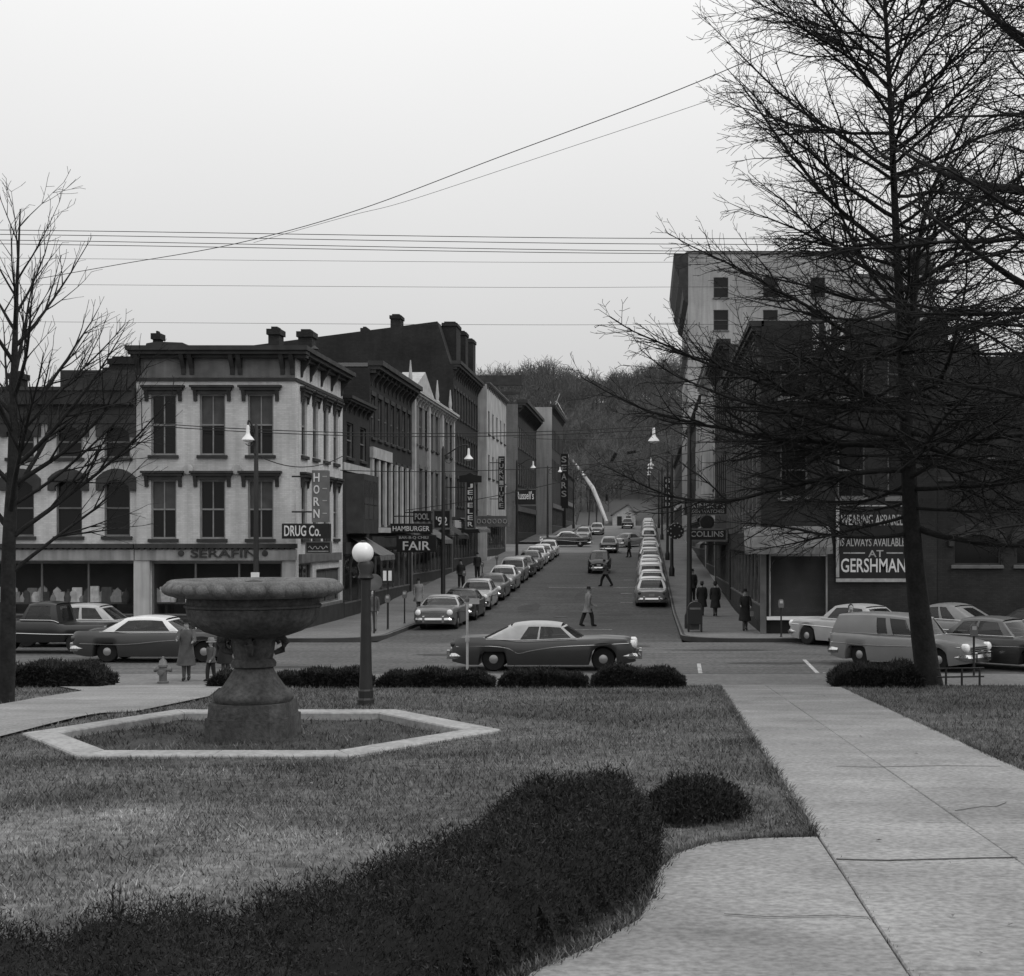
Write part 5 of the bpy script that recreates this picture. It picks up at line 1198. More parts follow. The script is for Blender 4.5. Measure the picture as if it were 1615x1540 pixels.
# round sign back on a post at the left corner, a two-panel notice beside it
def post_sign(name, label, px, py, d, h, kind):
    p = at(px, py, d); t = empty(name, label, 'sign', (p.x, d, 0.15 if d > 50 else 0.14))
    local('post', MB().lathe([(0.035,0),(0.035,h)], 8), 'iron' if kind != 'pale' else 'trim_pale', t)
    if kind == 'round': local('plate', MB().lathe([(0.0,-0.012),(0.33,-0.012),(0.34,0.0),(0.33,0.012),(0.0,0.012)], 24, (0,-0.05,h-0.3), 'y'), 'trim_mid', t, 30)
    if kind == 'notice':
        f = local('frame', MB().box(-0.28,0.28,-0.09,-0.04,h-0.6,h), 'iron', t)
        for s in (-0.12, 0.1): local('plate', MB().box(s-0.07,s+0.07,-0.11,-0.092,h-0.52,h-0.1), 'white', t)
    if kind == 'pale':
        local('collar', MB().lathe([(0.05,0),(0.06,0.05),(0.06,0.14),(0.05,0.18)], 8, (0,0,h*0.45)), 'trim_pale', t)
        local('finial', MB().lathe([(0.06,h),(0.07,h+0.08),(0.02,h+0.16)], 8), 'trim_mid', t)
        local('name_blade', MB().box(-0.02,0.34,-0.02,0.02,h-0.06,h+0.1), 'trim_pale', t)
post_sign('round_sign', 'round traffic sign seen from behind at the left street corner', 590, 1002, 56.0, 2.35, 'round')
post_sign('notice_post', 'post with two small white plates at the left street corner', 612, 995, 58.8, 2.55, 'notice')
post_sign('street_name_post', 'slim pale post at the near kerb before the tail of the convertible', 737, 1072, 39.2, 2.05, 'pale')
def rail():
    t = empty('pipe_rail', 'low pipe rail beside the oak trunk at the lawn edge', 'railing', (9.2, 36.0, 0.16)); y = 36.15
    for px in (1492, 1517, 1545): MB().tube([(xat(px,y), y, 0.1), (xat(px,y), y, 0.62)], 0.03, 8).build('post', 'iron', t)
    MB().tube([(xat(1478,y), y, 0.6), (xat(1552,y), y, 0.62)], 0.02, 8).build('bar', 'iron', t); MB().tube([(xat(1478,y), y, 0.38), (xat(1552,y), y, 0.4)], 0.022, 8).build('bar', 'iron', t)
rail()

# ------------------------------------------------------------------ hanging and projecting signs
def sign(name, label, box, d, lines, panel='sign_black', border=None, thick=0.22, wallx=None, edge=0.05, arch=False):
    x0, x1, y0, y1 = box; X0, X1, Z0, Z1 = xat(x0,d), xat(x1,d), zat(y1,d), zat(y0,d)
    c = Vector(((X0+X1)/2, d, (Z0+Z1)/2)); t = empty(name, label, 'sign', tuple(c))
    w, h = X1-X0, Z1-Z0
    local('panel', MB().cbox(-w/2, w/2, -thick/2, thick/2, -h/2, h/2, 0.02), panel, t)
    if border: local('border', MB().box(-w/2-edge, -w/2+edge, -thick/2-0.02, thick/2+0.02, -h/2-edge, h/2+edge).box(w/2-edge, w/2+edge, -thick/2-0.02, thick/2+0.02, -h/2-edge, h/2+edge)
                     .box(-w/2+edge, w/2-edge, -thick/2-0.02, thick/2+0.02, h/2-edge, h/2+edge).box(-w/2+edge, w/2-edge, -thick/2-0.02, thick/2+0.02, -h/2-edge, -h/2+edge), border, t)
    for (txt, pa, pb, ya, yb, m) in lines:
        o = local('lettering', text_mesh(txt, (pb-pa)*d/F, (yb-ya)*d/F, 0.03, m), None, t); o.location = Vector((xat((pa+pb)/2,d)-c.x, -thick/2-0.004, zat((ya+yb)/2,d)-c.z))
    if wallx is not None:
        xa, xb = (wallx, X0) if wallx < X0 else (X1, wallx)
        b = MB()
        for z in ((Z0+h*0.2, Z1-h*0.12) if h > 0.8 else (c.z,)): b.tube([(xa-c.x, 0, z-c.z), (xb-c.x, 0, z-c.z)], 0.035, 6)
        local('bracket', b, 'iron', t)
    return t
def column(txt, px, hw, ya, yb, m, f=0.72):
    n = len(txt); st = (yb-ya)/n; return [(ch, px-hw, px+hw, ya+i*st+st*(1-f)/2, ya+(i+1)*st-st*(1-f)/2, m) for i, ch in enumerate(txt)]
hs = sign('store_sign', 'upright grey sign with four stacked white letters on the pale corner building', (493, 519, 742, 824), 57.0, column('HORN', 500.5, 4.6, 744, 820, 'letter'), 'sign_grey', None, 0.25, XL)
for py in (752, 771, 790, 810): local('rule', MB().box(0.1, 0.28, -0.14, -0.126, zat(py,57)-hs.location.z-0.02, zat(py,57)-hs.location.z+0.02), 'letter_grey', hs)
sign('store_sign', 'black sign with white letters DRUG Co. on the pale corner building', (446, 521, 826, 850), 56.9, [('DRUG Co.', 450, 507, 829, 846, 'letter')], 'sign_black', None, 0.3, None)
ns_ = sign('neon_sign', 'small dark neon tube sign hanging under the DRUG Co. sign', (483, 522, 855, 873), 57.0, [], 'sign_black', 'sign_grey', 0.14, None, 0.025)
local('hanger', MB().box(-0.35,-0.32,-0.01,0.01,0.2,0.62).box(0.32,0.35,-0.01,0.01,0.2,0.62), 'iron', ns_)
local('neon_tube', MB().tube([(-0.4+i*0.06, -0.09, 0.07*math.sin(i*1.7)) for i in range(14)], 0.018, 5).tube([(-0.42,-0.09,-0.15),(0.42,-0.09,-0.15)], 0.015, 5), 'letter_grey', ns_)
sign('store_sign', 'small dark sign reading POOL above the HAMBURGER sign', (652, 680, 806, 823), 79.5, [('POOL', 655, 677, 810, 820, 'letter_grey')], wallx=XL)
sign('store_sign', 'dark sign reading HAMBURGER on the left pavement side', (616, 682, 826, 841), 78.0, [('HAMBURGER', 620, 678, 830, 838, 'letter')], wallx=XL)
sign('store_sign', 'black sign with four large white letters under the HAMBURGER sign', (626, 688, 844, 871), 76.5, [('BAR-B-Q CHILI', 630, 676, 846, 851, 'letter_grey'), ('FAIR', 636, 679, 854, 868, 'letter')], wallx=XL)
sign('store_sign', 'square black sign with white numerals 92', (684, 711, 805, 834), 83.0, [("'92", 688, 706, 815, 829, 'letter')], 'sign_black', 'sign_grey', wallx=XL)
j = sign('jeweler_sign', 'upright dark sign reading JEWELER with a broad arched head', (735, 749, 760, 834), 100.5, column('JEWELER', 742, 4.0, 762, 832, 'letter'), 'sign_black', 'sign_grey', wallx=XL)
w_ = 17.5*100.5/F; z_ = zat(755,100.5)-j.location.z
local('head', MB().prism([(-w_,z_-0.28),(w_,z_-0.28),(w_,z_+0.18),(w_*0.4,z_+0.25),(0,z_+0.42),(-w_*0.4,z_+0.25),(-w_,z_+0.18)], -0.14, 0.14, 'y'), 'sign_black', j)
local('base', MB().prism([(-w_*0.9,-2.0),(w_*0.9,-2.0),(w_*0.7,-1.74),(-w_*0.7,-1.74)], -0.13, 0.13, 'y'), 'sign_black', j)
sign('furniture_sign', 'tall upright sign reading FURNITURE by the narrow white building', (786, 796, 720, 804), 122.0, column('FURNITURE', 791, 3.3, 722, 802, 'letter_grey', 0.8), 'sign_black', None, wallx=XL+0.75)
r_ = sign('neon_sign', 'wide neon frame sign over the left pavement below JEWELER', (752, 800, 815, 830), 107.0, [], 'sign_grey', 'trim_mid', 0.2, XL)
for i in range(6): local('neon_ring', MB().tube([(-1.0+i*0.4+0.13*math.cos(a*math.pi/5), -0.13, 0.16*math.sin(a*math.pi/5)) for a in range(11)], 0.03, 5), 'letter_grey', r_)
sign('script_sign', 'dark sign with pale script lettering past the side street', (812, 846, 772, 797), 150.0, [("Russell's", 815, 842, 775, 788, 'letter')], 'sign_black', 'trim_mid', wallx=XL)
sign('upright_sign', 'tall upright dark sign with five stacked letters near the top of the street', (883, 896, 716, 802), 203.0, column('SEARS', 889.5, 4.0, 718, 786, 'letter_grey'), 'sign_black', None, wallx=XL+2)
sign('upright_sign', 'upright dark sign with five stacked letters over the right pavement', (1047, 1059, 752, 802), 139.0, column('GRAND', 1053, 3.4, 754, 800, 'letter'), 'sign_black', None, wallx=XR)
sign('jeweler_sign', 'bordered dark watch sign with two lines of lettering over the right pavement', (1079, 1147, 792, 812), 80.0, [("KRINSKY'S", 1083, 1143, 794, 802, 'letter_grey'), ('ELGIN WATCHES', 1084, 1142, 804, 809.5, 'letter_grey')], 'sign_black', 'trim_mid', 0.25, XR, 0.04)
sign('store_sign', 'bordered dark sign with one line of lettering under the watch sign', (1084, 1146, 835, 853), 77.0, [('COLLINS', 1089, 1141, 838, 847, 'letter_grey')], 'sign_black', 'trim_mid', 0.25, XR, 0.05)
rs = empty('round_clock_sign', 'round dark sign board between two bordered signs over the right pavement', 'sign', tuple(at(1115, 824, 78.5)))
local('disc', MB().lathe([(0.0,-0.08),(0.36,-0.08),(0.4,0.0),(0.36,0.08),(0.0,0.08)], 24, (0,0,0), 'y'), 'sign_black', rs, 30); local('rim', MB().tube([(0.41*math.cos(a*math.pi/10),0,0.41*math.sin(a*math.pi/10)) for a in range(21)], 0.03, 5), 'trim_mid', rs)
local('bracket', MB().tube([(0.4,0,0),(XR-at(1115,824,78.5).x,0,0)], 0.03, 6), 'iron', rs)
pn = at(1066, 838, 88.0); rs = empty('neon_sign', 'round neon sign of radiating bulbs beside the right street lamp poles', 'sign', tuple(pn))
local('disc', MB().lathe([(0.0,-0.08),(0.5,-0.08),(0.52,0.08),(0.0,0.08)], 20, (0,0,0), 'y'), 'sign_black', rs, 30)
for i in range(14):
    a = 2*math.pi*i/14; local('bulb', MB().sphere((0.5*math.cos(a)*(0.7+0.3*(i%2)), -0.12, 0.5*math.sin(a)*(0.7+0.3*(i%2))), 0.05, n=6, m=4), 'letter_grey', rs)
local('bracket', MB().tube([(0.5,0,0),(XR-pn.x,0,0.2)], 0.04, 6), 'iron', rs)
# canvas awnings over the shopfronts
def awning(label, side, y0, y1, m, drop=0.9, out=1.5):
    X = XL if side == 'left' else XR; sg = 1 if side == 'left' else -1; zb = sz((y0+y1)/2)+3.1
    t = empty('awning', label, 'awning', (X, (y0+y1)/2, zb), group='shop awnings')
    n = max(3, int((y1-y0)/0.9)); b = MB(); f = MB()
    for i in range(n):
        a, c = y0+(y1-y0)*i/n-(y0+y1)/2, y0+(y1-y0)*(i+1)/n-(y0+y1)/2
        b.quad((sg*0.02,a,drop),(sg*0.02,c,drop),(sg*out,c,0.02*(i%2)),(sg*out,a,0.02*((i+1)%2)))
        f.quad((sg*out,a,0),(sg*out,c,0),(sg*(out+0.02),c-0.05,-0.24),(sg*(out+0.02),a+0.05,-0.24))
    local('canvas', b, m, t); local('valance', f, m, t)
    local('arm', MB().tube([(0.02*sg,-(y1-y0)/2+0.1,0.0),(sg*out,-(y1-y0)/2+0.1,0.0)], 0.025, 5).tube([(0.02*sg,(y1-y0)/2-0.1,0.0),(sg*out,(y1-y0)/2-0.1,0.0)], 0.025, 5), 'iron', t)
for (sd, a, c, m, lab) in (('left', 68.0, 72.0, 'trim_mid', 'grey awning nearest the corner on the left pavement'), ('left', 88.5, 93.5, 'awning', 'pale awning below the white ornate building'), ('left', 96.5, 102.0, 'trim_dark', 'dark awning before the tall brick block'),
        ('left', 108.0, 116.0, 'awning', 'pale awning under the tall brick block'), ('left', 124.0, 132.0, 'trim_mid', 'grey awning under the narrow white building'), ('right', 81.0, 88.0, 'awning', 'nearest pale awning over the right pavement past the corner store'),
        ('right', 97.0, 106.0, 'trim_mid', 'grey awning under the white-fronted bays on the right'), ('right', 114.0, 124.0, 'awning', 'farthest pale awning over the right pavement')):
    awning(lab, sd, a, c, m)
# flag on the far building
fp = at(871, 640, 186.0); t = empty('flag', 'striped flag hanging on the front of the far pale-sided building', 'flag', tuple(fp))
b = MB(); n = 7
for i in range(n):
    u0, u1 = i/n, (i+1)/n
    if i % 2 == 0: b.quad((0.2+0.35*u0*3, 0.1*math.sin(i), 1.3-u0*1.9), (0.2+0.35*u1*3, 0.1*math.sin(i+1), 1.3-u1*1.9), (0.9+0.35*u1*3, 0.15, 0.2-u1*2.0), (0.9+0.35*u0*3, 0.15, 0.2-u0*2.0))
local('stripes', b, 'white', t)
b = MB().quad((0.2,0.05,1.3),(1.25,0.05,-0.6),(1.95,0.2,-1.8),(0.9,0.2,0.2)); local('cloth', b, 'cloth_mid', t); local('pole', MB().tube([(0,0,-1.0),(1.0,0.1,1.6)], 0.05, 6), 'trim_pale', t)
# traffic signals hung over the street
def signal(label, px, py, d, tilt):
    p = at(px, py, d); t = empty('traffic_signal', label, 'traffic light', tuple(p), group='hanging traffic signals'); t.rotation_euler = (0, tilt, 0)
    local('housing', MB().cbox(-0.18,0.18,-0.2,0.2,-0.55,0.55,0.03), 'paint_black', t)
    for i in range(3): local('lens', MB().lathe([(0.12,-0.205),(0.14,-0.36),(0.13,-0.36),(0.11,-0.21)], 10, (0,0,0.34-i*0.34), 'y'), 'iron', t)
    local('hanger', MB().tube([(0,0,0.55),(0,0,1.1)], 0.03, 5), 'iron', t)
signal('nearer dark traffic signal hanging tilted over the street', 968, 722, 135.0, R(28)); signal('small dark traffic signal hanging near the street end', 957, 785, 215.0, 0)
signal('dark traffic signal hanging right of the tilted one', 996, 714, 160.0, R(80))

# ------------------------------------------------------------------ overhead wires
def wire(label, pts, r=0.013, sag=0.0):
    P = catmull(pts, 8) if len(pts) > 2 else [Vector(pts[0]).lerp(Vector(pts[1]), i/16)-Vector((0,0,sag*4*(i/16)*(1-i/16))) for i in range(17)]
    b = MB().tube(P, r, 5); o = b.build('overhead_wire', 'wire', None); tag(o, label, 'wire', 'overhead wires'); return o
names = ('topmost of the level wires across the sky', 'second level wire from the top across the sky', 'third level wire from the top across the sky', 'fourth level wire from the top across the sky',
         'thin level wire just under the bundle of four', 'lone thin level wire midway between bundle and rooftops', 'lowest thin level wire just above the rooftops')
for i, (yl_, yr_) in enumerate(((364,377), (371,386), (380,397), (386,401), (408,414), (449,453), (508,512))):
    d = 41.0+0.35*i; w = wire(names[i], [at(-400, yl_-4, d), at(80, yl_, d), at(800, (yl_*0.35+yr_*0.65)+2, d), at(1200, yr_, d), at(2100, yr_+4, d)], 0.011 if i < 4 else 0.006)
wire('heavier of two slanting wires rising to the oak crown', [at(60, 440, 52), at(190, 417, 50), at(370, 385, 48), at(560, 333, 46), at(790, 247, 43), at(1070, 142, 40), at(1330, 30, 38)], 0.013)
wire('finer of two slanting wires rising to the oak crown', [at(400, 383, 48), at(550, 341, 46), at(640, 318, 45), at(840, 252, 43), at(1150, 148, 40), at(1390, 60, 38)], 0.007)
for i, (a, c, lab) in enumerate((((240,668,56), (1160,662,60), 'upper of two close wires crossing at third-floor level'), ((240,672,56), (1160,668,60), 'lower of two close wires crossing at third-floor level'),
        ((536,742,66), (1190,700,66), 'wire slung over the street at second-floor level'), ((640,805,80), (1120,690,80), 'wire slanting up over the street from the POOL sign'),
        ((810,690,140), (1100,680,140), 'far wire slung above the hanging traffic signals'), ((540,720,60), (400,715,54), 'short wire from the corner building to the street lamp'),
        ((880,735,200), (1075,770,200), 'far wire slung near the top of the street'))):
    wire(lab, [at(*a), at(*c)], 0.012+0.00012*a[2], 0.5)
# ------------------------------------------------------------------ vehicles of the nineteen-forties and fifties
def ip(x, tab):
    return float(np.interp(x, [p[0] for p in tab], [p[1] for p in tab]))
def sm(tab, x):                                             # smoothed profile
    return (ip(x-0.14, tab)+2*ip(x, tab)+ip(x+0.14, tab))/4
def car_parts(S):
    """meshes of one body style; x is forward, origin on the road under the middle of the car"""
    hl, R_, P = S['L']/2, S.get('R', 0.35), []
    xs_ = sorted(set([round(v, 3) for v in np.concatenate([np.linspace(-hl, hl, 46), *[np.linspace(xc-R_-0.07, xc+R_+0.07, 15) for xc in (S['xf'], S['xr'])], [hl-0.03, -hl+0.03]])]))
    rows = []
    for x in xs_:
        T = sm(S['top'], x); w = sm(S['wid'], x); zb = S.get('zb', 0.2); fz_ = sm(S['fend'], x) if 'fend' in S else 0.0
        endf = 1-max(0, (abs(x)-(hl-0.16))/0.16)**2*0.35
        low = zb+max(0, (abs(x)-hl+0.5))*0.18
        for xc, top in ((S['xf'], 1.0), (S['xr'], S.get('skirt', 0.75))):
            u = x-xc; ra = R_+0.055
            if abs(u) < ra: low = max(low, R_*0.95+math.sqrt(ra*ra-u*u)*top if top > 0.9 else min(R_*0.95+math.sqrt(ra*ra-u*u), R_*0.95+ra*top))
        T2 = max(T, low+0.1); w *= endf**0.3; cr = S.get('crown', 0.05)
        mid = max(low+0.04, low+(T2-low)*0.55); sh = max(mid+0.02, T2-0.1)
        rows.append([(0, T2+cr), (0.4*w, T2+cr*0.8), (0.72*w, T2+cr*0.25+fz_*0.25), (0.88*w, T2+fz_), (0.97*w, T2-0.05+fz_*0.8), (1.0*w, sh+fz_*0.3), (1.02*w, mid), (1.0*w, max(low+0.02, low+(mid-low)*0.4)), (0.95*w, low), (0.5*w, low), (0, low)])
    b = MB(); n = 2*len(rows[0])-2
    for x, r in zip(xs_, rows):
        b.v += [(x, p[0], p[1]) for p in r]+[(x, -p[0], p[1]) for p in r[-2:0:-1]]
    for i in range(len(xs_)-1): b.f += [(i*n+j, i*n+(j+1)%n, (i+1)*n+(j+1)%n, (i+1)*n+j) for j in range(n)]
    b.f += [tuple(range(n)), tuple(range((len(xs_)-1)*n, len(xs_)*n))[::-1]]
    P.append(('body', b.mesh('body', 'paint_mid', 38), 'body', None))
    # greenhouse: windscreen base/top, rear glass top/base
    g = S['cab']; zr = S['roof']; wr = g['wr']
    belt = lambda x: sm(S['top'], x)+0.02
    def rail(x): return zr-0.07-0.05*((x-(g['x1']+g['x2'])/2)/((g['x1']-g['x2'])/2+0.01))**2
    bw = lambda x: sm(S['wid'], x)*0.9
    def side(x, v, s, inset=0.0):                            # point on the side of the cabin, v from belt (0) to rail (1)
        tx = min(max(x, g['x3']), g['x0'])
        if v <= 0: return Vector((tx, s*(bw(tx)-inset), belt(tx)-0.03))
        xr_ = g['x2']+(tx-g['x3'])/(g['x0']-g['x3'])*(g['x1']-g['x2'])
        a = Vector((tx, s*(bw(tx)-inset), belt(tx)-0.03)); c = Vector((xr_, s*(wr-inset), rail(xr_))); m = a.lerp(c, v); m.y += s*0.035*math.sin(math.pi*v); return m
    L_ = g['x0']-g['x3']; cuts = g['glass']                   # list of (from, to) fractions along the belt that are side glass, rear to front
    roof = MB(); nx_, ny_ = 12, 8
    grid = []
    for i in range(nx_+1):
        x = g['x2']+(g['x1']-g['x2'])*i/nx_
        ff = g['x3']+L_*i/nx_
        grid.append([Vector((side(ff,1,1).x, wr*math.cos(math.pi*j/ny_), rail(x)+0.085*math.sin(math.pi*j/ny_)**0.7*(1-0.25*abs(2*i/nx_-1)**3))) for j in range(ny_+1)])
    for i in range(nx_):
        for j in range(ny_): roof.quad(grid[i][j], grid[i+1][j], grid[i+1][j+1], grid[i][j+1])
    fr = [0.0]+[c for ab in cuts for c in ab]+[1.0]
    solid = [(fr[i], fr[i+1]) for i in range(0, len(fr)-1, 2)]
    for s in (1, -1):
        for (a, c) in solid:
            if c-a < 1e-4: continue
            k_ = max(1, int((c-a)/0.06))
            for q in range(k_):
                xa, xb = g['x3']+L_*(a+(c-a)*q/k_), g['x3']+L_*(a+(c-a)*(q+1)/k_)
                for v in range(4): roof.quad(side(xa,v/4,s), side(xb,v/4,s), side(xb,(v+1)/4,s), side(xa,(v+1)/4,s))
        for (a, c) in cuts:
            for q in range(6):
                xa, xb = g['x3']+L_*(a+(c-a)*q/6), g['x3']+L_*(a+(c-a)*(q+1)/6)
                roof.quad(side(xa,0.9,s), side(xb,0.9,s), side(xb,1,s), side(xa,1,s)); roof.quad(side(xa,0,s), side(xb,0,s), side(xb,0.07,s), side(xa,0.07,s))
    # header strips over the end windows, corners
    def endpt(front, yf, v):
        f = 1.0 if front else 0.0; x = g['x0'] if front else g['x3']
        a = side(x, v, 1); bow = (g.get('bow', 0.16))*(1-yf*yf)*(1 if front else -0.9); return Vector((a.x+bow*(1-v*0.55), a.y*yf, a.z+(0.03*(1-yf*yf))))
    for front in (True, False):
        yw = g['wf'] if front else g['wb']
        for lo, hi in ((-1, -yw), (yw, 1)):
            for q in range(3):
                y0, y1 = lo+(hi-lo)*q/3, lo+(hi-lo)*(q+1)/3
                for v in range(4): roof.quad(endpt(front,y0,v/4), endpt(front,y1,v/4), endpt(front,y1,(v+1)/4), endpt(front,y0,(v+1)/4))
        for q in range(8):
            y0, y1 = -yw+2*yw*q/8, -yw+2*yw*(q+1)/8
            roof.quad(endpt(front,y0,0.9), endpt(front,y1,0.9), endpt(front,y1,1), endpt(front,y0,1)); roof.quad(endpt(front,y0,0), endpt(front,y1,0), endpt(front,y1,0.08), endpt(front,y0,0.08))
    P.append(('roof', roof.mesh('roof', 'paint_mid', 50), 'roof', None))
    for front in (True, False):
        yw = g['wf'] if front else g['wb']
        if yw < 0.05: continue
        b = MB()
        for q in range(8):
            y0, y1 = -yw+2*yw*q/8, -yw+2*yw*(q+1)/8
            for v in range(3): b.quad(endpt(front,y0,0.05+v*0.29), endpt(front,y1,0.05+v*0.29), endpt(front,y1,0.05+(v+1)*0.29), endpt(front,y0,0.05+(v+1)*0.29))
        nm = 'windscreen' if front else 'rear_window'; P.append((nm, b.mesh(nm, 'car_glass', True), None, None))
    for s in (1, -1):
        for (a, c) in cuts:
            b = MB()
            for q in range(4):
                xa, xb = g['x3']+L_*(a+(c-a)*q/4), g['x3']+L_*(a+(c-a)*(q+1)/4)
                for v in range(3): b.quad(side(xa,0.05+v*0.29,s,0.012), side(xb,0.05+v*0.29,s,0.012), side(xb,0.05+(v+1)*0.29,s,0.012), side(xa,0.05+(v+1)*0.29,s,0.012))
            P.append(('side_window', b.mesh('side_window', 'car_glass', True), None, None))
        # bright strip at the belt
        P.append(('trim_strip', MB().tube([side(g['x3']+L_*i/10,0,s)+Vector((0,s*0.015,0.045)) for i in range(11)], 0.012, 4).mesh('trim_strip', 'chrome'), None, None))
    # seats
    if g.get('seats', True):
        for xs1 in (g['x1']-0.75, g['x2']+0.5):
            P.append(('seat', MB().cbox(xs1-0.12, xs1+0.1, -wr*0.95, wr*0.95, 0.55, belt(xs1)+0.1, 0.04).mesh('seat', 'cloth_dark'), None, None))
    # wheels
    for xc in (S['xf'], S['xr']):
        for s in (1, -1):
            tw = 0.2; yo = s*(sm(S['wid'], xc)*0.985-tw)
            tyre = MB().lathe([(R_*0.62, 0), (R_*0.9, 0.0), (R_, tw*0.22), (R_, tw*0.78), (R_*0.9, tw), (R_*0.62, tw)], 22, (0,0,0), 'y').mesh('tyre', 'tyre', 40)
            rim = MB().lathe([(R_*0.62, tw*0.9), (R_*0.56, tw*0.72), (R_*0.42, tw*0.78), (R_*0.36, tw*1.02), (R_*0.2, tw*1.1), (0.0, tw*1.12)] if s > 0 else [(R_*0.62, tw*0.1), (R_*0.56, tw*0.28), (R_*0.42, tw*0.22), (R_*0.36, -tw*0.02), (R_*0.2, -tw*0.1), (0.0, -tw*0.12)], 22, (0,0,0), 'y').mesh('rim', 'hub', 40)
            P.append(('wheel', None, None, [('tyre', tyre), ('rim', rim), (xc, yo if s > 0 else yo, R_)]))
    # bumpers, lamps, grille
    wf, wb_ = sm(S['wid'], hl-0.1), sm(S['wid'], -hl+0.1)
    def bumper(x, w, sgn):
        pts = [Vector((x-sgn*0.42, -w-0.03, 0.47)), Vector((x-sgn*0.1, -w-0.01, 0.46)), Vector((x+sgn*0.08, -w*0.8, 0.45)), Vector((x+sgn*0.13, 0, 0.45)), Vector((x+sgn*0.08, w*0.8, 0.45)), Vector((x-sgn*0.1, w+0.01, 0.46)), Vector((x-sgn*0.42, w+0.03, 0.47))]
        b = MB(); c = catmull(pts, 3)
        for k_, (h0, h1) in enumerate(((-0.09, 0.09),)):
            for p, q in zip(c[:-1], c[1:]):
                d_ = (q-p).normalized(); o = Vector((d_.y, -d_.x, 0))*0.045*(1 if sgn > 0 else -1)
                b.quad(p+Vector((0,0,h0)), q+Vector((0,0,h0)), q+o, p+o); b.quad(p+o, q+o, q+Vector((0,0,h1)), p+Vector((0,0,h1)))
        for s in (-1, 1): b.cbox(x+sgn*0.14-0.05, x+sgn*0.14+0.05, s*0.42-0.05, s*0.42+0.05, 0.34, 0.62, 0.02)
        return b.mesh('bumper', 'chrome', 40)
    P.append(('bumper', bumper(hl, wf, 1), None, None)); P.append(('bumper', bumper(-hl, wb_, -1), None, None))
    hz = S.get('hz', 0.72); hx_f = hl+0.0
    for s in (1, -1):
        P.append(('headlight', MB().lathe([(0.13,-0.12),(0.135,0.0),(0.12,0.03),(0.08,0.06),(0.0,0.075)], 14, (hl-0.03, s*wf*0.82, hz), 'x').mesh('headlight', 'lamp_glass', True), None, None))
        tz = S.get('tz', 0.74); P.append(('tail_light', MB().lathe([(0.09,0.08),(0.095,0.0),(0.07,-0.05),(0.0,-0.07)], 12, (-hl+0.02, s*wb_*0.86, tz), 'x').mesh('tail_light', 'tail_lamp', True), None, None))
    b = MB(); b.box(hl-0.02, hl+0.03, -wf*0.6, wf*0.6, 0.56, 0.59)
    for i in range(3): b.box(hl-0.03, hl+0.02, -wf*0.62, wf*0.62, 0.62+i*0.055, 0.645+i*0.055)
    P.append(('grille', b.mesh('grille', 'chrome'), None, None))
    P.append(('number_plate', MB().box(-hl-0.02, -hl+0.02, -0.15, 0.15, 0.6, 0.74).mesh('number_plate', 'trim_pale'), None, None))
    if S.get('spear'):
        for s in (1, -1):
            pts = [Vector((x, s*(sm(S['wid'], x)*1.02+0.008), z)) for (x, z) in S['spear']]
            P.append(('side_trim', MB().tube(catmull(pts, 4), 0.014, 4).mesh('side_trim', 'chrome'), None, None))
    return P
_cars = {}
def car(name, label, style, x, y, heading, body='paint_mid', roof=None, z=None, pitch=0.0, group=None, cat='car', lift=None):
    """heading: direction of travel, radians from +X"""
    if style not in _cars: _cars[style] = car_parts(STYLES[style])
    t = empty(name, label, cat, (x, y, (sz(y) if z is None else z)), heading, group); 
    t.rotation_euler = (0, pitch, heading); t.rotation_mode = 'XYZ'
    if pitch: t.rotation_euler = Matrix.Rotation(heading, 3, 'Z').__matmul__(Matrix.Rotation(pitch, 3, 'Y')).to_euler()
    for (nm, me, slot, wheel) in _cars[style]:
        if wheel:
            w = bpy.data.objects.new('wheel', wheel[0][1]); C.objects.link(w); w.parent = t; w.location = wheel[2]
            r_ = bpy.data.objects.new('rim', wheel[1][1]); C.objects.link(r_); r_.parent = w; continue
        o = bpy.data.objects.new(nm, me); C.objects.link(o); o.parent = t
        if slot:
            m = body if slot == 'body' else (roof or body)
            o.material_slots[0].link = 'OBJECT'; o.material_slots[0].material = MATS[m]
    return t
SED = dict(L=5.0, xf=1.52, xr=-1.42, R=0.35, roof=1.56, crown=0.05, wid=[(-2.5,0.72),(-2.3,0.84),(-1.2,0.92),(0.5,0.93),(1.6,0.9),(2.3,0.82),(2.5,0.74)],
           top=[(-2.5,0.80),(-2.42,0.88),(-1.6,0.95),(-1.0,0.98),(0.9,0.99),(1.6,0.96),(2.3,0.88),(2.45,0.82),(2.5,0.72)], fend=[(-2.5,0.05),(-1.2,0.03),(-0.8,0.0),(1.0,0.0),(1.6,0.03),(2.4,0.04),(2.5,0.03)],
           cab=dict(x0=0.92, x1=0.42, x2=-1.02, x3=-1.58, wr=0.62, glass=[(0.12,0.44),(0.49,0.88)], wf=0.9, wb=0.82, bow=0.2), hz=0.76, tz=0.78, spear=[(-2.3,0.7),(-0.9,0.68),(0.6,0.72),(2.3,0.76)])
STYLES = {'sedan': SED}
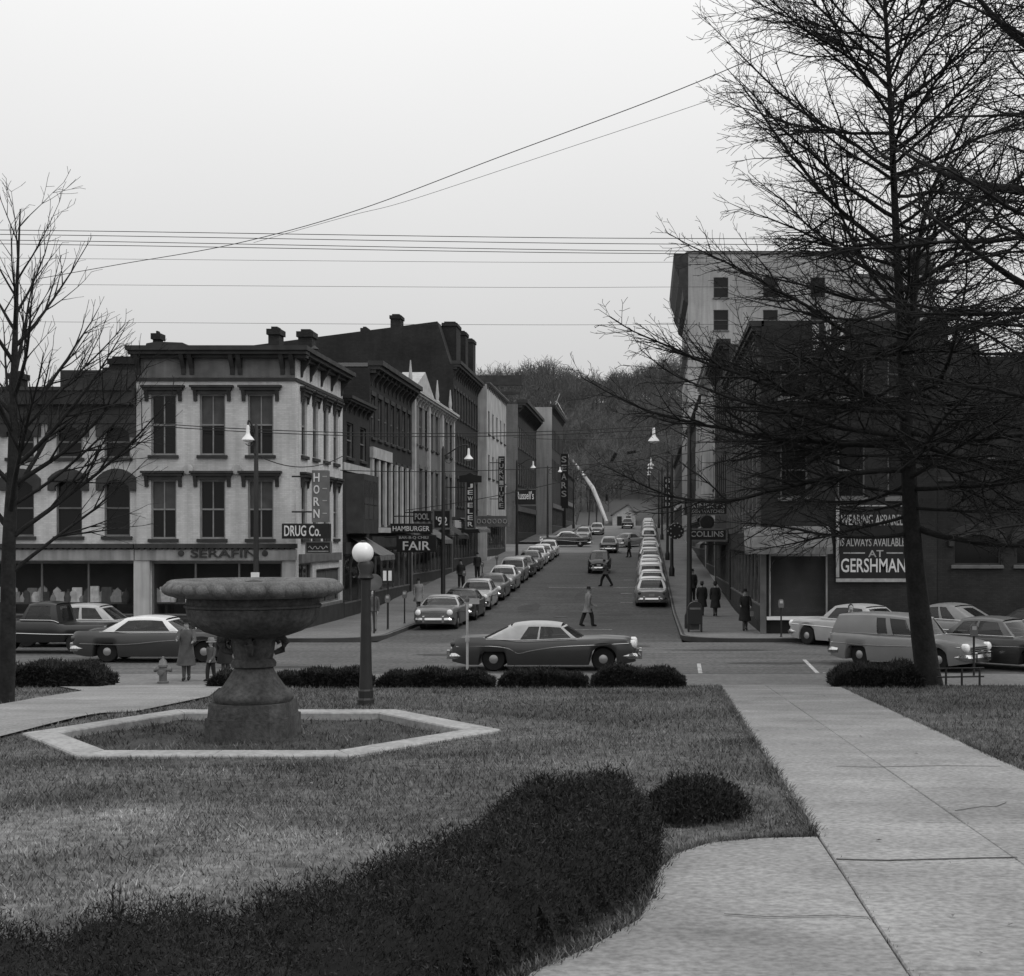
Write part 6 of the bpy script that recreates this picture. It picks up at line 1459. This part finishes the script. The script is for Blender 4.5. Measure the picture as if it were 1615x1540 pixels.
STYLES['hardtop'] = dict(SED, L=5.2, roof=1.47, top=[(-2.6,0.82),(-2.5,0.92),(-1.6,0.95),(-1.0,0.96),(0.9,0.97),(1.7,0.95),(2.4,0.9),(2.55,0.84),(2.6,0.74)], wid=[(-2.6,0.76),(-2.4,0.87),(-1.2,0.95),(0.5,0.96),(1.6,0.94),(2.4,0.87),(2.6,0.78)],
           fend=[(-2.6,0.11),(-2.0,0.08),(-1.2,0.03),(-0.8,0.0),(1.0,0.0),(1.6,0.03),(2.5,0.05)], cab=dict(x0=0.85, x1=0.35, x2=-1.0, x3=-1.7, wr=0.64, glass=[(0.16,0.90)], wf=0.93, wb=0.86, bow=0.24), xf=1.6, xr=-1.5, spear=[(-2.3,0.62),(-0.8,0.60),(0.6,0.72),(2.3,0.74)])
STYLES['convertible'] = dict(SED, L=5.5, xf=1.78, xr=-1.5, R=0.36, roof=1.45, skirt=0.62, crown=0.045, wid=[(-2.75,0.76),(-2.5,0.9),(-1.2,0.98),(0.5,0.97),(1.8,0.95),(2.5,0.88),(2.75,0.78)],
           top=[(-2.75,0.78),(-2.65,0.88),(-1.8,0.93),(-1.2,0.92),(-0.6,0.90),(0.2,0.93),(1.0,0.96),(1.8,0.95),(2.5,0.9),(2.68,0.84),(2.75,0.72)],
           fend=[(-2.75,0.12),(-2.2,0.10),(-1.4,0.05),(-0.8,0.0),(0.9,0.0),(1.6,0.03),(2.6,0.06)],
           cab=dict(x0=1.0, x1=0.52, x2=-0.95, x3=-1.72, wr=0.66, glass=[(0.36,0.56),(0.585,0.955)], wf=0.94, wb=0.7, bow=0.22), hz=0.80, tz=0.82,
           spear=[(-2.6,0.74),(-1.6,0.76),(-1.05,0.70),(-0.75,0.55),(-0.4,0.62),(0.4,0.74),(1.4,0.79),(2.55,0.84)])
STYLES['finned'] = dict(STYLES['hardtop'], fend=[(-2.6,0.2),(-2.3,0.17),(-1.2,0.06),(-0.6,0.0),(1.0,0.0),(1.8,0.04),(2.5,0.06)], roof=1.42)
STYLES['fastback'] = dict(SED, L=4.9, roof=1.6, top=[(-2.45,0.62),(-2.3,0.74),(-1.9,0.86),(-1.2,1.0),(0.6,1.02),(1.4,1.0),(2.2,0.9),(2.4,0.8),(2.45,0.7)], crown=0.12, cab=dict(x0=0.75, x1=0.35, x2=-0.75, x3=-2.0, wr=0.6, glass=[(0.36,0.58),(0.63,0.9)], wf=0.86, wb=0.5, bow=0.14), hz=0.78, tz=0.66,
           wid=[(-2.45,0.62),(-2.1,0.8),(-1.2,0.9),(0.5,0.9),(1.6,0.88),(2.2,0.8),(2.45,0.66)], xf=1.45, xr=-1.4)
STYLES['prewar'] = dict(STYLES['fastback'], L=4.7, roof=1.68, zb=0.3, wid=[(-2.35,0.6),(-2.0,0.78),(-1.2,0.87),(0.5,0.86),(1.5,0.84),(2.1,0.74),(2.35,0.55)], top=[(-2.35,0.66),(-2.2,0.82),(-1.8,0.98),(-1.2,1.08),(0.6,1.08),(1.4,1.04),(2.1,0.94),(2.3,0.8),(2.35,0.66)],
           cab=dict(x0=0.7, x1=0.38, x2=-0.95, x3=-1.95, wr=0.58, glass=[(0.34,0.56),(0.62,0.9)], wf=0.84, wb=0.42, bow=0.1), xf=1.4, xr=-1.3)
STYLES['panel'] = dict(SED, L=4.9, roof=1.66, top=[(-2.45,0.86),(-2.4,0.98),(-1.0,1.0),(0.9,1.0),(1.6,0.95),(2.2,0.86),(2.4,0.8),(2.45,0.7)], wid=[(-2.45,0.82),(-2.3,0.87),(-1.2,0.92),(0.5,0.92),(1.6,0.89),(2.2,0.8),(2.45,0.7)], crown=0.04,
           cab=dict(x0=0.85, x1=0.45, x2=-2.15, x3=-2.42, wr=0.68, glass=[(0.56,0.68),(0.74,0.955)], wf=0.9, wb=0.5, bow=0.16), hz=0.74, xf=1.5, xr=-1.35)
STYLES['wagon'] = dict(STYLES['panel'], cab=dict(STYLES['panel']['cab'], glass=[(0.06,0.34),(0.38,0.62),(0.66,0.955)], wb=0.8))
STYLES['pickup'] = dict(SED, L=4.8, roof=1.78, zb=0.4, R=0.37, crown=0.06, top=[(-2.4,0.98),(-0.8,0.98),(-0.75,1.12),(0.6,1.14),(1.5,1.12),(2.2,1.02),(2.36,0.9),(2.4,0.74)], wid=[(-2.4,0.82),(-0.6,0.84),(0.5,0.84),(1.2,0.88),(2.1,0.8),(2.4,0.66)],
           fend=[(-2.4,0.02),(0.8,0.0),(1.4,-0.12),(2.4,-0.14)], cab=dict(x0=0.55, x1=0.32, x2=-0.62, x3=-0.78, wr=0.6, glass=[(0.2,0.9)], wf=0.84, wb=0.6, bow=0.08, seats=True), xf=1.5, xr=-1.4, hz=0.85)
PI = math.pi
def plain_person_in(car_, x, y, z):
    b = MB(); b.sphere((x, y, z+0.30), 0.1, 0.085, 0.13, 10, 8); b.lathe([(0.05,z+0.12),(0.06,z+0.2)], 8, (x,y,0)); b.lathe([(0.17,z-0.35),(0.2,z-0.05),(0.17,z+0.08),(0.06,z+0.15)], 10, (x,y,0))
    return b
buick = car('convertible_car', 'dark two-tone convertible with pale raised top crossing in front of the hedge', 'convertible', -3.08, 42.45, 0.0, 'paint_dark', 'canvas', z=0.0)
drv = empty('person', 'driver in dark clothes at the wheel of the convertible', 'person', (-3.08+0.1, 42.45+0.38, 0.27))
local('body', plain_person_in(None, 0, 0, 0.55), 'cloth_dark', drv, True)
local('hat', MB().lathe([(0.13,0.94),(0.1,0.95),(0.09,1.04),(0.0,1.06)], 12), 'cloth_dark', drv, True)
car('sedan', 'dark hardtop with a white roof passing behind the fountain', 'hardtop', -15.75, 45.3, 0.0, 'paint_dark', 'paint_white', z=0.0)
car('pickup_truck', 'old dark pickup truck at the left edge facing left', 'pickup', xat(60,48), 48.6, PI, 'paint_black', z=0.0, cat='truck')
car('sedan', 'pale car parked before the shop windows behind the dark pickup', 'sedan', xat(118,51.3), 51.6, PI, 'paint_grey', 'paint_pale', z=0.0)
# angle-parked cars at the right
A1 = PI-R(47)
car('sedan', 'pale sedan angle-parked nose to kerb by the dark corner shop window', 'sedan', xat(1346,51.6), 51.5, A1, 'paint_pale', 'paint_pale', z=0.0, group='angle-parked cars')
car('fastback', 'grey round-backed car parked beside the pale sedan, partly behind the oak trunk', 'fastback', xat(1492,51.4), 51.3, A1, 'paint_grey', z=0.0, group='angle-parked cars')
car('sedan', 'dark car cut off by the right edge beyond the round-backed car', 'finned', xat(1628,51.6), 51.5, A1, 'paint_dark', 'paint_dark', z=0.0, group='angle-parked cars')
A2 = -R(44)
car('panel_van', 'grey panel delivery van behind the rounded hedge and oak trunk', 'panel', xat(1432,43.2), 43.1, A2, 'paint_grey', 'paint_grey', z=0.0, cat='van', group='angle-parked cars')
car('sedan', 'dark sedan beside the panel van at the right edge', 'sedan', xat(1578,43.0), 43.0, A2, 'paint_dark', 'paint_mid', z=0.0, group='angle-parked cars')
ORD = ['nearest', 'second', 'third', 'fourth', 'fifth', 'sixth', 'seventh', 'eighth', 'ninth', 'tenth', 'eleventh', 'twelfth', 'thirteenth', 'fourteenth', 'fifteenth', 'sixteenth', 'seventeenth', 'eighteenth', 'nineteenth', 'twentieth']
gr = lambda y: math.atan(0.0386) if y > 74 else 0.0
spec = [('finned','paint_mid','paint_pale'), ('hardtop','paint_dark','paint_black'), ('sedan','paint_pale','paint_pale'), ('hardtop','paint_mid','paint_mid'), ('sedan','paint_grey','paint_white'), ('wagon','paint_mid','paint_pale'), ('hardtop','paint_dark','paint_mid'),
        ('sedan','paint_mid','paint_grey'), ('sedan','paint_pale','paint_white'), ('hardtop','paint_grey','paint_white'), ('sedan','paint_pale','paint_white')]
for i, (st, bo, ro) in enumerate(spec):
    y = 62.7+6.7*i+(0.45*math.sin(i*4.1) if i else 0)
    car('parked_car', '%s car from the cross street in the row along the left kerb' % ORD[i], st, KL+1.12+0.06*math.sin(i*2.1), y, -PI/2, bo, ro, pitch=gr(y), group='cars parked along the left kerb')
spec = [('sedan','paint_grey','paint_white'), ('sedan','paint_mid','paint_pale'), ('hardtop','paint_pale','paint_white'), ('sedan','paint_grey','paint_white'), ('hardtop','paint_mid','paint_white'), ('sedan','paint_grey','paint_grey'), ('wagon','paint_mid','paint_white'), ('sedan','paint_pale','paint_pale'), ('hardtop','paint_dark','paint_white'),
        ('sedan','paint_grey','paint_white')]
n = 0
for i in range(22):
    y = 78.8+6.35*i+(0.4*math.sin(i*3.3) if i else 0)
    if 137 < y < 156: continue
    st, bo, ro = spec[(i*3) % len(spec)] if i else spec[0]
    if n >= len(ORD): break
    car('parked_car', '%s car from the cross street in the row along the right kerb' % ORD[n], st, KR-1.08+0.05*math.sin(i*1.7), y, PI/2, bo, ro, pitch=-gr(y), group='cars parked along the right kerb'); n += 1
car('sedan', 'black round-backed sedan driving away up the middle of the street', 'prewar', -3.6, 107.0, PI/2, 'paint_black', pitch=-gr(107))
car('sedan', 'light-roofed sedan just ahead of the black round-backed sedan', 'sedan', -3.7, 138.0, PI/2, 'paint_dark', 'paint_pale', pitch=-gr(138))
car('sedan', 'pale car turning at the side street, right of the light-roofed sedan', 'hardtop', -1.9, 150.0, R(62), 'paint_pale', 'paint_grey', pitch=-gr(150)*0.8)
car('sedan', 'pale car coming toward the camera near the top of the street', 'sedan', -7.6, 168.0, -PI/2, 'paint_pale', 'paint_white', pitch=gr(160))
car('sedan', 'grey car behind the pale oncoming car near the top of the street', 'sedan', -6.6, 186.0, -PI/2, 'paint_grey', 'paint_white', pitch=gr(160))
car('sedan', 'black car standing broadside in the side street on the left', 'hardtop', -8.6, 149.5, PI, 'paint_black', 'paint_black')
car('sedan', 'long pale car broadside behind the black one in the side street', 'hardtop', -9.2, 155.2, PI, 'paint_grey', 'paint_white')
car('sedan', 'dark car farthest up the street at the crest', 'sedan', -2.9, 212.0, PI/2, 'paint_dark', 'paint_grey', pitch=-gr(212))
# ------------------------------------------------------------------ people: one continuous skinned body, clothes as its children
def person(label, x, y, face, h=1.72, coat='cloth_mid', legs='cloth_dark', hat=None, stride=0.0, skirt=False, hem=0.45, arm=(0.0, 0.0), z=None, lean=0.0, hair='hair', bag=False):
    """face: heading in radians from +X; stride: foot spread in metres; hem: height of the coat hem as share of body height"""
    z0 = sz(y)+0.15 if z is None else z
    t = empty('person', label, 'person', (x, y, z0), face-math.pi/2); s = h/1.72           # local +Y is forward
    V, E, Rr = [], [], []
    def v(p, r, link_=None):
        V.append((p[0]*s, (p[1]+lean*p[2]*0.2)*s, p[2]*s)); Rr.append((r[0]*s, r[1]*s) if isinstance(r, tuple) else (r*s, r*s))
        if link_ is not None: E.append((link_, len(V)-1))
        return len(V)-1
    pel = v((0,0,0.93), (0.14,0.10)); wa = v((0,0.0,1.08), (0.125,0.09), pel); ch = v((0,0,1.28), (0.155,0.105), wa); nb = v((0,0,1.42), (0.09,0.07), ch)
    nk = v((0,0.01,1.48), 0.052, nb); jaw = v((0,0.035,1.55), (0.062,0.075), nk); hd = v((0,0.015,1.63), (0.084,0.1), jaw); v((0,0.0,1.70), (0.055,0.065), hd)
    no = v((0,0.115,1.585), 0.014, jaw)
    feet = []
    for sg in (-1, 1):
        f = stride*0.5*sg
        hip = v((0.09*sg,0,0.88), 0.085, pel); fx_ = (0.06 if skirt else 0.09)*sg; kn = v((fx_, f*0.62+0.03, 0.49), 0.056, hip); an = v((fx_, f, 0.10 if f >= 0 else 0.12), 0.038, kn); to = v((fx_*1.1, f+0.15, 0.035), (0.04,0.03), an); feet.append((hip, kn, an, to))
        a = arm[0] if sg < 0 else arm[1]
        shd = v((0.18*sg,0,1.38), 0.058, nb); el = v((0.235*sg, math.sin(a)*0.27*0.8, 1.38-0.28*math.cos(a*0.8)), 0.042, shd)
        e = V[el]; fa = a*1.5+0.25; wr = v((0.235*sg-0.02*sg, e[1]/s+math.sin(fa)*0.25, e[2]/s-math.cos(fa)*0.25), 0.028, el); w_ = V[wr]
        dr = Vector((0, math.sin(fa+0.1), -math.cos(fa+0.1))); pm = v(Vector(w_)/s+dr*0.07, (0.03,0.014), wr)
        for k, (oy, ln) in enumerate(((-0.028,0.075), (-0.01,0.085), (0.008,0.08), (0.026,0.064))):
            q = Vector(V[pm])/s+Vector((oy*0.3*sg, 0, 0))+Vector((0, oy*math.cos(fa), oy*math.sin(fa)))
            f1 = v(q+dr*ln*0.55, 0.0085, pm); v(q+dr*ln*0.9+Vector((-0.02*sg,0,0)), 0.0075, f1)
        th = v(Vector(w_)/s+dr*0.03+Vector((0, 0.035*math.cos(fa), 0.035*math.sin(fa))), 0.011, wr); v(Vector(V[th])/s+dr*0.04+Vector((0,0.012,0)), 0.009, th)
    me = bpy.data.meshes.new('body'); me.from_pydata(V, E, []); me.materials.append(MATS['skin'])
    o = bpy.data.objects.new('body', me); C.objects.link(o); o.parent = t
    sk = o.modifiers.new('skin', 'SKIN')
    for i, r_ in enumerate(Rr): me.skin_vertices[0].data[i].radius = r_; me.skin_vertices[0].data[i].use_root = (i == 0)
    sk.use_smooth_shade = True
    sb = o.modifiers.new('smooth', 'SUBSURF'); sb.levels = 1; sb.render_levels = 1
    # coat: oval rings down to the hem, with sleeves
    hz_ = hem*1.72; b = MB(); N_ = 16
    rings = [(1.47,0.075,0.07,0), (1.43,0.16,0.10,0), (1.36,0.215,0.13,0), (1.24,0.205,0.14,0), (1.06,0.175,0.13,0), (0.93,0.20,0.15,0), (0.78,0.215,0.17,0.2)]
    rings = [r for r in rings if r[0] > hz_+0.05]+[(hz_+0.02, 0.22+(0.05 if skirt else 0.02), 0.17+stride*0.12+(0.05 if skirt else 0.01), 0.5), (hz_, 0.20, 0.15+stride*0.11, 0.5)]
    for (zz, rx, ry, _) in rings:
        for k in range(N_):
            q = 2*math.pi*k/N_; fold = 1+0.04*math.sin(5*q+zz*3)*(1 if zz < 1.0 else 0); b.v.append((rx*fold*math.cos(q)*s, (ry*fold*math.sin(q)+lean*zz*0.2)*s, zz*s))
    b.f += [(i*N_+k, i*N_+(k+1)%N_, (i+1)*N_+(k+1)%N_, (i+1)*N_+k) for i in range(len(rings)-1) for k in range(N_)]
    for sg, idx in ((-1, 0), (1, 1)):
        hip = feet[idx][0]; sh_i = feet[idx][3]+1; pts = [Vector(V[sh_i])+Vector((-0.05*sg*s,0,0.02*s)), Vector(V[sh_i]), Vector(V[sh_i+1]), Vector(V[sh_i+2])]
        b.tube(catmull(pts, 3), [0.07*s]*3+[0.072*s]*2+[0.06*s]*2+[0.052*s]*2+[0.048*s], 8)
    local('coat', b, coat, t, True)
    if not skirt:
        for idx in (0, 1):
            hip, kn, an, _ = feet[idx]; pts = [Vector(V[hip]), Vector(V[kn]), Vector(V[an])-Vector((0,0,0.02*s))]
            local('trouser_leg', MB().tube(catmull(pts, 4), [(0.105-0.035*i/8)*s for i in range(9)], 10), legs, t, True)
    else:
        for idx in (0, 1):
            hip, kn, an, _ = feet[idx]; local('stocking', MB().tube(catmull([Vector(V[hip]), Vector(V[kn]), Vector(V[an])], 3), [(0.09-0.045*i/6)*s for i in range(7)], 8), 'cloth_mid', t, True)
    for idx in (0, 1):
        a_, t_ = Vector(V[feet[idx][2]]), Vector(V[feet[idx][3]])
        local('shoe', MB().tube([a_+Vector((0,-0.05*s,0.0)), a_+Vector((0,0,-0.03*s)), t_*0.6+a_*0.4+Vector((0,0,0.0)), t_+Vector((0,0.04*s,0.005))], [0.04*s,0.052*s,0.05*s,0.03*s], 8), 'cloth_dark', t, True)
    hc = Vector(V[hd])
    if hat: 
        if hat == 'bare': pass
        else: local('hat', MB().lathe([(0.0,0.16),(0.07,0.155),(0.088,0.11),(0.09,0.055),(0.135,0.045),(0.14,0.035),(0.085,0.035)], 14, (hc.x, hc.y-0.01, hc.z-0.01)), hat, t, True)
    if hat in (None, 'bare') or skirt: local('hair', MB().sphere((hc.x, hc.y-0.045*s, hc.z+0.015*s), 0.09*s, 0.085*s, 0.1*s if not skirt else 0.11*s, 12, 8), hair, t, True)
    if bag: local('handbag', MB().cbox(-0.36*s, -0.2*s, 0.0, 0.2*s, 0.62*s, 0.82*s, 0.02), 'cloth_pale', t)
    return t
N2 = math.pi/2
person('woman in a long coat and dark hat standing by the hydrant', *at(294, 1080, 37.6).xy, -N2+0.2, 1.62, 'cloth_mid', 'cloth_mid', 'cloth_dark', 0.12, True, 0.25, (0.8, 0.9), z=0.14)
person('small child in a pale jacket and cap beside the woman in the long coat', *at(333, 1078, 37.5).xy, -N2-0.5, 1.08, 'cloth_mid', 'cloth_dark', 'cloth_pale', 0.25, False, 0.46, (0.3, -0.3), z=0.14)
person('person in a black coat half hidden behind the fountain stem', *at(355, 1070, 38.2).xy, N2, 1.45, 'cloth_dark', 'cloth_dark', 'cloth_dark', 0.1, True, 0.28, z=0.14)
person('man in a pale raincoat and dark hat crossing the street behind the convertible', *at(925, 989, 62.6).xy, R(25), 1.75, 'cloth_pale', 'cloth_dark', 'cloth_dark', 0.5, False, 0.36, (0.35, -0.3), z=0.0, lean=0.3)
p = at(957, 924, 92.0)
person('man in a short jacket striding across the middle of the street', p.x, 92.0, R(180), 1.72, 'cloth_mid', 'cloth_dark', 'cloth_dark', 0.75, False, 0.46, (0.9, -0.8), z=sz(92.0), lean=0.5)
person('person in black standing at the back of the panel van', xat(1342,47.0), 47.0, -N2, 1.74, 'cloth_dark', 'cloth_dark', 'bare', 0.1, False, 0.42, z=0.0)
RP = 'pedestrians on the right pavement'
for (px, d, lab, kw) in ((1092, 79.0, 'farthest of the four dark pedestrians on the right pavement, walking away', dict(h=1.75, coat='cloth_dark', hat='cloth_dark', stride=0.3, hem=0.4)),
        (1107, 68.5, 'left of two women in dark coats walking up the right pavement', dict(h=1.66, coat='cloth_dark', hat='cloth_mid', stride=0.3, skirt=True, hem=0.26, bag=True)),
        (1128, 68.0, 'right of two women in dark coats walking up the right pavement', dict(h=1.66, coat='cloth_dark', hat='cloth_dark', stride=0.35, skirt=True, hem=0.25))):
    person(lab, xat(px,d), d, N2, **kw)
person('woman in a black coat with a pale handbag by the dark shop window', xat(1175,57.6), 57.6, -N2, 1.68, 'cloth_dark', 'cloth_dark', 'cloth_dark', 0.15, True, 0.24, (0.6, 0.7), bag=True)
for (px, d, lab, kw) in ((727, 89.0, 'dark-coated man walking down the left pavement, nearer of two', dict(h=1.74, coat='cloth_dark', hat='cloth_dark', stride=0.35)),
        (753, 98.0, 'dark-coated man on the left pavement, farther of two', dict(h=1.74, coat='cloth_dark', hat='cloth_dark', stride=0.1))):
    person(lab, xat(px,d), d, -N2, **kw)
person('person in pale trousers standing at the left street corner behind the globe lamp post', xat(588,56.8), 56.8, -N2, 1.7, 'cloth_mid', 'cloth_pale', 'bare', 0.15, False, 0.5)
person('person in a light coat on the left pavement below the HAMBURGER sign', xat(660,72.0), 72.0, -N2+0.3, 1.66, 'cloth_pale', 'cloth_dark', 'cloth_dark', 0.2, True, 0.3)
person('dark figure stepping from the kerb row on the right, far up the street', -1.6, 128.0, R(180), 1.74, 'cloth_dark', 'cloth_dark', 'cloth_dark', 0.3, z=sz(128.0))
mq = empty('mannequin', 'pale dressed mannequin in the dark corner shop window', 'mannequin', (xat(1227,DR+1.0), DR+1.0, S0+0.575))
local('figure', MB().lathe([(0.16,0),(0.19,0.5),(0.16,0.8),(0.2,1.1),(0.19,1.3),(0.06,1.38),(0.05,1.44)], 12).sphere((0,0,1.52), 0.085, 0.09, 0.11, 10, 8), 'cloth_mid', mq, True)
